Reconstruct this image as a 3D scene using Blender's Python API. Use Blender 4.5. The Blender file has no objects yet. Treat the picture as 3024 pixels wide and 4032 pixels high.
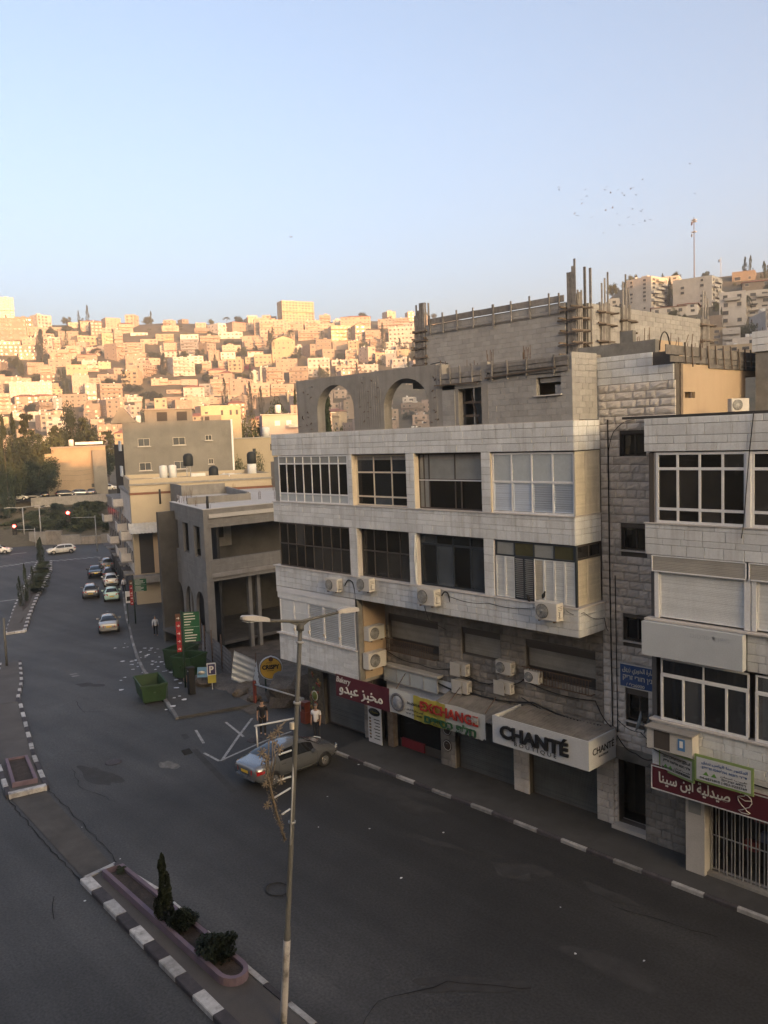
import bpy, bmesh, math, random
from mathutils import Vector, Matrix
PI = math.pi
R = math.radians
rnd = random.Random(11)
scene = bpy.context.scene
col = scene.collection

# ---------------------------------------------------------------- camera
CAMZ = 14.3
cam_d = bpy.data.cameras.new('camera')
cam = bpy.data.objects.new('camera', cam_d)
col.objects.link(cam)
_p, _r, _y = R(5.153), R(-2.193), R(43.03)
_fw = Vector((-math.cos(_y) * math.cos(_p), math.sin(_y) * math.cos(_p), -math.sin(_p)))
_rt = Vector((math.sin(_y), math.cos(_y), 0))
_up = _rt.cross(_fw)
_r2 = _rt * math.cos(_r) + _up * math.sin(_r)
_u2 = -_rt * math.sin(_r) + _up * math.cos(_r)
cam.matrix_world = Matrix(((_r2.x, _u2.x, -_fw.x, 0), (_r2.y, _u2.y, -_fw.y, 0), (_r2.z, _u2.z, -_fw.z, CAMZ), (0, 0, 0, 1)))
cam_d.sensor_fit = 'VERTICAL'
cam_d.sensor_height = 36
cam_d.lens = 36 * 3270.5 / 4032
cam_d.clip_start = 0.1
cam_d.clip_end = 6000
scene.camera = cam

# ---------------------------------------------------------------- sky, sun, exposure
SUN_EL, SUN_AZ = R(5.0), R(-12.0)            # azimuth as a math angle from +X
sun_dir = Vector((math.cos(SUN_AZ) * math.cos(SUN_EL), math.sin(SUN_AZ) * math.cos(SUN_EL), math.sin(SUN_EL)))
world = bpy.data.worlds.new('World')
scene.world = world
world.use_nodes = True
wn = world.node_tree
sky = wn.nodes.new('ShaderNodeTexSky')
sky.sky_type = 'NISHITA'
sky.sun_disc = False
sky.sun_elevation = SUN_EL
sky.sun_rotation = PI / 2 - SUN_AZ
sky.altitude = 300
sky.air_density = 0.52
sky.dust_density = 10.0
sky.ozone_density = 0.2
bg = wn.nodes['Background']
bg.inputs[1].default_value = 0.15
wn.links.new(sky.outputs[0], bg.inputs[0])
sun_l = bpy.data.lights.new('sun', 'SUN')
sun_l.energy = 2.9
sun_l.angle = R(0.6)
sun_l.color = (1.0, 0.44, 0.16)
sun = bpy.data.objects.new('sun', sun_l)
col.objects.link(sun)
sun.rotation_euler = sun_dir.to_track_quat('Z', 'Y').to_euler()
sun.location = (60, -20, 80)
vs = scene.view_settings
vs.view_transform = 'Standard'
vs.look = 'None'
vs.exposure = 2.48
vs.gamma = 1.0
vs.use_curve_mapping = False
scene.cycles.use_denoising = True
scene.cycles.max_bounces = 4
scene.cycles.diffuse_bounces = 3
scene.cycles.glossy_bounces = 3
scene.cycles.transparent_max_bounces = 12
scene.cycles.volume_bounces = 0
scene.cycles.caustics_reflective = False
scene.cycles.caustics_refractive = False

# ---------------------------------------------------------------- helpers
WM = {}                                            # world matrices by object name
def mpar(o, parent, world_m):
    if parent is not None:
        o.parent = parent
        o.matrix_parent_inverse = WM[parent.name].inverted()
    o.matrix_basis = world_m
    WM[o.name] = world_m.copy()
def tag(o, label=None, cat=None, group=None, kind=None):
    if label: o['label'] = label
    if cat: o['category'] = cat
    if group: o['group'] = group
    if kind: o['kind'] = kind
    return o
def thing(name, loc, label, cat, group=None, rz=0.0):
    o = bpy.data.objects.new(name, None)
    o.empty_display_size = 0.3
    col.objects.link(o)
    mpar(o, None, Matrix.Translation(loc) @ Matrix.Rotation(rz, 4, 'Z'))
    return tag(o, label, cat, group)
def put(name, mesh, parent=None, m=None, local=False):
    """link a mesh; m is its world matrix, or its matrix in the parent's space when local"""
    o = bpy.data.objects.new(name, mesh)
    col.objects.link(o)
    m = m if m is not None else Matrix.Identity(4)
    if local and parent is not None:
        m = WM[parent.name] @ m
    mpar(o, parent, m)
    return o
def T(x, y=None, z=None):
    return Matrix.Translation(x if y is None else (x, y, z))
def RZ(a): return Matrix.Rotation(a, 4, 'Z')
def RX(a): return Matrix.Rotation(a, 4, 'X')
def RY(a): return Matrix.Rotation(a, 4, 'Y')
def SC(x, y, z): return Matrix.Diagonal((x, y, z, 1))

class MB:
    def __init__(s): s.v = []; s.f = []; s.sm = []
    def add(s, vs, fs, smooth=False):
        b = len(s.v)
        s.v += [tuple(v) for v in vs]
        s.f += [tuple(b + i for i in f) for f in fs]
        s.sm += [smooth] * len(fs)
        return s
    def box(s, x0, y0, z0, x1, y1, z1, m=None):
        vs = [(x0, y0, z0), (x1, y0, z0), (x1, y1, z0), (x0, y1, z0), (x0, y0, z1), (x1, y0, z1), (x1, y1, z1), (x0, y1, z1)]
        if m is not None: vs = [m @ Vector(v) for v in vs]
        return s.add(vs, [(3, 2, 1, 0), (4, 5, 6, 7), (0, 1, 5, 4), (1, 2, 6, 5), (2, 3, 7, 6), (3, 0, 4, 7)])
    def cb(s, cx, cy, cz, sx, sy, sz, m=None):
        return s.box(cx - sx / 2, cy - sy / 2, cz - sz / 2, cx + sx / 2, cy + sy / 2, cz + sz / 2, m)
    def prism(s, pts, z0, z1, m=None):
        """pts: ccw polygon in xy"""
        n = len(pts)
        vs = [(p[0], p[1], z0) for p in pts] + [(p[0], p[1], z1) for p in pts]
        if m is not None: vs = [m @ Vector(v) for v in vs]
        return s.add(vs, [tuple(range(n - 1, -1, -1)), tuple(range(n, 2 * n))] + [(i, (i + 1) % n, n + (i + 1) % n, n + i) for i in range(n)])
    def tube(s, pts, r, n=8, cap=True, smooth=True):
        pts = [Vector(p) for p in pts]
        k = len(pts)
        rs = r if isinstance(r, (list, tuple)) else [r] * k
        vs = []
        ref = None
        for i, p in enumerate(pts):
            d = (pts[min(i + 1, k - 1)] - pts[max(i - 1, 0)])
            if d.length < 1e-9: d = Vector((0, 0, 1))
            d.normalize()
            if ref is None:
                ref = Vector((0, 0, 1)) if abs(d.z) < .9 else Vector((1, 0, 0))
            a = d.cross(ref).normalized()
            b = d.cross(a).normalized()
            ref = -b if False else a.cross(d)
            for j in range(n):
                t = 2 * PI * j / n
                vs.append(p + (a * math.cos(t) + b * math.sin(t)) * rs[i])
        fs = [(i * n + j, i * n + (j + 1) % n, (i + 1) * n + (j + 1) % n, (i + 1) * n + j) for i in range(k - 1) for j in range(n)]
        s.add(vs, fs, smooth)
        if cap:
            b = len(s.v) - len(vs)
            s.f += [tuple(b + j for j in range(n - 1, -1, -1)), tuple(b + (k - 1) * n + j for j in range(n))]
            s.sm += [False, False]
        return s
    def lathe(s, prof, n=16, m=None, smooth=True):
        """prof: list of (r, z)"""
        k = len(prof)
        vs = [Vector((r * math.cos(2 * PI * j / n), r * math.sin(2 * PI * j / n), z)) for r, z in prof for j in range(n)]
        if m is not None: vs = [m @ v for v in vs]
        fs = [(i * n + j, i * n + (j + 1) % n, (i + 1) * n + (j + 1) % n, (i + 1) * n + j) for i in range(k - 1) for j in range(n)]
        b = len(s.v)
        s.add(vs, fs, smooth)
        if abs(prof[0][0] - prof[-1][0]) < 1e-6 and prof[0][0] > .03:      # a ring: close it on itself
            s.f += [(b + (k - 1) * n + j, b + (k - 1) * n + (j + 1) % n, b + (j + 1) % n, b + j) for j in range(n)]
            s.sm += [smooth] * n
            return s
        s.f += [tuple(b + j for j in range(n - 1, -1, -1)), tuple(b + (k - 1) * n + j for j in range(n))]
        s.sm += [False, False]
        return s
    def mesh(s, name, mat):
        me = bpy.data.meshes.new(name)
        me.from_pydata(s.v, [], s.f)
        me.polygons.foreach_set('use_smooth', s.sm)
        if mat is not None: me.materials.append(mat)
        me.update()
        return me
    def obj(s, name, mat, parent=None, m=None, local=False):
        return put(name, s.mesh(name, mat), parent, m, local)
def tri_tidy(me):
    bm = bmesh.new(); bm.from_mesh(me); bmesh.ops.recalc_face_normals(bm, faces=bm.faces); bm.to_mesh(me); bm.free()

# ---------------------------------------------------------------- materials
MATS = {}
def nd(nt, t, **kw):
    n = nt.nodes.new(t)
    for k, v in kw.items():
        if k.startswith('i_'): n.inputs[k[2:]].default_value = v
        else: setattr(n, k, v)
    return n
def mat(name, c, rough=.85, var=.12, scale=1.5, rand=0., stain=0., stain_c=(.05, .045, .04), stain_s=.5, streak=0., bump=0., bscale=30., metal=0., spec=.3, fine=.06, fscale=25., coat=0.):
    """procedural surface: base colour broken by two noises, a per-object tone, blotchy stains, vertical streaks and bump"""
    if name in MATS: return MATS[name]
    m = bpy.data.materials.new(name)
    m.use_nodes = True
    nt = m.node_tree
    b = nt.nodes['Principled BSDF']
    b.inputs['Roughness'].default_value = rough
    b.inputs['Metallic'].default_value = metal
    b.inputs['Specular IOR Level'].default_value = spec
    if coat: b.inputs['Coat Weight'].default_value = coat; b.inputs['Coat Roughness'].default_value = .08
    L = nt.links.new
    geo = nd(nt, 'ShaderNodeNewGeometry')
    pos = geo.outputs['Position']
    n1 = nd(nt, 'ShaderNodeTexNoise', i_Scale=scale, i_Detail=5.0, i_Roughness=.6)
    n2 = nd(nt, 'ShaderNodeTexNoise', i_Scale=fscale, i_Detail=3.0)
    L(pos, n1.inputs['Vector']); L(pos, n2.inputs['Vector'])
    r1 = nd(nt, 'ShaderNodeMapRange'); r1.inputs[1].default_value = .3; r1.inputs[2].default_value = .7
    r1.inputs[3].default_value = 1 - var; r1.inputs[4].default_value = 1 + var
    r2 = nd(nt, 'ShaderNodeMapRange'); r2.inputs[1].default_value = .3; r2.inputs[2].default_value = .7
    r2.inputs[3].default_value = 1 - fine; r2.inputs[4].default_value = 1 + fine
    L(n1.outputs[0], r1.inputs[0]); L(n2.outputs[0], r2.inputs[0])
    mu = nd(nt, 'ShaderNodeMath', operation='MULTIPLY')
    L(r1.outputs[0], mu.inputs[0]); L(r2.outputs[0], mu.inputs[1])
    val = mu.outputs[0]
    if rand:
        oi = nd(nt, 'ShaderNodeObjectInfo')
        rr = nd(nt, 'ShaderNodeMapRange'); rr.inputs[3].default_value = 1 - rand; rr.inputs[4].default_value = 1 + rand
        L(oi.outputs['Random'], rr.inputs[0])
        m2 = nd(nt, 'ShaderNodeMath', operation='MULTIPLY'); L(val, m2.inputs[0]); L(rr.outputs[0], m2.inputs[1]); val = m2.outputs[0]
    vm = nd(nt, 'ShaderNodeVectorMath', operation='SCALE'); vm.inputs[0].default_value = c
    L(val, vm.inputs['Scale'])
    colr = vm.outputs[0]
    def mixin(colr, fac_sock, amount):
        mm = nd(nt, 'ShaderNodeMath', operation='MULTIPLY'); mm.inputs[1].default_value = amount
        L(fac_sock, mm.inputs[0])
        mx = nd(nt, 'ShaderNodeMix', data_type='RGBA')
        L(mm.outputs[0], mx.inputs[0]); L(colr, mx.inputs[6]); mx.inputs[7].default_value = (*stain_c, 1)
        return mx.outputs[2]
    if stain:
        n3 = nd(nt, 'ShaderNodeTexNoise', i_Scale=stain_s, i_Detail=8.0, i_Roughness=.68)
        L(pos, n3.inputs['Vector'])
        r3 = nd(nt, 'ShaderNodeMapRange'); r3.inputs[1].default_value = .5; r3.inputs[2].default_value = .72
        L(n3.outputs[0], r3.inputs[0]); colr = mixin(colr, r3.outputs[0], stain)
    if streak:
        mp = nd(nt, 'ShaderNodeVectorMath', operation='MULTIPLY'); mp.inputs[1].default_value = (5.0, 5.0, .35)
        L(pos, mp.inputs[0])
        n4 = nd(nt, 'ShaderNodeTexNoise', i_Scale=1.0, i_Detail=5.0, i_Roughness=.6)
        L(mp.outputs[0], n4.inputs['Vector'])
        r4 = nd(nt, 'ShaderNodeMapRange'); r4.inputs[1].default_value = .5; r4.inputs[2].default_value = .75
        L(n4.outputs[0], r4.inputs[0]); colr = mixin(colr, r4.outputs[0], streak)
    L(colr, b.inputs['Base Color'])
    if bump:
        n5 = nd(nt, 'ShaderNodeTexNoise', i_Scale=bscale, i_Detail=6.0); L(pos, n5.inputs['Vector'])
        bp = nd(nt, 'ShaderNodeBump'); bp.inputs['Strength'].default_value = bump; bp.inputs['Distance'].default_value = .03
        L(n5.outputs[0], bp.inputs['Height']); L(bp.outputs[0], b.inputs['Normal'])
    MATS[name] = m
    return m
def glass(name, tint, clear=.5, rough=.02):
    if name in MATS: return MATS[name]
    m = bpy.data.materials.new(name); m.use_nodes = True
    nt = m.node_tree; nt.nodes.clear()
    out = nd(nt, 'ShaderNodeOutputMaterial')
    tr = nd(nt, 'ShaderNodeBsdfTransparent'); tr.inputs[0].default_value = (clear * tint[0], clear * tint[1], clear * tint[2], 1)
    df = nd(nt, 'ShaderNodeBsdfDiffuse')
    oi = nd(nt, 'ShaderNodeObjectInfo'); geo = nd(nt, 'ShaderNodeNewGeometry')
    dn = nd(nt, 'ShaderNodeTexNoise', i_Scale=2.2, i_Detail=6.0); nt.links.new(geo.outputs['Position'], dn.inputs['Vector'])
    pw = nd(nt, 'ShaderNodeMath', operation='POWER'); nt.links.new(oi.outputs['Random'], pw.inputs[0]); pw.inputs[1].default_value = 2.5
    ml = nd(nt, 'ShaderNodeMath', operation='MULTIPLY_ADD'); nt.links.new(pw.outputs[0], ml.inputs[0]); nt.links.new(dn.outputs[0], ml.inputs[1]); ml.inputs[2].default_value = .03
    vc = nd(nt, 'ShaderNodeVectorMath', operation='SCALE'); vc.inputs[0].default_value = (tint[0] * .22, tint[1] * .22, tint[2] * .22); nt.links.new(ml.outputs[0], vc.inputs['Scale'])
    nt.links.new(vc.outputs[0], df.inputs[0])
    ad = nd(nt, 'ShaderNodeAddShader')
    gl = nd(nt, 'ShaderNodeBsdfGlossy'); gl.inputs['Roughness'].default_value = rough
    fr = nd(nt, 'ShaderNodeFresnel'); fr.inputs[0].default_value = 1.55
    bn = nd(nt, 'ShaderNodeTexNoise', i_Scale=1.3, i_Detail=2.0); nt.links.new(geo.outputs['Position'], bn.inputs['Vector'])
    bp = nd(nt, 'ShaderNodeBump'); bp.inputs['Strength'].default_value = .25; bp.inputs['Distance'].default_value = .05; nt.links.new(bn.outputs[0], bp.inputs['Height']); nt.links.new(bp.outputs[0], gl.inputs['Normal'])
    mx = nd(nt, 'ShaderNodeMixShader')
    L = nt.links.new
    L(tr.outputs[0], ad.inputs[0]); L(df.outputs[0], ad.inputs[1])
    L(fr.outputs[0], mx.inputs[0]); L(ad.outputs[0], mx.inputs[1]); L(gl.outputs[0], mx.inputs[2]); L(mx.outputs[0], out.inputs[0])
    MATS[name] = m
    return m
def emit(name, c, s):
    m = bpy.data.materials.new(name); m.use_nodes = True
    b = m.node_tree.nodes['Principled BSDF']
    b.inputs['Base Color'].default_value = (*c, 1)
    b.inputs['Emission Color'].default_value = (*c, 1)
    b.inputs['Emission Strength'].default_value = s
    return m
def flat(name, c, rough=.6, var=.05, **k): return mat(name, c, rough=rough, var=var, scale=3, fine=.03, **k)

M_stone = mat('white_stone', (.57, .59, .60), rough=.8, var=.09, scale=.8, rand=.10, stain=.32, stain_c=(.30, .28, .255), stain_s=.7, streak=.5, bump=.08, bscale=40)
M_stone_back = mat('stone_joint', (.13, .12, .11), var=.2)
M_stone_cap = mat('stone_cap', (.50, .475, .45), var=.1, scale=2, streak=.2, stain=.2, stain_c=(.22, .2, .18))
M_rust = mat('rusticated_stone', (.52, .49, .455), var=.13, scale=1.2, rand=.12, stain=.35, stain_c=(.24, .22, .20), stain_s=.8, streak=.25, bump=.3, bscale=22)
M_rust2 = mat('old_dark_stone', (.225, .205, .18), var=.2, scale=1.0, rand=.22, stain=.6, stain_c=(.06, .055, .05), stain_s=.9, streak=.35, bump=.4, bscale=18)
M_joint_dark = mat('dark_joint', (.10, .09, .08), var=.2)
M_block = mat('concrete_block', (.30, .295, .285), var=.1, scale=2.5, rand=.09, stain=.25, stain_c=(.20, .195, .19), bump=.25, bscale=45)
M_block_joint = mat('block_joint', (.265, .26, .25), var=.15)
M_conc = mat('raw_concrete', (.25, .24, .225), var=.14, scale=1.3, stain=.35, stain_c=(.13, .12, .11), stain_s=.6, streak=.4, bump=.2, bscale=20)
M_conc_l = mat('pale_concrete', (.42, .405, .38), var=.12, scale=1.0, stain=.25, stain_c=(.25, .235, .21), bump=.1)
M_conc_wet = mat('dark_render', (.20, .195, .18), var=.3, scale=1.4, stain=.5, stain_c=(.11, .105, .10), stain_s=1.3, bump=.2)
M_tan = mat('tan_plaster', (.42, .325, .225), var=.07, scale=.8, stain=.25, stain_c=(.34, .25, .17), stain_s=.8, streak=.3, bump=.05)
M_cream = mat('cream_plaster', (.39, .335, .245), var=.07, scale=.5, stain=.2, stain_c=(.36, .3, .22), streak=.2)
M_plank = mat('formwork_plank', (.195, .185, .175), var=.25, scale=6, rand=.3, stain=.35, stain_c=(.11, .1, .09), streak=.2)
M_wood = mat('weathered_wood', (.13, .105, .085), var=.25, scale=5, rand=.3)
M_rebar = mat('rusty_steel', (.10, .065, .045), rough=.8, var=.3, scale=9)
M_white = flat('white_paint', (.72, .72, .70), rand=.05)
M_alu = mat('white_aluminium', (.66, .67, .68), rough=.45, var=.05, streak=.12, stain_c=(.3, .28, .26))
M_cframe = mat('cream_frame', (.58, .52, .42), rough=.6, var=.08, streak=.2, stain_c=(.3, .24, .17))
M_dframe = flat('dark_brown_frame', (.07, .06, .052))
M_bframe = flat('blue_black_frame', (.03, .037, .045))
M_black = flat('black', (.012, .012, .013))
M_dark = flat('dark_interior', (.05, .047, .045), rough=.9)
M_room = mat('room_wall', (.22, .2, .18), var=.2)
M_gl = glass('window_glass', (.9, .95, 1.), .55)
M_gl_d = glass('dark_glass', (.5, .47, .43), .35)
M_gl_b = glass('blue_glass', (.55, .66, .78), .4)
M_frost = mat('frosted_pane', (.40, .44, .46), rough=.25, var=.08, spec=.5)
M_frostg = mat('grey_pane', (.235, .245, .24), rough=.25, var=.12, spec=.5)
M_oliv = mat('olive_pane', (.06, .058, .03), rough=.2, var=.2, spec=.5)
M_blind = mat('navy_blind', (.075, .09, .12), rough=.6, var=.12, rand=.1)
M_slatw = mat('white_slat', (.62, .64, .64), rough=.55, var=.06, rand=.07, streak=.1, stain_c=(.3, .28, .26))
M_slatb = mat('pale_blue_slat', (.50, .56, .64), rough=.5, var=.06, rand=.06)
M_slaty = mat('yellowed_slat', (.55, .51, .42), rough=.6, var=.1, rand=.06, streak=.3, stain_c=(.3, .22, .13))
M_slatg = mat('grey_slat', (.40, .385, .35), rough=.6, var=.08, rand=.06, stain=.25, stain_c=(.2, .17, .15))
M_slatr = mat('shaded_dirty_slat', (.25, .24, .215), rough=.7, var=.15, rand=.08, stain=.4, stain_c=(.1, .09, .08))  # stained slats, base darkened to paint the shade of the recess
M_slatd = mat('steel_shutter_slat', (.10, .108, .11), rough=.5, var=.15, rand=.12, stain=.3)
M_acw = mat('ac_casing', (.50, .485, .45), rough=.6, var=.06, rand=.12, stain=.2, stain_c=(.35, .3, .25), stain_s=2)
M_acg = flat('ac_grille', (.085, .085, .082))
M_cable = flat('cable_black', (.02, .02, .02))
M_rust_steel = M_rebar
M_metal = mat('galvanised_steel', (.36, .365, .36), rough=.5, var=.2, scale=3, metal=.3, stain=.3, stain_c=(.2, .17, .14))
M_rubber = flat('rubber', (.018, .018, .018), rough=.8)
M_chrome = mat('chrome', (.6, .6, .6), rough=.2, metal=.9, var=.02)

# ---------------------------------------------------------------- lettering
_AR = dict(zip('ابةتثجحخدذرزسشصضطعفقكلمنهوي', [(0xFE8D, 2), (0xFE8F, 4), (0xFE93, 2), (0xFE95, 4), (0xFE99, 4), (0xFE9D, 4), (0xFEA1, 4), (0xFEA5, 4), (0xFEA9, 2), (0xFEAB, 2), (0xFEAD, 2), (0xFEAF, 2), (0xFEB1, 4), (0xFEB5, 4), (0xFEB9, 4), (0xFEBD, 4), (0xFEC1, 4), (0xFEC9, 4), (0xFED1, 4), (0xFED5, 4), (0xFED9, 4), (0xFEDD, 4), (0xFEE1, 4), (0xFEE5, 4), (0xFEE9, 4), (0xFEED, 2), (0xFEF1, 4)]))
def arabic(s):
    out = []
    for i, ch in enumerate(s):
        if ch not in _AR: out.append(ch); continue
        b, n = _AR[ch]
        pj = i > 0 and s[i - 1] in _AR and _AR[s[i - 1]][1] == 4
        nj = i + 1 < len(s) and s[i + 1] in _AR and n == 4
        out.append(chr(b + (3 if pj and nj else 1 if pj else 2 if nj else 0)))
    return ''.join(reversed(out))
def hebrew(s): return s[::-1]
def text(body, w, h, mt, parent, m, depth=.01, bold=0., shear=0., name='lettering'):
    """lettering fitted to a w x h box centred on m (x right, z up, front towards -y)"""
    c = bpy.data.curves.new('text', 'FONT')
    c.body = body; c.extrude = .02; c.resolution_u = 3
    c.offset = bold; c.shear = shear
    o = bpy.data.objects.new('text', c)
    me = bpy.data.meshes.new_from_object(o)
    bpy.data.objects.remove(o); bpy.data.curves.remove(c)
    xs = [v.co.x for v in me.vertices]; ys = [v.co.y for v in me.vertices]
    cx, cy = (min(xs) + max(xs)) / 2, (min(ys) + max(ys)) / 2
    kx = w / max(max(xs) - min(xs), 1e-6); ky = h / max(max(ys) - min(ys), 1e-6)
    for v in me.vertices:
        x, y, z = v.co
        v.co = ((x - cx) * kx, -(z + .02) / .04 * depth, (y - cy) * ky)
    me.materials.clear(); me.materials.append(mt); me.update()
    return put(name, me, parent, m)
# ---------------------------------------------------------------- terrain
def interp(tab, x):
    if x <= tab[0][0]: return tab[0][1]
    for (a, u), (b, v) in zip(tab, tab[1:]):
        if x <= b:
            t = (x - a) / (b - a); t = t * t * (3 - 2 * t) if False else t
            return u + (v - u) * t
    return tab[-1][1]
FWD_ANG = math.degrees(math.atan2(_fw.y, _fw.x))
PL = [(0, -.06), (40, -.06), (52, -.45), (62, -1.25), (73, -2.05), (85, -2.46), (158, -2.46), (161, -1.4), (183, 2.2), (187, 3.6), (215, 4), (300, 6), (420, 12), (500, 20), (560, 34), (850, 131), (885, 137), (930, 132), (1080, 120), (1500, 100), (3000, 20)]
PR = [(0, -.06), (45, -.06), (100, 3), (150, 9), (280, 36), (370, 63), (430, 83), (470, 90), (510, 90), (560, 84), (700, 70), (1200, 50), (3000, 20)]
RIDGE = [(25, 86), (45, 88), (70, 86), (82, 80), (90, 66), (105, 56), (140, 49), (180, 46), (220, 32), (290, 22), (335, 60)]
def sstep(a, b, x):
    t = min(max((x - a) / (b - a), 0), 1); return t * t * (3 - 2 * t)
def terr(x, y):
    d = math.hypot(x, y)
    a = (FWD_ANG - math.degrees(math.atan2(y, x)) + 180) % 360 - 180      # degrees to the right of the view
    zl = interp(PL, d)
    zr = interp(PR, d)
    if -32 <= a <= 26:
        w = sstep(9, 16, a)
        wn_ = 1 if d > 150 else sstep(70, 150, d)
        return zl + (zr - zl) * w * wn_
    aa = a % 360
    h = interp(RIDGE, aa)
    z = -.06 + (h + .06) * sstep(90, 260, d) * (1 if d < 600 else max(.2, 1 - (d - 600) / 1500))
    if aa < 26 + 20:
        t = sstep(26, 46, aa); z = zr + (z - zr) * t
    elif a < -32 and a > -55:
        t = sstep(-32, -55, a) if False else min(max((-32 - a) / 23, 0), 1)
        z = zl + (z - zl) * t
    return z
# ---------------------------------------------------------------- ground, road, pavements
M_earth = mat('dry_slope', (.10, .085, .055), var=.35, scale=.06, stain=.6, stain_c=(.045, .055, .025), stain_s=.05, fine=.2, fscale=1.5, bump=.3, bscale=2)
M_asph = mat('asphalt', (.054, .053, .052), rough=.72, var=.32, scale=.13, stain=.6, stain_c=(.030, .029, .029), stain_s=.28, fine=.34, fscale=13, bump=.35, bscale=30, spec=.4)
def asphalt_shade_wear(m):
    # street shade painted into the asphalt: darker along the shops, ragged transition
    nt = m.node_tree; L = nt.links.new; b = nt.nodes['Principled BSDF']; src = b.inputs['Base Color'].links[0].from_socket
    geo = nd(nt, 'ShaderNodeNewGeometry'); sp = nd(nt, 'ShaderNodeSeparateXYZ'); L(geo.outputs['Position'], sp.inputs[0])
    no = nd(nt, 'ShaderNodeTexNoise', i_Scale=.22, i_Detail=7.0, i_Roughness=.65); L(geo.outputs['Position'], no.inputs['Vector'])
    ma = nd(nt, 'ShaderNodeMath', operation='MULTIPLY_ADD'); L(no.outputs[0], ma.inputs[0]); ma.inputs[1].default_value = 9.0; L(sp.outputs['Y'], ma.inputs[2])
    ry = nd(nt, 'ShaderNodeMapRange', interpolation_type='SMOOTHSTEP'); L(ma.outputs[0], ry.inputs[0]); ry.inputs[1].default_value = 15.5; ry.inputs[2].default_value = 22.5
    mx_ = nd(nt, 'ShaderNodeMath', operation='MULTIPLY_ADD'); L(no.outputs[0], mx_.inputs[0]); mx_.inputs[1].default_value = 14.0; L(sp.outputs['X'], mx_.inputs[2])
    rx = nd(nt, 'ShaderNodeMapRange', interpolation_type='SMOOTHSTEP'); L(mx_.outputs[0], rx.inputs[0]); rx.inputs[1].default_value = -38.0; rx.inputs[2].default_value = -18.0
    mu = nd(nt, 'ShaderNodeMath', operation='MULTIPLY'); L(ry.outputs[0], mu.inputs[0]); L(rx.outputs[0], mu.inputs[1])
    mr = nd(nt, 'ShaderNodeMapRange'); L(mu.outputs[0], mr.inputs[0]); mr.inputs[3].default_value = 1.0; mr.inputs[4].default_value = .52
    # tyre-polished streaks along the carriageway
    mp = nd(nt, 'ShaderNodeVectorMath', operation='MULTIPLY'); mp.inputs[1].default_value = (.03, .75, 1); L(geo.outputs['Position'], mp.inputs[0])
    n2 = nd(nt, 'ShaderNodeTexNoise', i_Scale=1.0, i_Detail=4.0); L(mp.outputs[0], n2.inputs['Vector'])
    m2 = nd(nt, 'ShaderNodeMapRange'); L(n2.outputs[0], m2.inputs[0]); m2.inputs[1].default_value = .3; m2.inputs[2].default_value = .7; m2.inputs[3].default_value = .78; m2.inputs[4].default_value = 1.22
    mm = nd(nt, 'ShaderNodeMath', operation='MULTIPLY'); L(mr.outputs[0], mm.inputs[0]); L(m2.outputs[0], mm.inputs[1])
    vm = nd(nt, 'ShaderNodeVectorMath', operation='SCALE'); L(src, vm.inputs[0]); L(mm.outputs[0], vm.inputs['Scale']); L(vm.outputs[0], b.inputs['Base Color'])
asphalt_shade_wear(M_asph)
M_pave = mat('pavement', (.058, .057, .056), rough=.8, var=.2, scale=.6, stain=.5, stain_c=(.028, .027, .026), stain_s=.8, fine=.12, fscale=30, bump=.2, bscale=40)
M_pave_l = mat('median_paving', (.09, .082, .076), rough=.85, var=.2, scale=.6, stain=.35, stain_c=(.08, .07, .06), bump=.2)
M_soil = mat('planter_soil', (.05, .037, .029), var=.35, scale=3, fine=.3, bump=.6, bscale=25)
M_kerbw = mat('kerb_white', (.42, .415, .405), var=.25, scale=4, rand=.25, stain=.75, stain_c=(.14, .13, .12), stain_s=3)
M_kerbf = mat('kerb_faded_white', (.26, .257, .253), var=.3, scale=5, rand=.35, stain=.9, stain_c=(.08, .078, .076), stain_s=2.5)
M_kerbd = mat('kerb_dark', (.055, .05, .055), var=.25, scale=4, rand=.2, stain=.4, stain_c=(.12, .11, .11), stain_s=3)
M_kerbg = mat('kerb_grey', (.17, .165, .16), var=.2, scale=3, rand=.2, stain=.4, stain_c=(.07, .065, .06), stain_s=2)
M_line = mat('road_paint', (.30, .30, .295), var=.25, scale=5, stain=.75, stain_c=(.07, .068, .067), stain_s=2.2, fine=.2, fscale=40)
M_pink = mat('mauve_paint', (.165, .125, .155), var=.15, scale=2, stain=.4, stain_c=(.2, .13, .12), stain_s=2)
M_patch = mat('asphalt_patch', (.040, .039, .039), var=.2, scale=2, fine=.2, fscale=60, bump=.3, bscale=80)

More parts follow.
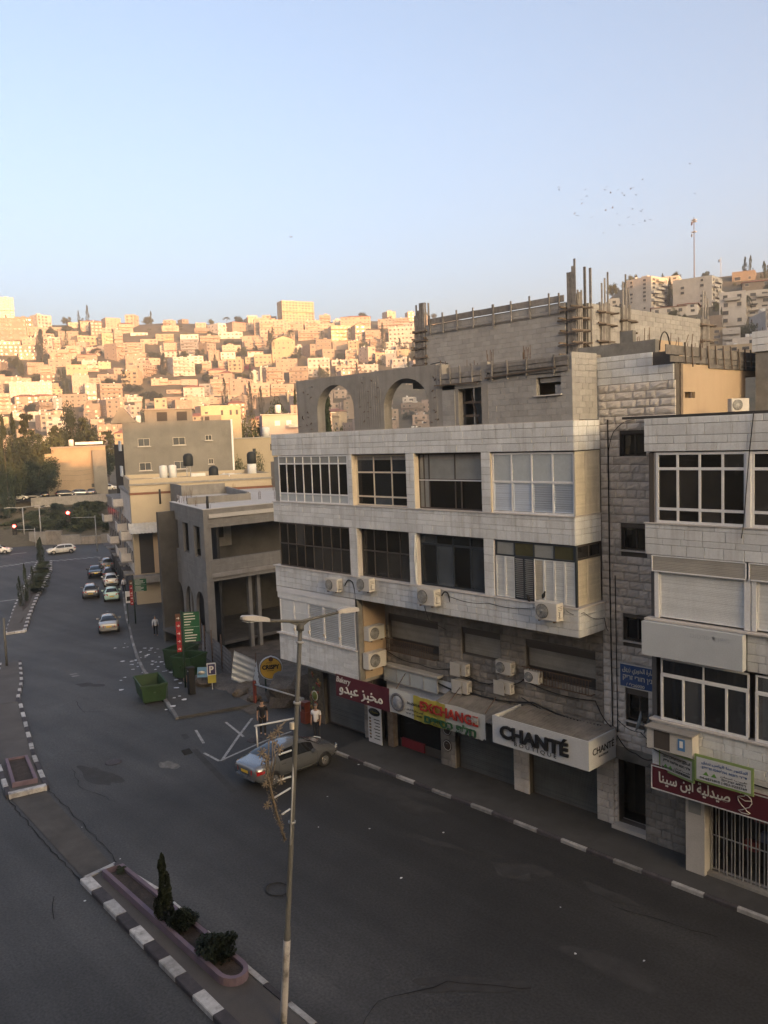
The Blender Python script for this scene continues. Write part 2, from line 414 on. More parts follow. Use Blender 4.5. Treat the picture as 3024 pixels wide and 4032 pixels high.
_ue = {}
def ubox_early(name, mt):
    if name not in _ue: _ue[name] = MB().cb(0, 0, 0, 1, 1, 1).mesh(name, mt)
    return _ue[name]
def zr(x, y): return interp(PL, min(math.hypot(x, y), 157)) + .06
def make_terrain():
    rad = [0, 20, 40, 46, 52, 57, 62, 68, 73, 79, 85, 100, 120, 140, 158, 161, 172, 183, 187, 200, 215, 240, 270, 300, 340, 380, 420, 460, 500, 530, 560, 600, 650, 700, 750, 800, 850, 900, 930, 960, 990, 1030, 1080, 1180, 1280]
    angs = [-180 + i * 2 for i in range(180)]
    mb = MB()
    vs = []
    for d in rad[1:]:
        for a in angs:
            t = R(FWD_ANG - a)
            x, y = d * math.cos(t), d * math.sin(t)
            z = terr(x, y)
            if d > 220: z += 2.2 * math.sin(x * .021 + 1) * math.sin(y * .027) + 1.2 * math.sin(x * .06) * math.cos(y * .05)
            vs.append((x, y, z))
    n = len(angs)
    vs.append((0, 0, -.06))
    c = len(vs) - 1
    fs = [(c, (j + 1) % n, j) for j in range(n)]
    for i in range(len(rad) - 2):
        for j in range(n):
            fs.append((i * n + j, i * n + (j + 1) % n, (i + 1) * n + (j + 1) % n, (i + 1) * n + j))
    mb.add(vs, fs, True)
    me = mb.mesh('hillside_ground', M_earth); tri_tidy(me)
    o = put('hillside_ground', me); tag(o, kind='structure')
make_terrain()

RC1 = [(-28.8, 23.2), (30, 23.2)]
RC2 = [(-33.4, 19.1), (-36.5, 20.0), (-42, 21.95), (-51.2, 25.2), (-56.8, 27.5), (-62.5, 30), (-69.2, 33), (-74.7, 35.4), (-84, 39.6), (-89.8, 42.3), (-98.8, 45.9), (-110, 49.8), (-121, 53.5)]
def curb_y(x):
    if x > -33.4: return 25.6
    return interp([(p[0], p[1]) for p in reversed(RC2)], x) + 6
def make_road():
    mb = MB(); idx = {}; st = 1.5
    def vid(i, j):
        if (i, j) not in idx:
            x, y = -162 + i * st, -16.5 + j * st
            idx[(i, j)] = len(mb.v); mb.v.append((x, y, zr(x, y)))
        return idx[(i, j)]
    for i in range(int(206 / st)):
        for j in range(int(88 / st)):
            x, y = -162 + (i + .5) * st, -16.5 + (j + .5) * st
            d = math.hypot(x, y)
            if d > 158.5 or y > curb_y(x) + 2 and x > -118: continue
            if x > -30 and y < -.5: continue
            if y < -x * -.06 - 16: continue
            mb.f.append((vid(i, j), vid(i + 1, j), vid(i + 1, j + 1), vid(i, j + 1))); mb.sm.append(True)
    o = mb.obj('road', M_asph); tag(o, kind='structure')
    return o
road = make_road()

_kerb = {}
def kerb_mesh(mt, L, w, h):
    k = (mt.name, round(L, 2), w, h)
    if k not in _kerb:
        c = .025
        mb = MB()
        vs = []
        for x in (-L / 2 + .006, L / 2 - .006):
            vs += [(x, -w / 2, -.1), (x, -w / 2, h - c), (x, -w / 2 + c, h), (x, w / 2, h), (x, w / 2, -.1)]
        mb.add(vs, [(0, 1, 2, 3, 4), (9, 8, 7, 6, 5), (0, 5, 6, 1), (1, 6, 7, 2), (2, 7, 8, 3), (3, 8, 9, 4)])
        me = mb.mesh('kerb_stone', mt); tri_tidy(me); _kerb[k] = me
    return _kerb[k]
def kerbs(parent, pts, mats, seg=1.0, w=.2, h=.15, start=0, name='kerb_stone'):
    """kerb stones laid end to end along a polyline, their outer side to the right of travel"""
    n = start
    for (x0, y0), (x1, y1) in zip(pts, pts[1:]):
        L = math.hypot(x1 - x0, y1 - y0)
        k = max(1, round(L / seg)); s = L / k
        a = math.atan2(y1 - y0, x1 - x0)
        for i in range(k):
            t = (i + .5) / k
            x, y = x0 + (x1 - x0) * t, y0 + (y1 - y0) * t
            put(name, kerb_mesh(mats[n % len(mats)], s, w, h), parent, T(x, y, zr(x, y) + rnd.uniform(-.008, .008)) @ RZ(a + rnd.uniform(-.01, .01)) @ SC(1, 1, 1))
            n += 1
def strip(name, pts, width, inner, mt, h=.13):
    """pavement strip to the left of a polyline (when walking towards +x it lies towards +y)"""
    mb = MB(); n = len(pts); vs = []
    for i, (x, y) in enumerate(pts):
        a = pts[max(i - 1, 0)]; b = pts[min(i + 1, n - 1)]
        dx, dy = b[0] - a[0], b[1] - a[1]; L = math.hypot(dx, dy)
        nx, ny = -dy / L, dx / L
        z = zr(x, y)
        vs += [(x + nx * .08, y + ny * .08, z - .2), (x + nx * .08, y + ny * .08, z + h), (x + nx * width, y + ny * width, z + h + .02), (x + nx * width, y + ny * width, z - .2)]
    fs = [(4 * i + k, 4 * (i + 1) + k, 4 * (i + 1) + k + 1, 4 * i + k + 1) for i in range(n - 1) for k in range(3)]
    fs += [(0, 1, 2, 3), tuple(4 * (n - 1) + k for k in (3, 2, 1, 0))]
    mb.add(vs, fs)
    me = mb.mesh(name, mt); tri_tidy(me)
    return tag(put(name, me), kind='structure')
pav1 = strip('pavement', RC1, 2.3, 0, M_pave)
kerbs(pav1, RC1, [M_kerbf, M_kerbd], 1.03, w=.12, h=.13)
RC2r = list(reversed([(-39.0, 20.9)] + RC2[2:]))
pav2 = strip('pavement', RC2r, 5.0, 0, M_pave)
kerbs(pav2, RC2r, [M_kerbg, M_kerbg, M_kerbf], 1.4, w=.18, h=.15)

def island(name, pts, mt, h=.14):
    z = min(zr(*p) for p in pts)
    mb = MB(); vs = [(x, y, zr(x, y) - .1) for x, y in pts] + [(x, y, zr(x, y) + h) for x, y in pts]
    n = len(pts)
    mb.add(vs, [tuple(range(n, 2 * n))] + [(i, (i + 1) % n, n + (i + 1) % n, n + i) for i in range(n)])
    me = mb.mesh(name, mt); tri_tidy(me)
    return tag(put(name, me), kind='structure')
# the median by the lamp post
MED = [(-26.35, 10.42), (-18.5, 10.02), (-8, 9.65), (-8, 11.2), (-17.5, 11.45), (-23.9, 11.72), (-26.5, 11.55)]
med = island('median', [(x + (.1 if x < -20 else 0), y + (.1 if y < 10.6 else -.1)) for x, y in MED], M_pave_l, .13)
kerbs(med, [(-26.35, 10.42), (-18.5, 10.02), (-8, 9.65)], [M_kerbw, M_kerbd], 1.02, w=.34, h=.16)
kerbs(med, [(-8, 11.2), (-17.5, 11.45), (-23.9, 11.72), (-26.5, 11.55)], [M_kerbd, M_kerbw], 1.05, w=.18, h=.16)
kerbs(med, [(-26.5, 11.55), (-26.35, 10.42)], [M_kerbw], .6, w=.2, h=.16)
def planter(name, parent, ring, mt, h, label=None):
    """low painted wall round a bed of soil"""
    mb = MB(); n = len(ring); vs = []
    cx = sum(p[0] for p in ring) / n; cy = sum(p[1] for p in ring) / n
    for i, (x, y) in enumerate(ring):
        a = ring[i - 1]; b = ring[(i + 1) % n]
        dx, dy = b[0] - a[0], b[1] - a[1]; L = math.hypot(dx, dy); nx, ny = -dy / L * .13, dx / L * .13
        z = zr(x, y)
        vs += [(x, y, z + .1), (x, y, z + h), (x + nx, y + ny, z + h), (x + nx, y + ny, z + .1)]
    fs = [(4 * i + k, 4 * ((i + 1) % n) + k, 4 * ((i + 1) % n) + k + 1, 4 * i + k + 1) for i in range(n) for k in range(3)]
    mb.add(vs, fs)
    me = mb.mesh('planter_wall', mt); tri_tidy(me)
    put('planter_wall', me, parent)
    mb = MB()
    inner = [(x * .97 + cx * .03, y * .93 + cy * .07) for x, y in ring]
    mb.add([(x, y, zr(x, y) + h - .1) for x, y in inner], [tuple(range(n))])
    put('soil', mb.mesh('soil', M_soil), parent)
arc = [(-18.45 + .5 * math.cos(t), 11.02 + .42 * math.sin(t)) for t in [-PI / 2 + PI * i / 8 for i in range(9)]]
planter('planter', med, [(-26.0, 10.85)] + arc + [(-25.9, 11.55)], M_pink, .36)
# second planter further along
med2 = island('median', [(-35.2, 11.0), (-34.9, 12.45), (-39.0, 13.45), (-49.8, 16.6), (-50.2, 15.3), (-40.0, 12.1)], M_pave_l, .13)
kerbs(med2, [(-50.2, 15.3), (-40, 12.1), (-35.2, 11.0)], [M_kerbw, M_kerbd], 1.0, w=.2, h=.16)
kerbs(med2, [(-34.9, 12.45), (-39.0, 13.45), (-49.8, 16.6)], [M_kerbd, M_kerbw], 1.0, w=.2, h=.16)
kerbs(med2, [(-35.2, 11.0), (-34.9, 12.45)], [M_kerbw], .7, w=.3, h=.22)
planter('planter', med2, [(-35.9, 11.4), (-35.6, 12.35), (-38.8, 13.1), (-39.1, 12.2)], M_pink, .34)
med3 = island('median', [(-50, 15.3), (-49.6, 16.4), (-56, 18.9), (-64, 21.6), (-64.4, 20.3), (-57, 17.6)], M_pave_l, .13)
kerbs(med3, [(-64.4, 20.3), (-57, 17.6), (-50, 15.3)], [M_kerbw, M_kerbd], 1.0)
kerbs(med3, [(-49.6, 16.4), (-56, 18.9), (-64, 21.6)], [M_kerbd, M_kerbw], 1.0)
far_r = [(-77.9, 26.9), (-85, 29.9), (-95.6, 34.7), (-107.1, 40.2), (-115.3, 44.0), (-124.5, 47.6)]
far_l = [(-126.6, 46.4), (-111.1, 39.4), (-92.8, 31.3), (-78.2, 25.3)]
med4 = island('median', far_r + far_l, M_pave_l, .13)
kerbs(med4, far_r, [M_kerbw, M_kerbd], .95, w=.34, h=.2)
kerbs(med4, far_l, [M_kerbw, M_kerbd], 1.0, w=.2, h=.16)
kerbs(med4, [(-78.2, 25.3), (-77.9, 26.9)], [M_kerbw], .8, w=.3, h=.2)
mb = MB()
mb.add([(x, y, zr(x, y) + .16) for x, y in [(-80, 27.3), (-85.4, 29.6), (-96, 34.3), (-107.5, 39.7), (-122, 46), (-123, 45.5), (-111, 40), (-93, 32.2), (-80, 26.7)]], [tuple(range(9))])
put('soil', mb.mesh('soil', M_soil), med4)

def paint(name, x0, y0, x1, y1, w, mt=None, dz=.005, parent=road):
    a = math.atan2(y1 - y0, x1 - x0); L = math.hypot(x1 - x0, y1 - y0)
    k = max(1, int(L / 2.5)); mb = MB(); vs = []
    nx, ny = -math.sin(a) * w / 2, math.cos(a) * w / 2
    for i in range(k + 1):
        x, y = x0 + (x1 - x0) * i / k, y0 + (y1 - y0) * i / k
        vs += [(x - nx, y - ny, zr(x - nx, y - ny) + dz), (x + nx, y + ny, zr(x + nx, y + ny) + dz)]
    mb.add(vs, [(2 * i, 2 * i + 2, 2 * i + 3, 2 * i + 1) for i in range(k)])
    return mb.obj(name, mt or M_line, parent)
for a in [(-33.4, 19.15, -32.0, 19.1), (-32.0, 19.15, -32.5, 21.9), (-32.5, 21.9, -32.6, 23.6), (-32.05, 19.3, -36.0, 23.6), (-34.5, 19.8, -36.6, 20.6), (-33.8, 21.6, -36.5, 22.3)]:
    paint('road_marking', *a, .13)
for a in [(-96.9, 31.0, -96.5, 32.9)]: paint('road_marking', *a, .4)
for i in range(7):
    t = i / 6
    paint('road_marking', -125.0 + 2.0 * t - .8, 48.6 + 5.6 * t - .25, -125 + 2 * t + .9, 48.6 + 5.6 * t + .1, .45)
    paint('road_marking', -125.6 - .5 * t, 41 + 5 * t, -126.9 - .5 * t, 40.7 + 5 * t, .45)
paint('road_marking', -153, 50.5, -152.8, 53.6, .8); paint('road_marking', -140, 47, -139.6, 49.5, .6)
def blob(name, cx, cy, rx, ry, mt, dz, n=26, rag=.25, rot=0, seed=1):
    r = random.Random(seed); mb = MB(); vs = []
    ph = [r.uniform(0, 6.28) for _ in range(4)]
    for i in range(n):
        t = 2 * PI * i / n
        k = 1 + rag * (math.sin(2 * t + ph[0]) * .5 + math.sin(3 * t + ph[1]) * .4 + math.sin(5 * t + ph[2]) * .3 + r.uniform(-.15, .15))
        u, v = rx * k * math.cos(t), ry * k * math.sin(t)
        x, y = cx + u * math.cos(rot) - v * math.sin(rot), cy + u * math.sin(rot) + v * math.cos(rot)
        vs.append((x, y, zr(x, y) + dz))
    mb.add(vs, [tuple(range(n))])
    return mb.obj(name, mt, road)
for i, a in enumerate([(-34.6, 14.6, 1.7, .45, 0), (-24.5, 22.0, 1.9, .7, .1), (-16.3, 20.6, .9, .5, .4), (-11.5, 18.4, 1.1, .5, 0), (-19.6, 20.2, .7, .25, .2), (-28.5, 21.9, 1.5, .8, 0), (-22.2, 21.7, 1.3, .4, 0), (-50.6, 21.2, 1.0, .5, .4), (-13.4, 21.4, .8, .3, 0), (-13.8, 15.2, 1.4, .35, .8), (-8.6, 14.2, 1.0, .5, .4)]):
    blob('asphalt_patch', *a[:4], M_patch, .004 + .0006 * i, rot=a[4], seed=i, rag=.45)
# flush paving of the median between the two planters, cracks and seams in the asphalt
mb = MB(); mb.add([(x, y, zr(x, y) + .02) for x, y in [(-35.1, 11.05), (-26.45, 10.45), (-26.55, 11.5), (-34.85, 12.35)]], [(0, 1, 2, 3)])
put('median_paving', mb.mesh('median_paving', mat('dusty_paving', (.075, .068, .06), var=.3, scale=.7, stain=.4, stain_c=(.04, .037, .034))), road)
M_crack = flat('crack', (.012, .012, .012), rough=.95)
def crack(pts, w, seed, mt=None, dz=.024):
    r2 = random.Random(seed); P2 = []
    for (x0, y0), (x1, y1) in zip(pts, pts[1:]):
        n = max(2, int(math.hypot(x1 - x0, y1 - y0) / .35))
        for i in range(n): P2.append((x0 + (x1 - x0) * i / n + r2.uniform(-.06, .06), y0 + (y1 - y0) * i / n + r2.uniform(-.06, .06)))
    P2.append(pts[-1]); mb = MB(); vs = []
    for i, (x, y) in enumerate(P2):
        ww = w * r2.uniform(.4, 1.3); a = P2[max(i - 1, 0)]; b = P2[min(i + 1, len(P2) - 1)]
        L = math.hypot(b[0] - a[0], b[1] - a[1]) or 1; nx, ny = -(b[1] - a[1]) / L * ww, (b[0] - a[0]) / L * ww
        vs += [(x - nx, y - ny, zr(x, y) + dz), (x + nx, y + ny, zr(x, y) + dz)]
    mb.add(vs, [(2 * i, 2 * i + 2, 2 * i + 3, 2 * i + 1) for i in range(len(P2) - 1)]); mb.obj('crack', mt or M_crack, road)
crack([(-35.2, 10.95), (-31, 10.6), (-26.4, 10.3)], .02, 1); crack([(-34.9, 12.5), (-30, 12.1), (-26.6, 11.7)], .014, 2)
for i, pts in enumerate([[(-36.5, 14.2), (-34, 13.5), (-31.5, 13.9)], [(-12.5, 16.2), (-14.2, 14.9), (-15.0, 13.2), (-14.4, 11.8)], [(-26.2, 9.3), (-24.9, 8.8)], [(-47, 18.8), (-44.5, 18.2), (-43.6, 18.9)], [(-10, 21.5), (-13, 20.9)]]): crack(pts, .012, 10 + i)
M_dust = mat('pale_dust', (.13, .127, .12), var=.3, scale=4, stain=.5, stain_c=(.055, .055, .054), stain_s=5)
blob('dust_patch', -33.3, 17.3, .6, .35, M_dust, .012, seed=31)
for i in range(2):
    blob('utility_cover', [-55.3, -54.5][i], [22.1, 21.9][i], .35, .3, M_kerbg, .012, n=4, rag=0, rot=.6)
# gutter line and drain in front of the parking apron
paint('gutter', -36.5, 19.85, -33.5, 18.9, .28, M_patch, .011)
paint('gutter', -33.5, 18.9, -28.6, 17.7, .28, M_patch, .012)
mb = MB()
for k in range(9): mb.cb(-34.4 + .07 * k, 18.75 - .02 * k, .02, .035, .42, .03)
put('drain_grate', mb.mesh('drain_grate', M_rubber), road)
mb = MB(); mb.lathe([(.38, 0), (.38, .015), (.3, .018), (.05, .018)], 20)
for x, y in [(-35.6, 15.75), (-33.0, 21.7)]:
    put('manhole_cover', mb.mesh('manhole_cover', M_kerbd), road, T(x, y, zr(x, y)))

# the block the picture is taken from, on the near side of the street (unseen, behind the viewer), height raised to shade the street
cb = thing('unseen_street_block', (4, -8, 0), 'unseen long plain plastered street block behind the viewer, raised to shade the street', 'building')
mb = MB(); mb.box(-21, -16, -.1, 46, -1.2, 24.6); mb.box(-21.2, -16.2, 24.6, 46.2, -1.0, 25.0)
mb.obj('wall', M_cream, cb)
for i in range(13):
    for j in range(7):
        if abs(46 - 2.2 - 5.1 * i) < 3 and 3 <= j <= 4: continue
        put('window', ubox_early('window', M_dark), cb, T(43.8 - 5.1 * i, -1.2, 2.2 + 3.3 * j) @ SC(2.2, .08, 1.6))
# ---------------------------------------------------------------- masonry and window builders
YF, YS = 23.76, 25.36
UX, UY = Vector((1, 0, 0)), Vector((0, 1, 0))
_blk = {}
def block_mesh(mt, w, h, d, rough, var):
    k = (mt.name, w, h, d, rough, var)
    if k in _blk: return _blk[k]
    r = random.Random(hash((round(w * 100), round(h * 100), var)) & 0xffff)
    mb = MB(); c = min(.004 if mt is M_block else .009, h * .08)
    x0, x1, z0, z1 = -w / 2, w / 2, -h / 2, h / 2
    if rough:
        nx, nz = 5, 4; vs = []
        for j in range(nz + 1):
            for i in range(nx + 1):
                u, v = i / nx, j / nz
                edge = i in (0, nx) or j in (0, nz)
                y = 0 if edge else -rough * (.45 + .75 * r.random()) * (1.1 - abs(v - .45))
                vs.append((x0 + w * u, y, z0 + h * v))
        fs = [(j * (nx + 1) + i, j * (nx + 1) + i + 1, (j + 1) * (nx + 1) + i + 1, (j + 1) * (nx + 1) + i) for j in range(nz) for i in range(nx)]
        mb.add(vs, fs)
        mb.add([(x0, 0, z0), (x1, 0, z0), (x1, 0, z1), (x0, 0, z1), (x0, d, z0), (x1, d, z0), (x1, d, z1), (x0, d, z1)], [(0, 4, 5, 1), (1, 5, 6, 2), (2, 6, 7, 3), (3, 7, 4, 0)])
    else:
        f = [(x0 + c, 0, z0 + c), (x1 - c, 0, z0 + c), (x1 - c, 0, z1 - c), (x0 + c, 0, z1 - c)]
        e = [(x0, c, z0), (x1, c, z0), (x1, c, z1), (x0, c, z1)]
        b = [(x0, d, z0), (x1, d, z0), (x1, d, z1), (x0, d, z1)]
        mb.add(f + e + b, [(0, 1, 2, 3)] + [(4 + i, 4 + (i + 1) % 4, (i + 1) % 4, i) for i in range(4)] + [(8 + i, 8 + (i + 1) % 4, 4 + (i + 1) % 4, 4 + i) for i in range(4)])
    _blk[k] = mb.mesh('stone', mt)
    return _blk[k]
def frame(o, u):
    """matrix: x along the wall, y into the wall, z up"""
    u = Vector(u).normalized(); y = Vector((0, 0, 1)).cross(u)
    return Matrix(((u.x, y.x, 0, o[0]), (u.y, y.y, 0, o[1]), (u.z, y.z, 1, o[2]), (0, 0, 0, 1)))
def stones(parent, fm, s0, s1, courses, wr, mt, name='stone', gap=.010, depth=.05, proud=.018, rough=0., holes=(), jit=.003, bond=None):
    """courses: list of (z0, z1); pieces laid along s with random widths, cut round the holes (s0,s1,z0,z1)"""
    for ci, (z0, z1) in enumerate(courses):
        free = [(s0, s1)]
        for (a, b, c, d) in holes:
            if min(z1, d) - max(z0, c) > .02:
                nf = []
                for (p, q) in free:
                    if b <= p or a >= q: nf.append((p, q)); continue
                    if a > p: nf.append((p, a))
                    if b < q: nf.append((b, q))
                free = nf
        for (p, q) in free:
            s = p
            if bond: first = bond * (.5 if ci % 2 else 1.)
            else: first = rnd.uniform(*wr) * rnd.uniform(.5, 1)
            while s < q - .02:
                w = first if first else (bond or rnd.uniform(*wr)); first = None
                if s + w > q - (bond or wr[0]) * .45: w = q - s
                ww = w - gap; hh = z1 - z0 - gap
                if ww > .02:
                    wq = max(.05, round(ww / .05) * .05); hq = max(.02, round(hh / .01) * .01)
                    me = block_mesh(mt, wq, hq, depth, rough, rnd.randint(0, 2) if rough else 0)
                    put(name, me, parent, fm @ T(s + w / 2, -proud + rnd.uniform(-jit, jit), (z0 + z1) / 2) @ SC(ww / wq, 1, hh / hq))
                s += w
def rows(z0, hs):
    out = []
    for h in hs: out.append((z0, z0 + h)); z0 += h
    return out
def evenrows(z0, z1, h):
    n = max(1, round((z1 - z0) / h)); return rows(z0, [(z1 - z0) / n] * n)
_ub = {}
def ubox(mt, name):
    k = (mt.name, name)
    if k not in _ub: _ub[k] = MB().cb(0, 0, 0, 1, 1, 1).mesh(name, mt)
    return _ub[k]
def bar(name, mt, parent, fm, s0, s1, y0, y1, z0, z1):
    """a plain bar as a part (unit box scaled)"""
    return put(name, ubox(mt, name), parent, fm @ T((s0 + s1) / 2, (y0 + y1) / 2, (z0 + z1) / 2) @ SC(s1 - s0, y1 - y0, z1 - z0))
def window(parent, fm, s0, s1, z0, z1, cols, rws, fmat, pane, y=0., fw=.06, th=.05, pick=None, name='window'):
    """a frame with mullions and transoms as one part, each pane a sub-part; cols and rws are fractions of the breaks"""
    mb = MB()
    cs = [0] + list(cols) + [1]; rs = [0] + list(rws) + [1]
    xs = [s0 + (s1 - s0) * c for c in cs]; zs = [z0 + (z1 - z0) * r for r in rs]
    # continuous grid frame
    def ring(a, b, c, d, t):
        mb.box(a, y - th / 2, c, b, y + th / 2, c + t); mb.box(a, y - th / 2, d - t, b, y + th / 2, d)
        mb.box(a, y - th / 2 + .001, c, a + t, y + th / 2 - .001, d); mb.box(b - t, y - th / 2 + .001, c, b, y + th / 2 - .001, d)
    ring(s0, s1, z0, z1, fw)
    for x in xs[1:-1]: mb.box(x - fw * .45, y - th / 2 + .004, z0, x + fw * .45, y + th / 2 - .004, z1)
    for z in zs[1:-1]: mb.box(s0, y - th / 2 + .002, z - fw * .55, s1, y + th / 2 - .002, z + fw * .55)
    w = mb.obj(name, fmat, parent, fm)
    for i in range(len(cs) - 1):
        for j in range(len(rs) - 1):
            p = pick(i, j) if pick else pane
            if p is None: continue
            bar('pane', p, w, fm, xs[i] + .005, xs[i + 1] - .005, y + .004, y + .012, zs[j] + .005, zs[j + 1] - .005)
    return w
_sl = {}
def slat_mesh(mt, w, h, th, tilt):
    k = (mt.name, round(w, 2), round(h, 3), tilt)
    if k not in _sl:
        mb = MB()
        mb.cb(0, 0, 0, w, th, h * 1.05, RX(tilt))
        _sl[k] = mb.mesh('slat', mt)
    return _sl[k]
def shutter(parent, fm, s0, s1, z0, z1, n, mt, y=0., tilt=.35, th=.012, name='shutter', fmat=None, fw=.035, back=None):
    """framed louvre or roller shutter; every slat is a sub-part"""
    mb = MB()
    mb.box(s0, y - .03, z0, s0 + fw, y + .03, z1); mb.box(s1 - fw, y - .03, z0, s1, y + .03, z1)
    mb.box(s0, y - .028, z0, s1, y + .028, z0 + fw); mb.box(s0, y - .028, z1 - fw, s1, y + .028, z1)
    sh = mb.obj(name, fmat or mt, parent, fm)
    if back: bar('back_panel', back, sh, fm, s0 + .01, s1 - .01, y + .05, y + .06, z0 + .01, z1 - .01)
    h = (z1 - z0 - 2 * fw) / n
    me = slat_mesh(mt, s1 - s0 - 2 * fw, h, th, tilt)
    for i in range(n):
        put('slat', me, sh, fm @ T((s0 + s1) / 2, y, z0 + fw + h * (i + .5)))
    return sh
# ---------------------------------------------------------------- white stone building on the street
FF = frame((0, YF, 0), UX)
FT = frame((0, YS, 0), UX)
FS = frame((-16.0, 0, 0), UY)
main = thing('apartment_building', (-24.6, 26, 0), 'three-storey white stone building with glazed balconies above the shop signs', 'building')
def slab(name, mt, x0, y0, z0, x1, y1, z1, parent=main): return MB().box(x0, y0, z0, x1, y1, z1).obj(name, mt, parent)
# structure behind the cladding
for n, z0, z1 in (('parapet', 13.6, 14.59), ('spandrel', 10.38, 11.34), ('spandrel', 7.22, 8.2)):
    mb = MB(); dx = .03 if z0 < 11 else 0
    mb.box(-33.28 - dx * 2, YF + .015, z0, -16.02, YF + .26, z1); mb.box(-16.27, YF + .26, z0, -16.02, YS, z1)
    b = mb.obj(n, M_stone_back, main)
    hs = {13.6: [.29, .2, .32, .2], 10.38: [.35, .19, .27, .15], 7.22: [.26, .24, .24, .24]}[z0]
    dd = .0 if z0 > 8 else .06
    fa = FF @ T(0, -dd, 0)
    stones(b, fa, -33.28 - dx * 3, -16.0 + dd * 2, rows(z0, hs), (.45, .95) if z0 > 13 else (.38, .78), M_stone)
    stones(b, FS @ T(0, -dd * 2, 0), YF - dd, YS - .05, rows(z0, hs), (.35, .7), M_stone)
mb = MB(); mb.box(-33.3, YF - .01, 14.59, -15.98, YF + .3, 14.63); mb.obj('parapet_cap', M_stone_cap, main)
mb = MB(); mb.box(-33.45, YF - .05, 11.34, -15.96, YF + .24, 11.375); mb.box(-16.2, YF + .24, 11.34, -15.96, YS - .02, 11.375); mb.obj('sill', M_stone_cap, main)
mb = MB(); mb.box(-33.5, YF - .12, 8.2, -15.82, YF + .24, 8.245); mb.box(-16.2, YF + .24, 8.2, -15.82, YS - .02, 8.245); mb.obj('sill', M_stone_cap, main)
for z in (13.34, 10.4, 7.2): slab('floor_slab', M_conc, -33.2, YF + .27, z, -16.28, 30, z + .24)
slab('floor_slab', M_conc, -33.2, YF + .27, 3.3, -27.6, 30, 3.5)
slab('back_wall', M_room, -33.2, 27.4, 0, -13.4, 36, 13.3)
slab('end_wall', M_conc, -33.25, YF + .28, 3.5, -33.05, 27.4, 13.34)
for x in (-27.5, -23.8, -19.85): slab('partition', M_room, x - .08, YF + .45, 7.44, x + .08, 27.4, 13.34)
# piers between the bays
for (z0, z1, ps) in ((11.375, 13.6, ((-27.69, -27.40), (-24.05, -23.58), (-20.07, -19.64))), (8.245, 10.38, ((-27.74, -27.24), (-24.02, -23.59), (-20.05, -19.56)))):
    for (a, b) in ps:
        p = slab('pier', M_stone_back, a + .02, YF + .015, z0, b - .02, YF + .42, z1)
        stones(p, FF, a, b, evenrows(z0, z1, .29), (.4, .6), M_stone)
        # plastered reveal on the side of the pier
        slab('reveal', M_cframe if z0 > 11 else M_stone_cap, b - .019, YF + .0, z0, b + .012, YF + .40, z1)
# --- top storey windows
import functools
def dark_or(i, j, top, bot, mid): return top if j == 2 else bot if j == 0 else mid
W = window(main, FF, -32.82, -27.70, 11.38, 13.58, [k / 8 for k in range(1, 8)], [.19, .83], M_alu, None, y=.03, fw=.055, pick=lambda i, j: M_frostg if j == 2 else M_frost if j == 0 else M_gl_d)
bar('return_pane', M_frostg, W, FF, -33.2, -32.84, .03, .05, 11.4, 13.55)
W = window(main, FF, -27.38, -24.06, 11.38, 13.55, [1 / 3, 2 / 3], [.18, .66], M_cframe, M_gl_b, y=.27, fw=.06)
n = 22
for i in range(n): bar('blind_slat', M_blind, W, FF, -27.3, -24.14, .36, .375, 11.42 + i * .096, 11.42 + i * .096 + .088)
W = window(main, FF, -23.56, -20.09, 11.38, 13.58, [.08, .16, .56], [.53], M_dframe, None, y=.27, fw=.05, pick=lambda i, j: M_frostg if (j == 1) else (M_frostg if i < 2 else M_gl_d))
bar('transom', M_alu, W, FF, -23.54, -20.10, .225, .24, 12.50, 12.54)
bar('sash', M_dframe, W, FF, -21.3, -21.25, .22, .25, 11.4, 12.5); bar('curtain', M_frostg, W, FF, -23.3, -21.6, .5, .52, 11.4, 13.4)
W = window(main, FF, -19.62, -16.06, 11.38, 13.56, [.25, .5, .75], [.52], M_alu, None, y=.1, fw=.065, pick=lambda i, j: M_frost if j else None)
for i in range(4):
    a = -19.56 + .875 * i
    shutter(main, FF, a, a + .85, 11.46, 12.48, 12, M_slatb, y=.13, tilt=.5 if i > 1 else .15, back=M_slatb)
slab('reveal', M_cframe, -19.645, YF + .0, 11.38, -19.62, YF + .2, 13.58)
for i, (a, b) in enumerate(((YF + .04, YF + .68), (YF + .70, YS - .06))):
    shutter(main, FS, a, b, 11.39, 13.57, 34, M_slaty, y=.03, tilt=.12, th=.008, name='side_shutter', fmat=M_slaty)
# --- second storey windows
window(main, FF, -33.0, -27.75, 8.26, 10.37, [k / 8 for k in range(1, 8)], [.52], M_dframe, M_gl_d, y=.04, fw=.05)
W = window(main, FF, -27.2, -24.03, 8.26, 10.37, [.25, .5, .75], [.54], M_dframe, M_gl_d, y=.27, fw=.05)
bar('curtain', M_frostg, W, FF, -25.6, -24.1, .5, .52, 8.4, 10.3)
window(main, FF, -23.56, -20.0, 8.26, 10.37, [.25, .5, .75], [.80], M_bframe, M_gl_b, y=.22, fw=.07)
W = window(main, FF, -19.5, -16.05, 9.80, 10.37, [.25, .5, .75], [], M_bframe, None, y=.04, fw=.06, pick=lambda i, j: (M_frostg, M_oliv, M_frostg, M_oliv)[i])
for i in range(8):
    a = -19.5 + .4325 * i
    op = i in (2, 3)
    shutter(main, FF, a + .006, a + .424, 8.27, 9.79, 20, M_slatw if i != 4 else M_slaty, y=.03, tilt=.95 if op else .3, th=.006 if op else .01, back=None if op else M_slatw, fmat=M_bframe if op else M_slatw)
bar('corner_post', M_bframe, W, FF, -16.05, -15.98, -.01, .08, 8.25, 10.37)
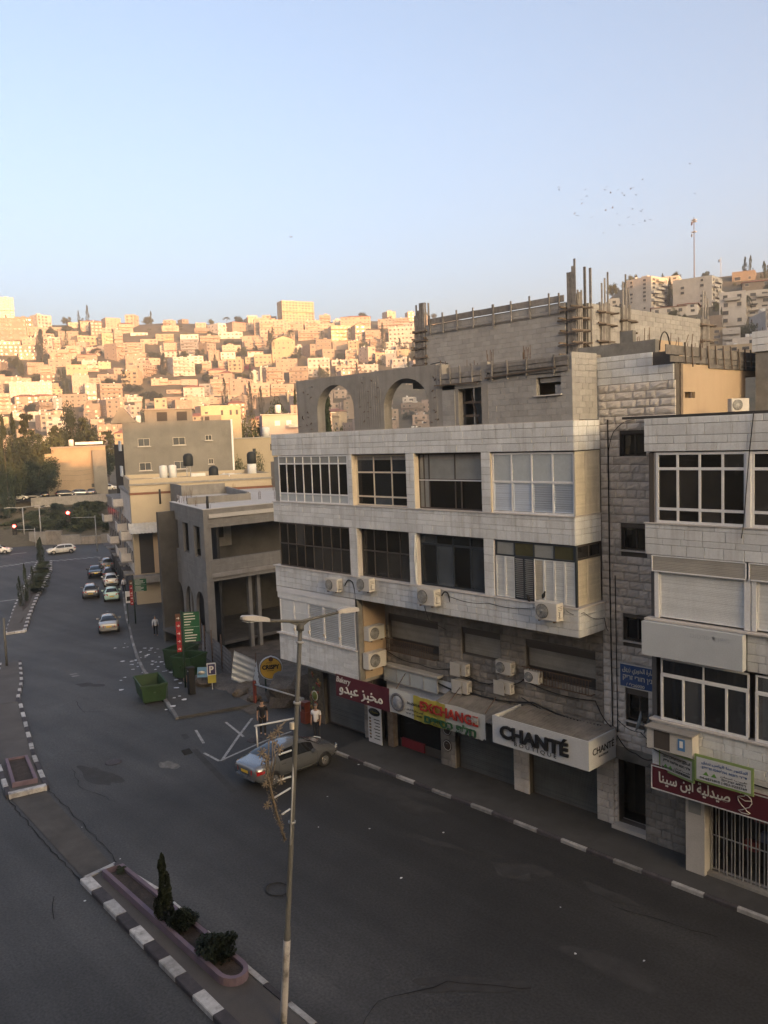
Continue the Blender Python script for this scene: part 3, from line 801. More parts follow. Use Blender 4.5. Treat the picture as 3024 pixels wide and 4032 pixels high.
W = window(main, FS, YF + .06, YS - .06, 9.86, 10.37, [.5], [], M_dframe, M_gl_d, y=.03)
for i, (a, b) in enumerate(((YF + .06, YF + .72), (YF + .74, YS - .1))):
    shutter(main, FS, a, b, 8.27, 9.84, 20, M_slaty, y=.03, tilt=.3, name='side_shutter', fmat=M_slaty, back=M_slaty)
# --- projecting first-floor bay on the left
bay = slab('bay_wall', M_stone_back, -33.36, YF + .015, 3.5, -27.56, YF + .26, 4.82)
stones(bay, FF, -33.4, -27.52, evenrows(3.5, 4.80, .215), (.3, .62), M_stone)
slab('sill', M_stone_cap, -33.5, YF - .1, 4.82, -27.5, YF + .25, 4.87)
slab('shutter_box', M_slatw, -33.34, YF - .04, 6.62, -27.55, YF + .25, 6.92)
slab('shutter_box', M_alu, -33.36, YF - .07, 6.92, -27.5, YF + .25, 7.2)
for i in range(5):
    a = -33.24 + 1.13 * i
    shutter(main, FF, a + .01, a + 1.11, 4.88, 6.62, 3 if i < 2 else 19, M_slatw, y=.02, tilt=.03 if i < 2 else .55, fmat=M_alu, back=M_slatb, fw=.05)
    if i: bar('latch_box', M_cframe, main, FF, a - .05, a + .05, -.05, 0, 5.1 + .02 * i, 5.22 + .02 * i)
slab('bay_side', M_tan, -27.55, YF + .27, 3.55, -27.34, YS + .02, 7.2)
slab('bay_side', M_conc_wet, -27.56, YF + .0, 3.5, -27.40, YF + .27, 7.2)
slab('bay_end', M_conc, -33.36, YF + .26, 3.5, -33.2, 27, 7.2)
# --- recessed first-floor wall
HO = [(-27.15, -24.05, 4.85, 6.26), (-22.72, -20.68, 5.22, 6.32), (-19.42, -16.33, 4.9, 6.26)]
mb = MB()
xs = [-27.34, -27.15, -24.05, -22.72, -20.68, -19.42, -16.33, -16.0]
for i in range(7):
    a, b = xs[i], xs[i + 1]
    h = [q for q in HO if abs(q[0] - a) < .01]
    if h: mb.box(a, YS + .03, 3.2, b, YS + .3, h[0][2]); mb.box(a, YS + .03, h[0][3], b, YS + .3, 7.2)
    else: mb.box(a, YS + .03, 3.2, b, YS + .3, 7.2)
rec = mb.obj('recessed_wall', M_joint_dark, main)
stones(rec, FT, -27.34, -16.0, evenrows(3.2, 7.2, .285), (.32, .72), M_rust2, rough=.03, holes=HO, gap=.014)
for k, (a, b, z0, z1) in enumerate(HO):
    slab('shutter_box', M_dframe, a, YS + .05, z1 - .24, b, YS + .28, z1)
    shutter(main, FT, a, b, z0 + (.35 if k != 1 else 0), z1 - .24, 15 if k != 1 else 18, M_slatr, y=.16, tilt=.1, th=.015, name='roller_shutter', fmat=M_dframe)
    if k != 1:
        slab('window_void', M_dark, a, YS + .24, z0, b, YS + .28, z0 + .36)
        mb = MB()
        for q in range(int((b - a) / .13)): mb.box(a + .1 + .13 * q, YS - .3, z0 - .12, a + .115 + .13 * q, YS - .285, z0 + .42)
        mb.box(a, YS - .31, z0 + .40, b, YS - .275, z0 + .43); mb.box(a, YS - .31, z0 - .14, b, YS - .275, z0 - .11)
        mb.box(a, YS - .3, z0 - .13, a + .02, YS + .02, z0 - .11); mb.box(b - .02, YS - .3, z0 - .13, b, YS + .02, z0 - .11)
        mb.obj('window_guard', M_rebar, main)
# --- shop storey
GF = frame((0, 25.30, 0), UX)
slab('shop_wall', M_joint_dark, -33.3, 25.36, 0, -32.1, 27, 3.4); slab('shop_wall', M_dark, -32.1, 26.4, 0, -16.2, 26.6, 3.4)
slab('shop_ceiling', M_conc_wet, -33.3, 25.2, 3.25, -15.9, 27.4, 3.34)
for a, b in ((-29.0, -28.35), (-24.05, -23.2), (-20.1, -19.35), (-16.3, -15.6)):
    p = slab('shop_pillar', M_joint_dark, a + .02, 25.34, 0, b - .02, 26.0, 3.3)
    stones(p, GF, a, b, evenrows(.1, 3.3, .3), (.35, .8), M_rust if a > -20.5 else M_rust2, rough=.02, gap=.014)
for a, b, z1 in ((-31.9, -29.0, 3.2), (-23.2, -20.1, 3.1), (-19.35, -16.3, 3.0)):
    shutter(main, GF, a, b, .12, z1, 34, M_slatd, y=.25, tilt=.22, th=.014, name='roller_shutter', fmat=M_dframe, fw=.05)
# open money-changer front: counter, glass, red fridge panel
slab('shop_counter', M_dframe, -26.9, 25.6, .12, -24.1, 25.75, .55); slab('shop_window', M_gl, -26.9, 25.58, .55, -24.1, 25.6, 2.4)
slab('drinks_panel', flat('red_panel', (.15, .014, .02)), -26.7, 25.5, .2, -25.3, 25.58, .6)
slab('door_jamb', M_wood, -27.3, 25.2, .1, -26.95, 25.5, 2.6); slab('shop_shelf', M_slatg, -26.6, 25.9, 1.2, -24.6, 26.2, 1.9)
slab('fanlight', M_alu, -27.3, 25.25, 2.75, -23.3, 25.32, 3.85)
window(main, frame((0, 25.05, 0), UX), -27.25, -23.9, 3.28, 4.0, [.25, .5, .75], [], M_metal, M_frost, y=0, fw=.06)
slab('hanging_panel', M_slatg, -27.3, 24.95, 4.0, -23.8, 25.3, 4.1)
# door and wall under the stair tower are in the next part
# corrugated canopy behind the signs
def corrugated(name, mt, parent, p0, p1, p2, n, amp, m=None):
    """sheet spanned from p0 along p1 (ridges across) and p2"""
    p0, p1, p2 = Vector(p0), Vector(p1), Vector(p2)
    nrm = (p1 - p0).cross(p2 - p0).normalized()
    mb = MB(); vs = []; k = n * 4
    for i in range(k + 1):
        o_ = nrm * amp * math.sin(i * PI / 2)
        vs += [p0 + (p1 - p0) * i / k + o_, p2 + (p1 - p0) * i / k + o_]
    w = len(vs)
    vs += [v - nrm * .008 for v in vs]
    fs = [(2 * i, 2 * i + 2, 2 * i + 3, 2 * i + 1) for i in range(k)] + [(w + 2 * i + 1, w + 2 * i + 3, w + 2 * i + 2, w + 2 * i) for i in range(k)]
    mb.add(vs, fs, True)
    return mb.obj(name, mt, parent, m)
M_corr = mat('old_corrugated', (.20, .185, .165), var=.3, scale=1.2, stain=.5, stain_c=(.07, .06, .05), stain_s=1.5, rough=.7)
for i in range(6):
    a = -23.3 + 1.3 * i
    zf = (3.22 if a < -20 else 3.62) + .02 * (i % 2)
    corrugated('canopy_sheet', M_corr, main, (a, 23.85 if a < -20 else 23.6, zf), (a + 1.32, 23.85 if a < -20 else 23.6, zf), (a, 25.33, max(zf + .12, 3.62) + .015 * (i % 2)), 9, .022)

# --- stair tower
TH = [(-15.25, -14.25, 13.33, 14.1), (-15.24, -14.25, 10.12, 10.9), (-15.2, -14.25, 6.95, 7.77), (-15.13, -14.26, 4.11, 5.05), (-15.46, -14.2, .3, 2.6)]
mb = MB()
def wallholes(mb, x0, x1, z0, z1, y0, y1, holes):
    """wall of boxes in columns round holes stacked above each other"""
    hs = sorted(holes, key=lambda q: q[2])
    a = min(q[0] for q in hs); b = max(q[1] for q in hs)
    mb.box(x0, y0, z0, a, y1, z1); mb.box(b, y0, z0, x1, y1, z1)
    z = z0
    for q in hs:
        mb.box(a, y0 + .001, z, b, y1 - .001, q[2]); z = q[3]
        if q[0] > a + .01: mb.box(a, y0 + .001, q[2], q[0], y1 - .001, q[3])
        if q[1] < b - .01: mb.box(q[1], y0 + .001, q[2], b, y1 - .001, q[3])
    mb.box(a, y0 + .001, z, b, y1 - .001, z1)
wallholes(mb, -16.0, -13.22, .12, 16.72, YS + .03, YS + .3, TH)
mb.box(-16.0, YS + 1.5, 0, -13.22, YS + 1.7, 16.6)
tow = mb.obj('stair_tower', M_joint_dark, main)
stones(tow, FT, -16.0, -13.2, evenrows(.15, 14.2, .285), (.28, .68), M_rust, rough=.035, holes=TH, gap=.015)
stones(tow, FT, -16.05, -13.2, rows(14.2, [.25, .25, .26, .27, .27, .28]), (.32, .72), M_rust, rough=.045, gap=.014, holes=TH)
stones(tow, FT, -16.08, -13.25, [(15.78, 16.02), (16.02, 16.3)], (.5, .95), M_stone, gap=.012); stones(tow, FT, -16.1, -14.0, [(16.3, 16.56), (16.56, 16.74)], (.4, .8), M_stone)
for (a, b, z0, z1) in TH[:4]:
    window(main, FT, a, b, z0, z1, [.5], [], M_dframe, M_gl_d, y=.2, fw=.05)
    slab('sill', M_stone_cap, a - .06, YS - .07, z0 - .05, b + .06, YS + .25, z0)
slab('doorstep', M_conc_l, -15.55, YS - .35, .1, -14.1, YS + .4, .28)
slab('door_lintel', M_conc_wet, -15.9, YS - .06, 2.62, -13.9, YS + .02, 3.1)
slab('entrance_void', M_dark, -15.5, YS + 1.2, .25, -14.1, YS + 1.3, 2.7)
# ---------------------------------------------------------------- second stone building, cut by the right edge of the picture
rb = thing('stone_building', (-5, 27, 0), 'white stone building with aluminium windows and roller shutters above the pharmacy sign', 'building')
def slab2(name, mt, *a): return MB().box(*a).obj(name, mt, rb)
X0, X1 = -13.42, 4.0
for n, z0, z1, hs in (('parapet', 13.53, 14.56, [.24, .24, .34, .21]), ('spandrel', 10.31, 11.28, [.33, .19, .3, .15])):
    b = slab2(n, M_stone_back, X0 + .02, YF + .015, z0, X1, YF + .26, z1)
    stones(b, FF, X0, -2.6, rows(z0, hs), (.45, 1.0), M_stone)
slab2('roof_edge', flat('bitumen', (.045, .045, .045), rough=.9), -14.2, YF + .02, 14.565, X1, 25.6, 14.64)
slab2('sill', M_stone_cap, X0 - .03, YF - .05, 11.28, -2.6, YF + .25, 11.315)
b = slab2('spandrel', M_stone_back, X0 + .1, YF + .015, 7.1, X1, YF + .26, 8.22)
stones(b, FF, -10.2, -2.6, rows(7.1, [.3, .22, .34, .24]), (.4, .75), M_stone)
b = slab2('spandrel', M_stone_back, X0 + .2, YF + .015, 2.7, X1, YF + .26, 5.0)
stones(b, FF, -13.24, -2.6, rows(2.72, [.3, .3, .3, .3, .3, .26, .26, .24]), (.36, .72), M_stone)
slab2('sill', M_stone_cap, -13.3, YF - .08, 4.98, -2.6, YF + .25, 5.03)
for z in (13.3, 10.35, 7.15, 3.1): slab2('floor_slab', M_conc, X0 + .1, YF + .27, z, X1, 34, z + .22)
slab2('back_wall', M_room, X0 + .1, 26.8, 0, X1, 36, 14.5)
slab2('end_wall', M_stone_back, X0 + .04, YF + .27, 2.8, X0 + .2, 26.8, 14.4)
slab2('downpipe', M_dframe, -13.30, YF + .05, 11.3, -13.14, YF + .25, 13.5)
slab2('reveal', M_rust, -13.14, YF + .08, 11.3, -13.05, YF + .25, 13.5)
for a, b in ((-13.05, -10.25), (-10.11, -7.3), (-7.16, -4.4)):
    window(rb, FF, a, b, 11.32, 13.5, [.25, .5, .75], [.20, .77], M_alu, M_gl_d, y=.08, fw=.075, th=.07)
slab2('mullion_post', M_alu, -10.25, YF + .0, 11.32, -10.11, YF + .2, 13.5)
for z0, z1 in ((11.3, 13.55), (8.2, 10.35), (5.0, 7.1)):
    b = slab2('pier', M_stone_back, -4.4, YF + .015, z0, X1, YF + .26, z1); stones(b, FF, -4.4, -2.6, evenrows(z0, z1, .27), (.4, .75), M_stone)
bar('curtain', M_slatd, rb, FF, -12.9, -4, 1.2, 1.22, 11.5, 13.2)
# roller shutters of the second storey
for a, b in ((-13.2, -10.22), (-10.16, -7.25), (-7.2, -4.4)):
    shutter(rb, FF, a, b, 9.78, 10.3, 9, M_slatg, y=.0, tilt=.25, name='shutter_box', fmat=M_alu)
    shutter(rb, FF, a + .22, b - .08, 8.34, 9.76, 26, M_slatw, y=.1, tilt=.12, name='roller_shutter', fmat=M_alu, back=M_slatg)
    slab2('jamb', M_alu, a + .07, YF + .02, 8.3, a + .21, YF + .2, 9.78)
slab2('jamb', M_alu, -10.3, YF + .02, 8.3, -10.12, YF + .2, 9.78)
slab2('sill', M_stone_cap, -13.42, YF - .12, 8.22, -2.6, YF + .26, 8.28)
# first-floor windows with curtains
for a, b in ((-12.95, -10.17), (-9.98, -7.2), (-7.0, -4.4)):
    window(rb, FF, a, b, 5.04, 6.52, [.27, .5, .76], [], M_alu, M_gl, y=.06, fw=.075, th=.08); window(rb, FF, a, b, 6.5, 7.02, [.5], [], M_alu, M_gl, y=.075, fw=.05, th=.06)
M_curt = mat('curtain_lilac', (.17, .155, .19), var=.15, rand=.15); M_curt2 = mat('curtain_pale', (.33, .36, .34), var=.1, rand=.1)
def curtain(x0, x1, z0, z1, mt, y=.35):
    mb = MB(); n = max(4, int((x1 - x0) / .05)); vs = []
    for i in range(n + 1):
        x = x0 + (x1 - x0) * i / n; yy = y + .035 * math.sin(i * 1.6) + .015 * math.sin(i * .7)
        vs += [FF @ Vector((x, yy, z0)), FF @ Vector((x, yy, z1))]
    mb.add(vs, [(2 * i, 2 * i + 2, 2 * i + 3, 2 * i + 1) for i in range(n)], True)
    mb.obj('curtain', mt, rb)
curtain(-12.8, -10.3, 6.5, 7.0, M_curt); curtain(-10.95, -10.25, 5.1, 6.5, M_curt); curtain(-12.75, -12.35, 5.1, 6.5, M_blind); curtain(-9.9, -4.6, 5.1, 7, M_curt2)
# shop storey: stone jamb, white pillar, pharmacy grille
b = slab2('shop_wall', M_joint_dark, -14.2, YS - .35, .1, -12.45, YS + .1, 2.75)
stones(b, frame((0, YS - .37, 0), UX), -14.2, -12.45, evenrows(.12, 2.75, .3), (.35, .7), M_rust2, rough=.02, gap=.014)
slab2('pillar', M_conc_l, -12.3, YF + .35, .12, -11.68, YF + .95, 2.8)
slab2('pillar_notice', M_frostg, -12.2, YF + .335, 2.1, -11.8, YF + .349, 2.5)
slab2('shop_back', M_dark, -12.4, 26, .1, X1, 26.2, 2.8)
slab2('threshold', M_conc, -11.7, YF + .5, .1, X1, YF + .95, .24)
gr = thing('folding_grille', (-9.8, YF + .72, .24), 'folded steel bar grille closing the pharmacy front', 'grille')
for i in range(60):
    x = -11.62 + i * .125
    mb = MB(); mb.cb(0, (.03 if i % 2 else -.03), 1.25, .03, .03, 2.5)
    put('bar', mb.mesh('bar', M_metal), gr, T(x, YF + .72, .24))
for z in (.3, 1.4, 2.6):
    put('rail', MB().box(-11.65, YF + .70, z, -4.1, YF + .74, z + .03).mesh('rail', M_metal), gr)
for i, (x, z, c) in enumerate([(-10.9, .9, (.2, .05, .05)), (-10.4, 1.3, (.1, .12, .2)), (-9.9, .8, (.3, .28, .2)), (-9.5, 1.5, (.08, .15, .08)), (-10.6, 1.9, (.25, .1, .1)), (-9.2, 1.1, (.2, .2, .25))]):
    slab2('shop_shelf', flat('goods_%d' % i, c), x, 25.2, z, x + .38, 25.4, z + .3)
# ---------------------------------------------------------------- unfinished storey with arches on the roof
YU = YF + .08
ru = thing('unfinished_storey', (-23.6, 25, 14.6), 'raw concrete storey with two arches under construction above the white parapet', 'building')
def arch_wall(x0, x1, z0, z1, arches, y0, y1):
    """concrete wall with round-headed openings (xa, xb, springing z)"""
    mb = MB()
    def poly(pts):
        n = len(pts)
        mb.add([(x, y0, z) for x, z in pts] + [(x, y1, z) for x, z in pts], [tuple(range(n)), tuple(range(2 * n - 1, n - 1, -1))] + [(i, n + i, n + (i + 1) % n, (i + 1) % n) for i in range(n)])
    cuts = [x0] + [c for a in arches for c in ((a[0] + a[1]) / 2,)] + [x1]
    for i in range(len(arches) + 1):
        l = arches[i - 1] if i else None
        r_ = arches[i] if i < len(arches) else None
        def half(a, left):
            r = (a[1] - a[0]) / 2; c = (a[0] + a[1]) / 2; out = []
            for k in range(11):
                t = PI / 2 * k / 10
                out.append((c + (r * math.cos(t) if not left else -r * math.cos(t)), a[2] + a[3] * math.sin(t)))
            return out
        pts = []
        if l is None: pts += [(x0, z0)]
        else: pts += list(reversed(half(l, False)))[0:] + [(l[1], z0)]
        if r_ is None: pts += [(x1, z0), (x1, z1)]
        else: pts += [(r_[0], z0)] + half(r_, True) + [((r_[0] + r_[1]) / 2, z1)]
        pts += [(x0, z1)] if l is None else [((l[0] + l[1]) / 2, z1)]
        poly(pts)
    return mb
me = arch_wall(-31.2, -22.28, 14.63, 17.04, [(-29.72, -27.2, 15.6, 1.08), (-25.3, -22.72, 15.5, 1.12)], YU, YU + .45).mesh('arch_wall', M_conc)
tri_tidy(me); put('arch_wall', me, ru)
def s3(name, mt, *a): return MB().box(*a).obj(name, mt, ru)
s3('column', M_conc, -22.28, YU + .01, 14.63, -22.0, YU + .44, 17.0)
# board marks and ties on the concrete: proud fins left by the formwork
for i in range(34):
    x = rnd.choice([rnd.uniform(-27.0, -25.4), rnd.uniform(-31.1, -29.9), rnd.uniform(-22.7, -22.1)])
    z = rnd.uniform(14.75, 16.8)
    put('formwork_tie', ubox(M_rebar, 'formwork_tie'), ru, T(x, YU - .02, z) @ RY(rnd.uniform(-1, 1)) @ SC(.10, .03, .018))
for i in range(11):
    x = -26.9 + i * .14
    bar('board_mark', M_conc, ru, frame((0, YU, 0), UX), x, x + .03, -.012, .0, 14.7, rnd.uniform(16.2, 16.9))
FU = frame((0, YU, 0), UX)
FUS = frame((-16.08, 0, 0), UY)
WH = [(-17.55, -16.54, 15.53, 16.14)]
mb = MB()
mb.box(-19.74, YU + .02, 14.63, -17.55, YU + .2, 16.8); mb.box(-16.54, YU + .02, 14.63, -16.1, YU + .2, 16.8); mb.box(-17.55, YU + .021, 14.63, -16.54, YU + .2, 15.53); mb.box(-17.55, YU + .021, 16.14, -16.54, YU + .2, 16.8)
mb.box(-16.28, YU + .2, 14.63, -16.1, YS, 16.9)
bw = mb.obj('block_wall', M_block_joint, ru)
stones(bw, FU, -19.74, -16.09, evenrows(14.63, 16.33, .2), (.4, .4), M_block, name='concrete_block', gap=.005, holes=WH, bond=.4, proud=.0)
stones(bw, FUS, YU, YS - .02, evenrows(14.63, 16.9, .205), (.4, .4), M_block, name='concrete_block', gap=.005, bond=.4, proud=.0)
mb = MB(); mb.box(-22.0, YU + .02, 14.63, -21.36, YU + .2, 16.2)
bw2 = mb.obj('block_wall', M_block_joint, ru)
stones(bw2, FU, -22.0, -21.36, evenrows(14.63, 16.0, .2), (.4, .4), M_block, name='concrete_block', gap=.005, bond=.4, proud=.0)
s3('column', M_conc, -21.36, YU + .03, 14.63, -21.2, YU + .3, 16.0)
s3('column', M_conc, -20.03, YU - .01, 14.63, -19.72, YU + .3, 16.9)
s3('beam', M_conc, -22.0, YU + .02, 16.0, -19.7, YU + .3, 16.62)
s3('beam', M_conc, -19.7, YU + .03, 16.34, -16.15, YU + .3, 16.75)
s3('window_sill', M_stone_cap, -17.62, YU - .08, 15.49, -16.48, YU + .18, 15.53)
s3('window_lintel', M_conc, -17.45, YU + .1, 15.95, -16.6, YU + .3, 16.1)
s3('window_block', M_block, -16.85, YU + .12, 15.54, -16.62, YU + .3, 15.85); s3('window_block', M_block, -16.66, YU + .06, 15.535, -16.56, YU + .2, 15.7)
# opening with props and the tan plastered wall seen through it
s3('inner_wall', M_tan, -21.5, 27.2, 14.0, -17.9, 27.35, 16.75)
s3('floor', M_conc, -31.2, YU + .5, 14.3, -16.3, 36, 14.5)
for x0, z0, x1, z1 in ((-20.95, 15.9, -20.62, 14.66),):
    MB().tube([(x0, YU + .5, z0), (x1, YU + .45, z1)], .045, 6).obj('prop', M_wood, ru)
for z, a, b in ((15.48, -21.3, -20.2), (14.98, -21.3, -20.5)):
    MB().cb(0, 0, 0, b - a, .03, .09, T((a + b) / 2, YU + .42, z) @ RY(.03)).obj('plank', M_wood, ru)
s3('inner_column', M_conc, -24.4, 26.2, 14.5, -23.9, 26.6, 16.6); s3('inner_column', M_conc, -25.6, 28, 14.5, -25.2, 28.5, 16.6); s3('inner_wall', M_conc_wet, -25.2, 29.5, 14.5, -21, 29.8, 16.7); s3('ceiling_beam', M_conc, -25.9, 26.2, 16.35, -21, 26.7, 16.8)
s3('inner_column', M_conc, -23.1, 26.0, 14.5, -22.7, 26.5, 16.6)
# edge formwork: planks, stakes
def stake(name, x, y, z0, z1, w=.055, lean=0., parent=ru, t=.04):
    put(name, ubox(M_plank, name), parent, T(x, y, (z0 + z1) / 2) @ RY(lean) @ SC(w, t, z1 - z0))
def planks(x0, x1, y, zs, parent, name='plank', tilt=0.):
    for k, (z0, z1) in enumerate(zs):
        x = x0
        while x < x1 - .1:
            L = min(rnd.uniform(1.6, 3.0), x1 - x)
            put(name, ubox(M_plank, name), parent, T(x + L / 2, y - .012 * (k % 2), (z0 + z1) / 2) @ RY(tilt + rnd.uniform(-.008, .008)) @ SC(L - .01, .03, z1 - z0 - .012))
            x += L
planks(-22.2, -20.0, YU - .04, [(16.22, 16.40), (16.42, 16.62)], ru)
planks(-19.75, -16.2, YU - .04, [(16.28, 16.44), (16.47, 16.62), (16.63, 16.78)], ru)
for x in (-22.0, -21.5, -21.0, -20.4, -19.45, -18.75, -17.9, -16.75): stake('stake', x, YU - .09, 16.18, 16.85 + rnd.uniform(0, .12), lean=rnd.uniform(-.03, .03))
put('ledger', ubox(M_wood, 'ledger'), ru, T(-18.2, YU - .11, 16.36) @ RY(-.045) @ SC(3.1, .035, .05))
put('ledger', ubox(M_wood, 'ledger'), ru, T(-21.2, YU - .11, 16.19) @ RY(.01) @ SC(2.2, .035, .05))
def rebar(x, y, z, n, h, parent, spread=.12, name='starter_bar'):
    for i in range(n):
        a = x + rnd.uniform(-spread, spread); b = y + rnd.uniform(-spread, spread)
        MB().tube([(a, b, z), (a + rnd.uniform(-.03, .03), b, z + h * rnd.uniform(.6, 1.1))], .012, 5).obj(name, M_rebar, parent)
rebar(-19.9, YU + .4, 16.8, 5, .6, ru); rebar(-18.55, YU + .6, 16.8, 8, .55, ru, .25); rebar(-21.0, YU + .6, 16.6, 6, .45, ru, .3); rebar(-22.2, YU + .3, 16.9, 4, .3, ru)
MB().tube([(-23.4, YU + .6, 16.9), (-23.1, YU + .6, 17.12), (-22.6, YU + .6, 17.16), (-22.1, YU + .5, 17.05)], .018, 6).obj('pipe', M_cable, ru)
# slab, tower head, upstand
s3('roof_slab', M_conc, -26.3, YU + .3, 16.62, -16.12, 37.2, 16.86)
s3('upstand', M_conc_wet, -17.06, 25.66, 16.74, -14.06, 25.9, 17.18)
mb = MB(); mb.box(-15.63, 26.1, 16.8, -15.13, 26.3, 17.62); mb.box(-15.13, 26.1, 16.8, -14.7, 26.3, 17.2); mb.obj('upstand', M_conc_wet, ru)
s3('upstand_return', M_tan, -14.1, 25.9, 16.3, -14.04, 27.5, 17.16)
rebar(-14.8, 26.3, 17.0, 6, .6, ru, .25)
# tan plastered head of the stair tower with its beam formwork
hd = thing('stair_head', (-13.3, 28.4, 14.6), 'tan plastered stair head topped with weathered beam formwork', 'building')
def s4(name, mt, *a): return MB().box(*a).obj(name, mt, hd)
mb = MB(); mb.box(-14.4, YS + .31, 14.6, -13.2, 25.98, 16.3); mb.box(-14.4, 25.98, 14.6, -13.2, 26.68, 15.2); mb.box(-14.4, 25.98, 15.4, -13.2, 26.68, 16.3); mb.box(-14.4, 26.68, 14.6, -13.2, 30.56, 16.3); mb.box(-14.4, 30.56, 16.0, -13.2, 31.55, 16.3)
mb.obj('wall', M_tan, hd)
s4('jamb', M_wood, -13.24, YS + .30, 14.6, -13.17, YS + .45, 16.3)
s4('vent_void', M_dark, -14.2, 25.98, 15.2, -13.6, 26.68, 15.4); s4('vent_post', M_wood, -13.3, 26.42, 15.2, -13.22, 26.5, 15.4)
s4('door_leaf', M_frostg, -13.45, 30.6, 14.65, -13.4, 31.0, 16.0); s4('door_void', M_dark, -14.3, 30.56, 14.6, -14.2, 31.6, 16.0)
s4('ring_beam', M_conc_l, -14.4, YS + .2, 16.3, -13.24, 31.6, 16.55)
FH = frame((-13.2, 0, 0), UY)
for (a, b, z0, z1, o_) in ((24.62, 27.4, 16.56, 16.86, .06), (27.42, 31.6, 16.54, 16.84, .07), (24.95, 28.3, 16.34, 16.54, .03), (28.3, 31.6, 16.36, 16.52, .04), (27.6, 31.6, 16.2, 16.34, .03)):
    put('plank', ubox(M_plank, 'plank'), hd, FH @ T((a + b) / 2, -o_, (z0 + z1) / 2) @ RY(rnd.uniform(-.006, .006)) @ SC(b - a, .03, z1 - z0))
for i in range(11):
    y = 25.75 + i * .56 + rnd.uniform(-.08, .08)
    L = rnd.uniform(.55, .8)
    put('brace', ubox(M_wood, 'brace'), hd, FH @ T(y, -.13, 16.92 - L / 2 + rnd.uniform(-.05, .08)) @ RY(-.14 + rnd.uniform(-.05, .05)) @ SC(.04, .04, L))
for i in range(9):
    y = 25.6 + i * .28
    MB().tube([(-13.5, y, 16.7), (-13.5 + rnd.uniform(-.1, .1), y + rnd.choice([0, 0, .02, .25]), 16.7 + rnd.uniform(.35, .75))], .011, 5).obj('starter_bar', M_rebar, hd)
MB().tube([(-13.6, 25.1 + .34 * (1 - math.cos(t)), 16.75 + .6 * math.sin(t) * (1 if t < 2.4 else .9)) for t in [PI * i / 12 for i in range(13)]], .02, 6).obj('bent_conduit', M_cable, hd)

# ---------------------------------------------------------------- upper unfinished block
Y2, X2 = 26.6, -17.69
ub_ = thing('unfinished_block', (-22, 31, 16.86), 'topmost grey concrete block room with timber column forms rising above the arches', 'building')
F2 = frame((0, Y2, 0), UX); F2S = frame((X2, 0, 0), UY)
mb = MB(); mb.box(-25.9, Y2 + .02, 16.87, -18.2, Y2 + .2, 19.04)
b2 = mb.obj('block_wall', M_block_joint, ub_)
stones(b2, F2, -25.4, -18.2, evenrows(16.87, 19.0, .2), (.4, .4), M_block, name='concrete_block', gap=.005, bond=.42, proud=.0)
mb = MB(); mb.box(X2 - .2, 27.5, 16.87, X2 - .02, 37.0, 19.0)
b3 = mb.obj('block_wall', M_block_joint, ub_)
stones(b3, F2S, 27.5, 37.0, evenrows(16.87, 19.0, .2), (.4, .4), M_block, name='concrete_block', gap=.005, bond=.42, proud=.0)
planks(-25.2, -18.2, Y2 - .05, [(19.05, 19.31)], ub_)
planks(-25.2, -18.2, Y2 - .05, [(18.66, 18.72)], ub_, name='ledger')
for i, x in enumerate((-25.05, -24.3, -23.5, -22.6, -21.55, -20.65, -19.75, -18.85, -18.4)):
    stake('stake', x, Y2 - .1, 18.62 if i != 4 else 18.5, 19.42 + rnd.uniform(-.03, .06), w=.06 if i != 4 else .1, parent=ub_)
def form(x, y, wx, wy, z0, z1, top, parent, tall=(0, 1)):
    """timber column form: vertical boards of uneven height"""
    put('column_core', ubox(M_conc, 'column_core'), parent, T(x, y, (z0 + z1) / 2) @ SC(wx * .8, wy * .8, z1 - z0))
    for side in range(4):
        L = wx if side % 2 == 0 else wy
        D = wy if side % 2 == 0 else wx
        k = max(2, round(L / .11))
        for i in range(k):
            h = top - rnd.choice([0, .05, .3, .5]) if (side in tall and (side != 1 or i % 2 == 0)) else z1 + rnd.uniform(-.05, .15)
            m = T(x, y, 0) @ RZ(side * PI / 2) @ T(-L / 2 + L * (i + .5) / k, -D / 2 - .015, (z0 + h) / 2) @ RY(rnd.uniform(-.006, .006)) @ SC(min(L / k - .008, .085), .028, h - z0)
            put('form_board', ubox(M_plank, 'form_board'), parent, m)
def clamps(x, y, wx, wy, zs, parent, ext=.25):
    for z in zs:
        for s in (-1, 1):
            put('clamp', ubox(M_wood, 'clamp'), parent, T(x + rnd.uniform(-.08, .08), y + s * (wy / 2 + .06), z + rnd.uniform(-.02, .02)) @ RY(rnd.uniform(-.05, .05)) @ SC(wx + 2 * ext, .06, .06))
            put('clamp', ubox(M_wood, 'clamp'), parent, T(x + s * (wx / 2 + .06), y + rnd.uniform(-.08, .08), z + .07) @ RX(rnd.uniform(-.05, .05)) @ SC(.06, wy + 2 * ext, .06))
form(-17.92, Y2 + .22, .40, .36, 16.9, 19.3, 20.6, ub_, (0,)); clamps(-17.95, Y2 + .22, .42, .5, (17.05, 17.45, 17.9, 18.35, 18.75), ub_, .34)
form(-25.75, Y2 + .2, .62, .4, 16.9, 19.0, 20.05, ub_); clamps(-25.75, Y2 + .2, .62, .4, (17.35, 17.7, 18.1, 18.45, 18.8), ub_, .12)
form(X2 - .15, 28.45, .4, .62, 17.3, 19.0, 20.3, ub_, (1,)); clamps(X2 - .15, 28.45, .4, .62, (17.55, 18.2, 18.65), ub_, .3)
form(X2 - .15, 29.95, .4, .62, 17.3, 19.0, 20.3, ub_, (1,)); clamps(X2 - .15, 29.95, .4, .62, (18.0, 18.45), ub_, .25)
form(X2 - .15, 36.7, .4, .7, 17.3, 19.0, 20.25, ub_, (1,)); clamps(X2 - .15, 36.7, .4, .7, (17.4, 18.0, 18.7), ub_, .25)
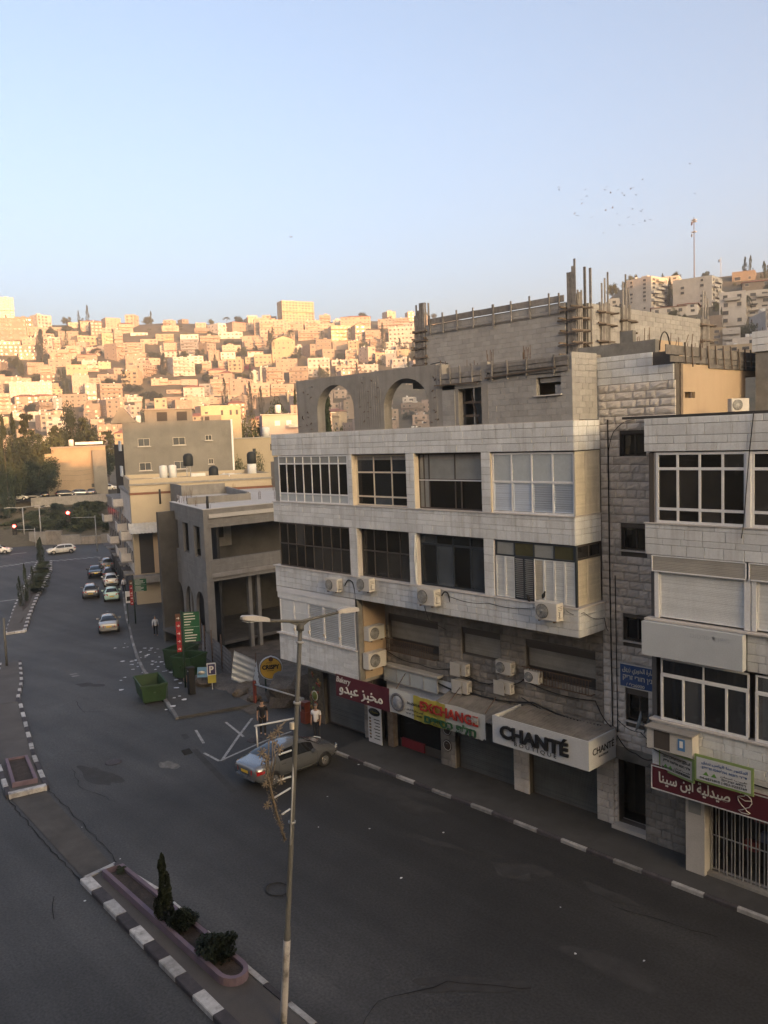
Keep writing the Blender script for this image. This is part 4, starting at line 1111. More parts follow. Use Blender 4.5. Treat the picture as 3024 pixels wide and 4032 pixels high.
for y in (27.15, 27.52): put('form_board', ubox(M_plank, 'form_board'), ub_, T(X2, y, 18.6) @ SC(.09, .05, 3.4))
put('column_core', ubox(M_conc_wet, 'column_core'), ub_, T(X2 - .15, 27.5, 18) @ SC(.3, .3, 2.0))
for i in range(7): MB().tube([(X2 - .3 - .05 * i, 27.3, 17.2 + .12 * i), (X2 + .1, 27.0 + .06 * i, 17.5 - .03 * i)], .02, 5).obj('loose_batten', M_wood, ub_)
# grey rendered wall and white parapet on the roof at the right edge
rr = thing('rooftop_room', (-10.5, 32, 14.6), 'dark grey rendered rooftop room with a white stone parapet', 'building')
mb = MB(); mb.box(-12.6, 30, 14.4, -4, 36, 16.78); mb.obj('wall', M_conc_wet, rr)
p = MB().box(-12.68, 29.94, 16.78, -4, 36.1, 17.5).obj('parapet', M_stone_back, rr)
stones(p, frame((0, 29.93, 0), UX), -12.7, -9, rows(16.78, [.24, .24, .24]), (.5, .9), M_stone)
MB().box(-20, 25.6, 14.3, 4, 36, 14.56).obj('roof_slab', M_conc, rb)
# ---------------------------------------------------------------- raw concrete arcade building down the street
ar = thing('arcade_building', (-60, 38, -1), 'unfinished two-storey raw concrete building with street arches beside the vacant lot', 'building')
AC0 = Vector((-51.79, 30.77, 0)); AL = Vector((-.958, .286, 0)); AR_ = Vector((.043, .999, 0))
FA = frame(AC0 - AL * 0, (-AL.x, -AL.y, 0))       # x runs towards the corner, so street positions are negative s
FB = frame(AC0, AR_)
def pbox(name, mt, parent, fm, s0, s1, y0, y1, z0, z1): return MB().box(s0, y0, z0, s1, y1, z1, fm).obj(name, mt, parent)
M_board = mat('board_marked_concrete', (.185, .18, .17), var=.16, scale=1.2, stain=.45, stain_c=(.12, .115, .105), stain_s=.9, streak=.45, bump=.25, bscale=14)
def arch_panel(parent, fm, s0, s1, z0, z1, arches, y0, y1, mt, name='arch_wall'):
    mb = arch_wall(s0, s1, z0, z1, arches, y0, y1)
    mb.v = [tuple(fm @ Vector(v)) for v in mb.v]
    me = mb.mesh(name, mt); tri_tidy(me); return put(name, me, parent)
arch_panel(ar, FA, -10.85, 0, -2.0, 4.4, [(-10.4, -7.85, 1.9, 1.3), (-7.05, -4.5, 2.0, 1.3), (-3.65, -.95, 2.1, 1.3)], 0, .22, M_board)
mb = MB()
prev = 0
for a, b in ((-3.2, -1.36), (-6.72, -4.9), (-10.35, -8.5)):
    pbox('street_pier', M_board, ar, FA, b, prev, 0, .2, 5.95, 8.3); prev = a
pbox('street_pier', M_board, ar, FA, -10.85, prev, 0, .2, 5.95, 8.3)

pbox('beam', M_board, ar, FA, -10.87, .02, -.02, .42, 4.4, 5.95)
pbox('beam', M_board, ar, FB, .43, 14, -.02, .42, 4.4, 5.95)
pbox('parapet', M_board, ar, FA, -10.87, .02, -.02, .3, 8.3, 9.62); pbox('parapet', M_board, ar, FB, .31, 14, -.02, .3, 8.3, 9.62)
pbox('parapet_cap', M_conc_l, ar, FA, -10.9, .05, -.05, .34, 9.62, 9.67); pbox('parapet_cap', M_conc_l, ar, FB, .36, 14, -.05, .34, 9.62, 9.67)
for z in (4.42, 5.1, 5.5, 8.6, 8.95, 9.3):
    bar('board_line', M_conc_wet, ar, FA, -10.86, .02, -.03, -.018, z, z + .035); bar('board_line', M_conc_wet, ar, FB, .0, 13.9, -.03, -.018, z + .01, z + .045)
pbox('corner_column', M_board, ar, FB, -.02, .56, .02, .6, -1.4, 4.4); pbox('corner_column', M_board, ar, FB, -.02, .56, .02, .45, 5.95, 8.3)
for s in (3.75, 4.5, 6.6, 9.6): pbox('column', M_board, ar, FB, s, s + .28, .6, .9, -1.5, 4.4)
pbox('column', M_board, ar, FB, 1.8, 2.1, 6, 6.3, -1.5, 4.4)
def fpoly(fm, pts, z0, z1, name, mt, parent):
    ps = [fm @ Vector((s, y, 0)) for s, y in pts]
    return MB().prism([(p.x, p.y) for p in ps], z0, z1).obj(name, mt, parent)
QUAD = [(-51.6, 31.1), (-51.2, 46), (-82, 58), (-84, 46), (-72, 40.3), (-62, 34.2)]
MB().prism(QUAD, 9.0, 9.28).obj('roof_slab', M_conc_l, ar)
MB().prism(QUAD, 4.7, 4.98).obj('floor_slab', M_conc, ar)
M_opening_shade = mat('opening_shade', (.028, .027, .026), var=.2)  # near-black shade painted on the walls behind the street openings
M_gloom = mat('shaded_concrete', (.075, .072, .068), var=.25, scale=.8)  # concrete darkened to paint the shade inside the building
pbox('inner_wall', M_gloom, ar, FB, .8, 16, 9, 9.3, -1.5, 9); pbox('inner_wall', M_gloom, ar, FB, 15.7, 16, .3, 9, -1.5, 9); pbox('inner_wall', M_gloom, ar, FB, 1.2, 14, 4.5, 4.7, 5, 9); pbox('inner_wall', M_opening_shade, ar, FA, -10.8, -.6, 1.0, 1.2, -2, 4.6); pbox('inner_wall', M_opening_shade, ar, FA, -10.8, -.6, 1.0, 1.2, 5, 9); pbox('lot_floor', M_gloom, ar, FB, .6, 15.7, .9, 9, -.6, -.38); pbox('inner_wall', M_conc, ar, FB, 1.5, 4.6, 4.2, 4.45, 6.3, 8.2)  # dark inner walls and floor added to keep the openings in shade
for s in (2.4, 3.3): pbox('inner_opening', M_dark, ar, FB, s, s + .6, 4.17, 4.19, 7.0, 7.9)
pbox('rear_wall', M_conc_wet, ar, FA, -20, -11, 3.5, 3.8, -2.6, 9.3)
# lower annex with an arch, set along the street
arch_panel(ar, FA, -17, -10.9, -2.6, 7.0, [(-16.3, -14.2, 2.6, 1.0), (-13.4, -11.4, 2.6, 1.0)], .3, .6, M_board)
pbox('annex_end', M_board, ar, FA, -10.9, -10.6, .3, 4, 4.5, 7.0); pbox('annex_roof', M_conc_l, ar, FA, -17, -10.9, .6, 4, 6.2, 6.4)
# roof upstands round the light well, starter bars
def upst(a, b, z0, z1):
    a = Vector((*a, 0)); b = Vector((*b, 0)); fm = frame(a, b - a)
    MB().box(0, 0, z0, (b - a).length, .22, z1, fm).obj('upstand', M_board, ar)
upst((-62.0, 35.4), (-61.2, 41.2), 9.28, 9.85); upst((-73.2, 41.2), (-71.9, 45.4), 9.28, 10.3); upst((-61.4, 41.2), (-71.8, 45.6), 9.28, 9.95); upst((-83, 44.6), (-73.2, 41.2), 8.0, 10.3)
for (x, y) in ((-53.3, 32.2), (-58, 33.8), (-61.8, 34.6), (-63.5, 36), (-66, 37.5), (-70.5, 40.8), (-72, 46.5), (-60.6, 41.8), (-59.2, 42.5), (-70, 50)): rebar(x, y, 9.25, 5, 1.0, ar, .22)
for p in ((-53.0, 31.9), (-66.5, 35.3)):
    MB().tube([(*p, 9.2), (*p, 10.5)], .09, 8).obj('capped_pipe', M_cable, ar)
MB().tube([(-66.4, 34.9, 6.8), (-66.4, 34.9, 8.0)], .09, 8).obj('capped_pipe', M_cable, ar)

# ---------------------------------------------------------------- house builder (far and middle distance)
TONE = {'c': ((.33, .262, .212), 'cream'), 'p': ((.33, .265, .23), 'pinkish'), 'w': ((.42, .40, .37), 'whitish'), 'g': ((.22, .22, .225), 'grey'), 't': ((.225, .185, .15), 'tan'), 'y': ((.37, .305, .21), 'yellowish')}
for k, (c, n) in TONE.items():
    mat('house_' + n, c, var=.12, scale=.35, rand=.2, stain=.25, stain_c=tuple(v * .6 for v in c), stain_s=.3, fine=.05, fscale=4)
M_hwin = mat('far_window_glass', (.045, .05, .055), rough=.25, var=.2, rand=.5, spec=.5)
M_hfr = mat('far_window_frame', (.42, .37, .31), var=.1)
M_redroof = mat('red_roof_tiles', (.26, .11, .075), var=.2, scale=1.5, rand=.15, stain=.3)
M_tank = mat('white_tank', (.62, .62, .6), var=.06, rand=.1)
M_hwall = {k: MATS['house_' + n] for k, (c, n) in TONE.items()}
def win_mesh(w, h, shut=False):
    mb = MB()
    a, b, t, d = w / 2, h / 2, .09, .10
    mb.add([(-a, 0, -b), (a, 0, -b), (a, 0, b), (-a, 0, b), (-a, -d, -b), (a, -d, -b), (a, -d, b), (-a, -d, b), (-a + t, -d, -b + t), (a - t, -d, -b + t), (a - t, -d, b - t), (-a + t, -d, b - t), (-a + t, -.02, -b + t), (a - t, -.02, -b + t), (a - t, -.02, b - t), (-a + t, -.02, b - t)],
           [(4 + i, 4 + (i + 1) % 4, 8 + (i + 1) % 4, 8 + i) for i in range(4)] + [(8 + i, 8 + (i + 1) % 4, 12 + (i + 1) % 4, 12 + i) for i in range(4)] + [(i, (i + 1) % 4, 4 + (i + 1) % 4, 4 + i) for i in range(4)] + [(12, 13, 14, 15)])
    mb.add([(-a - .1, -.22, -b - .1), (a + .1, -.22, -b - .1), (a + .1, 0, -b - .1), (-a - .1, 0, -b - .1), (-a - .1, -.22, -b), (a + .1, -.22, -b), (a + .1, 0, -b), (-a - .1, 0, -b)], [(0, 1, 5, 4), (4, 5, 6, 7), (0, 3, 2, 1), (1, 2, 6, 5), (3, 0, 4, 7)])
    me = mb.mesh('window', M_hfr); me.materials.append(M_hwin)
    me.polygons[12].material_index = 1
    return me
WIN = [win_mesh(1.6, 1.5), win_mesh(2.1, 1.55), win_mesh(1.2, 1.4), win_mesh(2.6, 1.7)]
_balc = None
def balc_mesh():
    global _balc
    if _balc is None:
        mb = MB(); mb.box(-.5, -1.3, 0, .5, 0, .16); mb.box(-.5, -1.3, .16, .5, -1.18, 1.0); mb.box(-.5, -1.18, .16, -.48, 0, 1.0); mb.box(.48, -1.18, .16, .5, 0, 1.0)
        _balc = mb
    return _balc
BAL = {k: balc_mesh().mesh('balcony', M_hwall[k]) for k in TONE}
mb = MB(); mb.lathe([(.0, 0), (.55, 0), (.55, 1.25), (.5, 1.4), (.1, 1.45)], 10); TANK = mb.mesh('roof_tank', M_tank)
mb = MB(); mb.add([(-.9, -.6, .2), (.9, -.6, .2), (.9, .5, 1.1), (-.9, .5, 1.1), (-.9, -.55, .1), (.9, -.55, .1), (.9, .55, 1.0), (-.9, .55, 1.0)], [(0, 1, 2, 3), (7, 6, 5, 4), (0, 4, 5, 1), (2, 6, 7, 3), (1, 5, 6, 2), (3, 7, 4, 0)]); PANEL = mb.mesh('solar_panel', M_bframe)
def house(x, y, z, w, dep, h, rot, fl, roof, tone, label, group, name='hillside_house', cat='house', foot=4.0, sides=True, rr_=None, wins=True, cat_name=None):
    r = rr_ or random.Random(int(abs(x * 13 + y * 7 + z)))
    root = thing(name, (x, y, z), label, cat, group, rz=rot)
    mt = M_hwall[tone]
    a, b = w / 2, dep / 2
    mb = MB()
    p = .55 if roof not in 'rg' else 0
    if p:
        t = .25
        mb.add([(-a, -b, -foot), (a, -b, -foot), (a, b, -foot), (-a, b, -foot), (-a, -b, h), (a, -b, h), (a, b, h), (-a, b, h), (-a + t, -b + t, h), (a - t, -b + t, h), (a - t, b - t, h), (-a + t, b - t, h), (-a + t, -b + t, h - p), (a - t, -b + t, h - p), (a - t, b - t, h - p), (-a + t, b - t, h - p)],
               [(i, (i + 1) % 4, 4 + (i + 1) % 4, 4 + i) for i in range(4)] + [(4 + i, 4 + (i + 1) % 4, 8 + (i + 1) % 4, 8 + i) for i in range(4)] + [(8 + i, 8 + (i + 1) % 4, 12 + (i + 1) % 4, 12 + i) for i in range(4)] + [(12, 13, 14, 15)])
    else:
        mb.box(-a, -b, -foot, a, b, h)
    mb.obj('wall', mt, root, None, True)
    if roof == 'r':
        e = .5; rh = min(1.8, h * .3)
        k = MB(); k.add([(-a - e, -b - e, h), (a + e, -b - e, h), (a + e, b + e, h), (-a - e, b + e, h), (-a * .35, 0, h + rh), (a * .35, 0, h + rh), (-a - e, -b - e, h - .15), (a + e, -b - e, h - .15), (a + e, b + e, h - .15), (-a - e, b + e, h - .15)], [(0, 1, 5, 4), (1, 2, 5), (2, 3, 4, 5), (3, 0, 4), (6, 7, 1, 0), (7, 8, 2, 1), (8, 9, 3, 2), (9, 6, 0, 3), (9, 8, 7, 6)])
        k.obj('roof', M_redroof, root, None, True)
    elif roof == 'g':
        e = .4; rh = w * .22
        k = MB(); k.add([(-a - e, -b - e, h), (a + e, -b - e, h), (a + e, b + e, h), (-a - e, b + e, h), (0, -b - e, h + rh), (0, b + e, h + rh)], [(1, 2, 5, 4), (3, 0, 4, 5), (0, 3, 2, 1)])
        k.obj('roof', M_redroof, root, None, True)
        k = MB(); k.add([(-a, -b - .1, h), (a, -b - .1, h), (0, -b - .1, h + rh - .3), (-a, b, h), (a, b, h), (0, b, h + rh - .3)], [(0, 1, 2), (5, 4, 3)]); k.obj('gable', mt, root, None, True)
    else:
        if roof == 't' or r.random() < .5:
            for _ in range(r.randint(1, 3)):
                xx, yy = r.uniform(-a * .7, a * .7), r.uniform(-b * .5, b * .7)
                put('roof_tank', TANK, root, T(xx, yy, h - .5 + .4), True)
                if r.random() < .6: put('solar_panel', PANEL, root, T(xx + 1.2, yy - .8, h - .3) @ RZ(r.uniform(-.4, .4)), True)
        if r.random() < .35 and w > 8:
            put('stair_hut', ubox(mt, 'stair_hut'), root, T(r.uniform(-a * .5, a * .5), b * .3, h + .7) @ SC(3.2, 3.0, 2.6), True)
    fh = h / fl
    if not wins: return root
    nc = max(1, int(w / 3.3))
    wi = r.choice([0, 0, 1, 2])
    bal = set()
    for f_ in range(fl):
        zc = h - p - fh * (f_ + .5) + .1 if roof not in 'rg' else h - fh * (f_ + .5)
        if roof == 'b' or (r.random() < .18 and fl > 1):
            bw = w * r.choice([.45, .6, .95]); bx = r.choice([-1, 0, 1]) * (w - bw) / 2
            put('balcony', BAL[tone], root, T(bx, -b, zc - fh * .5) @ SC(bw, 1, 1), True)
        for i in range(nc):
            if r.random() < .14: continue
            xx = -a + w * (i + .5) / nc + r.uniform(-.2, .2)
            me = WIN[wi if r.random() < .75 else r.randint(0, 3)]
            k = min(1., fh / 2.6)
            put('window', me, root, T(xx, -b, zc) @ SC(min(1, w / nc / 2.6), 1, k), True)
        if sides:
            for sgn in (-1, 1):
                for i in range(max(1, int(dep / 5.5))):
                    if r.random() < .35: continue
                    n_ = max(1, int(dep / 5.5))
                    put('window', WIN[0 if r.random() < .6 else 2], root, T(sgn * a, -b + dep * (i + .5) / n_, zc) @ RZ(sgn * PI / 2) @ SC(1, 1, min(1., fh / 2.6)), True)
    return root

# ---------------------------------------------------------------- row of buildings beyond the arcade building
def rect_house(name, A, B, depth, z0, z1, mt, label, cat='building', parapet=.5):
    """box house: visible face from A to B (left to right as seen), going back by depth"""
    A, B = Vector((*A, 0)), Vector((*B, 0)); fm = frame(A, B - A); L = (B - A).length
    root = thing(name, ((A + B) / 2).to_tuple(2)[:2] + (z0,), label, cat)
    mb = MB(); t = .25; p = parapet
    v = [(0, 0, z0), (L, 0, z0), (L, depth, z0), (0, depth, z0), (0, 0, z1), (L, 0, z1), (L, depth, z1), (0, depth, z1), (t, t, z1), (L - t, t, z1), (L - t, depth - t, z1), (t, depth - t, z1), (t, t, z1 - p), (L - t, t, z1 - p), (L - t, depth - t, z1 - p), (t, depth - t, z1 - p)]
    mb.add([fm @ Vector(q) for q in v], [(i, (i + 1) % 4, 4 + (i + 1) % 4, 4 + i) for i in range(4)] + [(4 + i, 4 + (i + 1) % 4, 8 + (i + 1) % 4, 8 + i) for i in range(4)] + [(8 + i, 8 + (i + 1) % 4, 12 + (i + 1) % 4, 12 + i) for i in range(4)] + [(12, 13, 14, 15)])
    mb.obj('wall', mt, root)
    return root, fm, L
def mwin(root, fm, s0, s1, z0, z1, fmat=M_alu, pane=M_gl_d, y=-.02):
    window(root, fm, s0, s1, z0, z1, [.5], [], M_cframe, None, y=y, fw=.045, th=.08)
    bar('pane', M_hwin, root, fm, s0 + .02, s1 - .02, y + .0, y + .015, z0 + .02, z1 - .02)
    bar('sill', M_stone_cap, root, fm, s0 - .1, s1 + .15, y - .2, y + .02, z0 - .1, z0 - .01)
M_grender = mat('grey_render', (.18, .17, .15), var=.16, scale=.35, stain=.4, stain_c=(.25, .24, .21), stain_s=.45, streak=.2, bump=.1)
gb, FG, LG = rect_house('rendered_building', (-97.2, 47.1), (-90.65, 58.7), 16, -2.5, 17.25, M_grender, 'large grey rendered block with small paired windows above the cream building')
for z in (14.3, 11.3):
    mwin(gb, FG, 1.75, 3.15, z, z + .95); mwin(gb, FG, 5.95, 7.45, z, z + .95)
mwin(gb, FG, 9.95, 10.75, 14.75, 15.4); mwin(gb, FG, 10.2, 10.8, 11.75, 12.4)
bar('corner_pipe', M_alu, gb, FG, 13.2, 13.42, -.06, .1, 10.4, 17.3)
FGs = frame((-98.2 - 12, 47.1 + 5.2, 0), (12 + 1.0, -5.2, 0))
for z in (14.4, 11.2):
    for s in (9.5, 11.5): bar('side_window', M_slatb, gb, FGs, s, s + .9, -.3, -.1, z - .6, z + .7)
hut = MB().box(2.6, 4, 17.2, 8.6, 8, 18.9, FG).obj('roof_room', M_grender, gb)
MB().box(2.4, 3.8, 18.9, 8.8, 8.2, 19.02, FG).obj('roof_room_slab', M_conc, gb)
for s in (4.1, 6.6): bar('roof_room_opening', M_dark, gb, FG, s, s + 1.3, 3.96, 4.0, 17.45, 18.6)
for s in (1.0, 1.9): put('roof_tank', TANK, gb, FG @ T(s, 1.2, 17.0) @ SC(.6, .6, .8))
MB().add([FG @ Vector(q) for q in ((-1.4, 0, 17.2), (-.2, 0, 19.2), (.2, 0, 19.1), (1.8, 0, 17.3), (-1.4, 3, 17.2), (-.2, 3, 19.2), (.2, 3, 19.1), (1.8, 3, 17.3))], [(0, 3, 2, 1), (4, 5, 6, 7), (0, 1, 5, 4), (1, 2, 6, 5), (2, 3, 7, 6)]).obj('roof_fin', M_grender, gb)
cr, FC, LC = rect_house('cream_building', (-80.85, 39.55), (-74.9, 53.2), 15, -2.5, 10.9, M_cream, 'cream plastered building with a brown band and crowded flat roof', parapet=.45)
bar('band', mat('brown_band', (.16, .075, .05), var=.15), cr, FC, -.05, 15, -.06, .02, 9.28, 9.52)
bar('roof_lip', M_conc, cr, FC, -.1, 15, -.12, .05, 10.25, 10.45)
corrugated('awning', mat('pale_corrugated', (.42, .42, .40), var=.15, stain=.3, stain_c=(.25, .2, .16)), cr, FC @ Vector((-.4, -2.6, 5.5)), FC @ Vector((4.6, -2.6, 5.5)), FC @ Vector((-.4, .0, 6.35)), 14, .03)
bar('porch', M_dark, cr, FC, .6, 4.5, -.05, .02, 1.0, 5.4); bar('porch_pier', M_tan, cr, FC, 2.0, 2.7, -.4, .0, 1.0, 5.5); bar('porch_ledge', M_conc, cr, FC, -.2, 4.6, -1.4, .02, .2, .9)
for s, y in ((3.6, 1.3), (4.6, 1.7)):
    put('roof_tank', TANK, cr, FC @ T(s, y, 10.75) @ SC(.75, .75, 1.0))
mb = MB(); mb.lathe([(.55, 0), (.62, .1), (.62, 1.2), (.45, 1.5), (.15, 1.6)], 14)
M_btank = flat('black_tank', (.02, .022, .022))
for s, y, z in ((6.3, 1.8, 12.0), (9.0, 2.2, 10.5), (13.4, 3.0, 11.9)):
    put('black_tank', mb.mesh('black_tank', M_btank), cr, FC @ T(s, y, z) @ SC(.85, .85, .85))
for k in range(4): MB().tube([FC @ Vector((6.3 + .4 * (k % 2) - .2, 1.6 + .4 * (k // 2), 10.4)), FC @ Vector((6.3 + .4 * (k % 2) - .2, 1.6 + .4 * (k // 2), 12.05))], .03, 5).obj('tank_leg', M_metal, cr)
mb = MB(); mb.lathe([(.5, 0), (.5, 1.45), (.1, 1.5)], 12); put('roof_tank', mb.mesh('roof_tank', M_tank), cr, FC @ T(13.4, 3.0, 10.4))
bar('roof_unit', M_tank, cr, FC, 6.4, 7.9, .6, 1.1, 10.5, 11.2)
for i in range(9):
    s = rnd.uniform(.3, 12)
    put('roof_junk', ubox(rnd.choice([M_slatg, M_metal, M_tank, M_wood]), 'roof_junk'), cr, FC @ T(s, rnd.uniform(.5, 4), 10.75) @ RZ(rnd.uniform(0, 3)) @ RX(rnd.uniform(-.5, .5)) @ SC(rnd.uniform(.4, 1.5), rnd.uniform(.3, .8), rnd.uniform(.1, .6)))
# street fronts going away towards the crossing
def front_row(name, A, B, depth, z1, mt, label, balc):
    A, B = Vector((*A, 0)), Vector((*B, 0)); fm = frame(A, B - A); L = (B - A).length
    root = thing(name, ((A + B) / 2).to_tuple(2)[:2] + (-2.4,), label, 'building')
    MB().box(0, 0, -2.5, L, depth, z1, fm).obj('wall', mt, root)
    MB().box(-.1, -.15, z1, L + .1, depth, z1 + .3, fm).obj('roof_edge', M_conc, root)
    for k in range(int(L / 2.6)):
        s = 1.0 + 2.6 * k
        bar('shop_opening', M_dark, root, fm, s, min(s + 1.9, L - .2), -.04, .02, -2.3, .3)
        for z in (2.0, 5.0):
            if z < z1 - 1.2: bar('window', M_hwin, root, fm, s + .3, s + 1.3, -.06, .02, z, z + 1.2)
    for (s0, s1, z) in balc:
        bar('balcony', M_conc, root, fm, s0, s1, -1.1, 0, z, z + .14); bar('balcony_rail', M_rust, root, fm, s0, s1, -1.1, -1.02, z + .14, z + 1.0); bar('balcony_end', M_rust, root, fm, s1 - .08, s1, -1.02, 0, z + .14, z + 1.0)
    for k in range(4):
        bar('awning', M_corr if k % 2 else M_dframe, root, fm, L * (k + .1) / 4, L * (k + .8) / 4, -1.0, 0, .6 + .1 * (k % 2), .72 + .1 * (k % 2))
    return root, fm
front_row('terrace_house', (-96.6, 46.0), (-81.6, 39.9), 5, 9.3, M_rust, 'stained old terrace front with balconies beside the cream building', [(2, 6, 1.6), (8.5, 12.5, 1.7), (5, 9, 4.7), (12, 14.9, 4.3), (1, 4, 7.2)])
front_row('terrace_house', (-113.5, 52.0), (-97.4, 46.2), 6, 7.4, M_rust2, 'low dark terrace at the far street corner with an awning', [(9, 13, 1.9), (3, 6, 4.2)])
dk, FD, LD = rect_house('dark_tower', (-113.6, 53.6), (-112.2, 55.8), 8, -2.6, 14.7, flat('dark_cladding', (.03, .03, .032)), 'narrow near-black clad block standing behind the grey rendered building')
# houses in the middle distance right of the grey building
yh, FY, LY = rect_house('yellow_house', (-120.05, 72.0), (-116.6, 77.4), 9, -2.6, 20.5, MATS['house_yellowish'], 'plain yellow house with small slot windows right behind the grey building')
for s in (3.2, 4.6, 5.6): bar('window', M_hwin, yh, FY, s, s + .35, -.04, .02, 18.9, 19.7)
bar('window', M_hwin, yh, FY, .6, 1.1, -.04, .02, 19.2, 19.5); bar('lower_wing', M_grender, yh, FY, .3, 3.2, -1.8, 0, 10, 18.9); bar('window', M_dark, yh, FY, .6, 1.3, -1.84, -1.8, 18.0, 18.7)
ph, FP, LP = rect_house('pink_house', (-121.5, 85.0), (-115, 95.5), 9, -2.6, 18.9, mat('pale_pink', (.45, .37, .33), var=.06, scale=.4), 'pale pink house with shuttered windows beside the big trees')
for s in (2.2, 4.2): bar('window', M_slatw, ph, FP, s, s + .9, -.04, .02, 17.0, 17.9)
bar('roof_edge', M_conc_l, ph, FP, -.3, 13, -.4, .3, 18.9, 19.05); put('roof_tank', TANK, ph, FP @ T(3.0, 2, 19.3)); bar('upper_room', M_hwall['p'], ph, FP, 5.2, 10, 1, 5, 19, 20.6); bar('terrace_wall', M_conc_l, ph, FP, 4.5, 9, -1.5, -1.3, 16.6, 17.2)
ch, FH2, LH2 = rect_house('cream_house', (-103.5, 66.9), (-97.6, 72.6), 9, -2.6, 14.85, M_cream, 'cream house with narrow windows behind the tanks and small trees')
for s, z in ((3.0, 12.4), (5.6, 13.0), (6.2, 13.0), (7.4, 12.6)): bar('window', M_hwin, ch, FH2, s, s + .45, -.04, .02, z, z + .95)
bar('parapet', M_conc_l, ch, FH2, -.1, 8.3, -.15, .3, 14.85, 15.0); bar('low_wall', M_cream, ch, FH2, 1.8, 8.5, -3.5, -3.2, 6, 11.2); put('roof_tank', TANK, ch, FH2 @ T(4.8, 1.5, 15)); 
mb = MB(); mb.box(-75.0, 53.3, -2.6, -70, 56, 12.1); hh = thing('grey_wall', (-72.5, 54, 8), 'blank grey rendered wall beside the white stone building', 'wall'); mb.obj('wall_panel', M_grender, hh)
# tan house across the valley street, dark slate one beside it
th_, FTn, LTn = rect_house('tan_house', (-186.5, 73.2), (-181.7, 83.6), 14, 2, 14.6, mat('drab_tan', (.30, .235, .165), var=.1, scale=.4, streak=.2, stain_c=(.2, .15, .1)), 'blank tan gabled house on the upper road behind the trees')
bar('roof', M_conc, th_, FTn, -.2, 11.6, -.3, 14, 14.6, 14.9); bar('pale_wing', M_cream, th_, FTn, -1.6, 1.8, .6, 8, 2, 13.4); bar('grey_wing', M_grender, th_, FTn, 8.6, 11.5, -1.2, 0, 2, 13.9); bar('window', M_hwin, th_, FTn, 8.0, 8.6, -.05, .02, 5.5, 6.3)
put('roof_tank', TANK, th_, FTn @ T(4.2, 2, 15)); bar('pale_roof', M_tank, th_, FTn, 5, 11, 3, 8, 15.2, 15.8)
for z in (9.6, 8.6, 7.4): MB().tube([FTn @ Vector((2 + 3 * i, -2, z - .25 * math.sin(PI * i / 2))) for i in range(3)], .02, 4).obj('wire', M_cable, th_)
# low stone wall at the crossing and parapet of the upper road
fw_ = thing('stone_wall', (-150, 61, -2.4), 'low patched stone wall across the crossing below the bushes', 'wall')
for i, (a, b, h) in enumerate([((-157.5, 56.5), (-154.3, 58.4), 2.2), ((-154.3, 58.4), (-151.4, 60.1), 2.4), ((-151.4, 60.1), (-148.6, 62.5), 1.6), ((-148.6, 62.5), (-146.4, 65.4), 1.3), ((-146.4, 65.4), (-145.3, 68.5), 1.5), ((-145.3, 68.5), (-143, 75), 1.5)]):
    a = (a[0] * .957, a[1] * .957); b = (b[0] * .957, b[1] * .957)
    fm = frame((*a, 0), (b[0] - a[0], b[1] - a[1], 0)); L = math.hypot(b[0] - a[0], b[1] - a[1])
    MB().box(0, 0, -2.6, L - .02, .4, -2.4 + h, fm).obj('wall_panel', M_rust2 if i % 2 else M_conc, fw_)
    bar('coping', M_conc, fw_, fm, 0, L - .02, -.05, .45, -2.4 + h, -2.3 + h)
up = thing('road_parapet', (-171, 69, 3.5), 'long pale parapet edging the upper road', 'wall')
MB().prism([(-174, 63.5), (-173.6, 63.2), (-167.9, 77.0), (-168.4, 77.2)], 1.5, 4.6).obj('parapet', M_conc, up)
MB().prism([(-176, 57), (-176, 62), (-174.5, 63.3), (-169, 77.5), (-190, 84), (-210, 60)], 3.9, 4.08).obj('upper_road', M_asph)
bpy.data.objects['upper_road']['kind'] = 'structure'
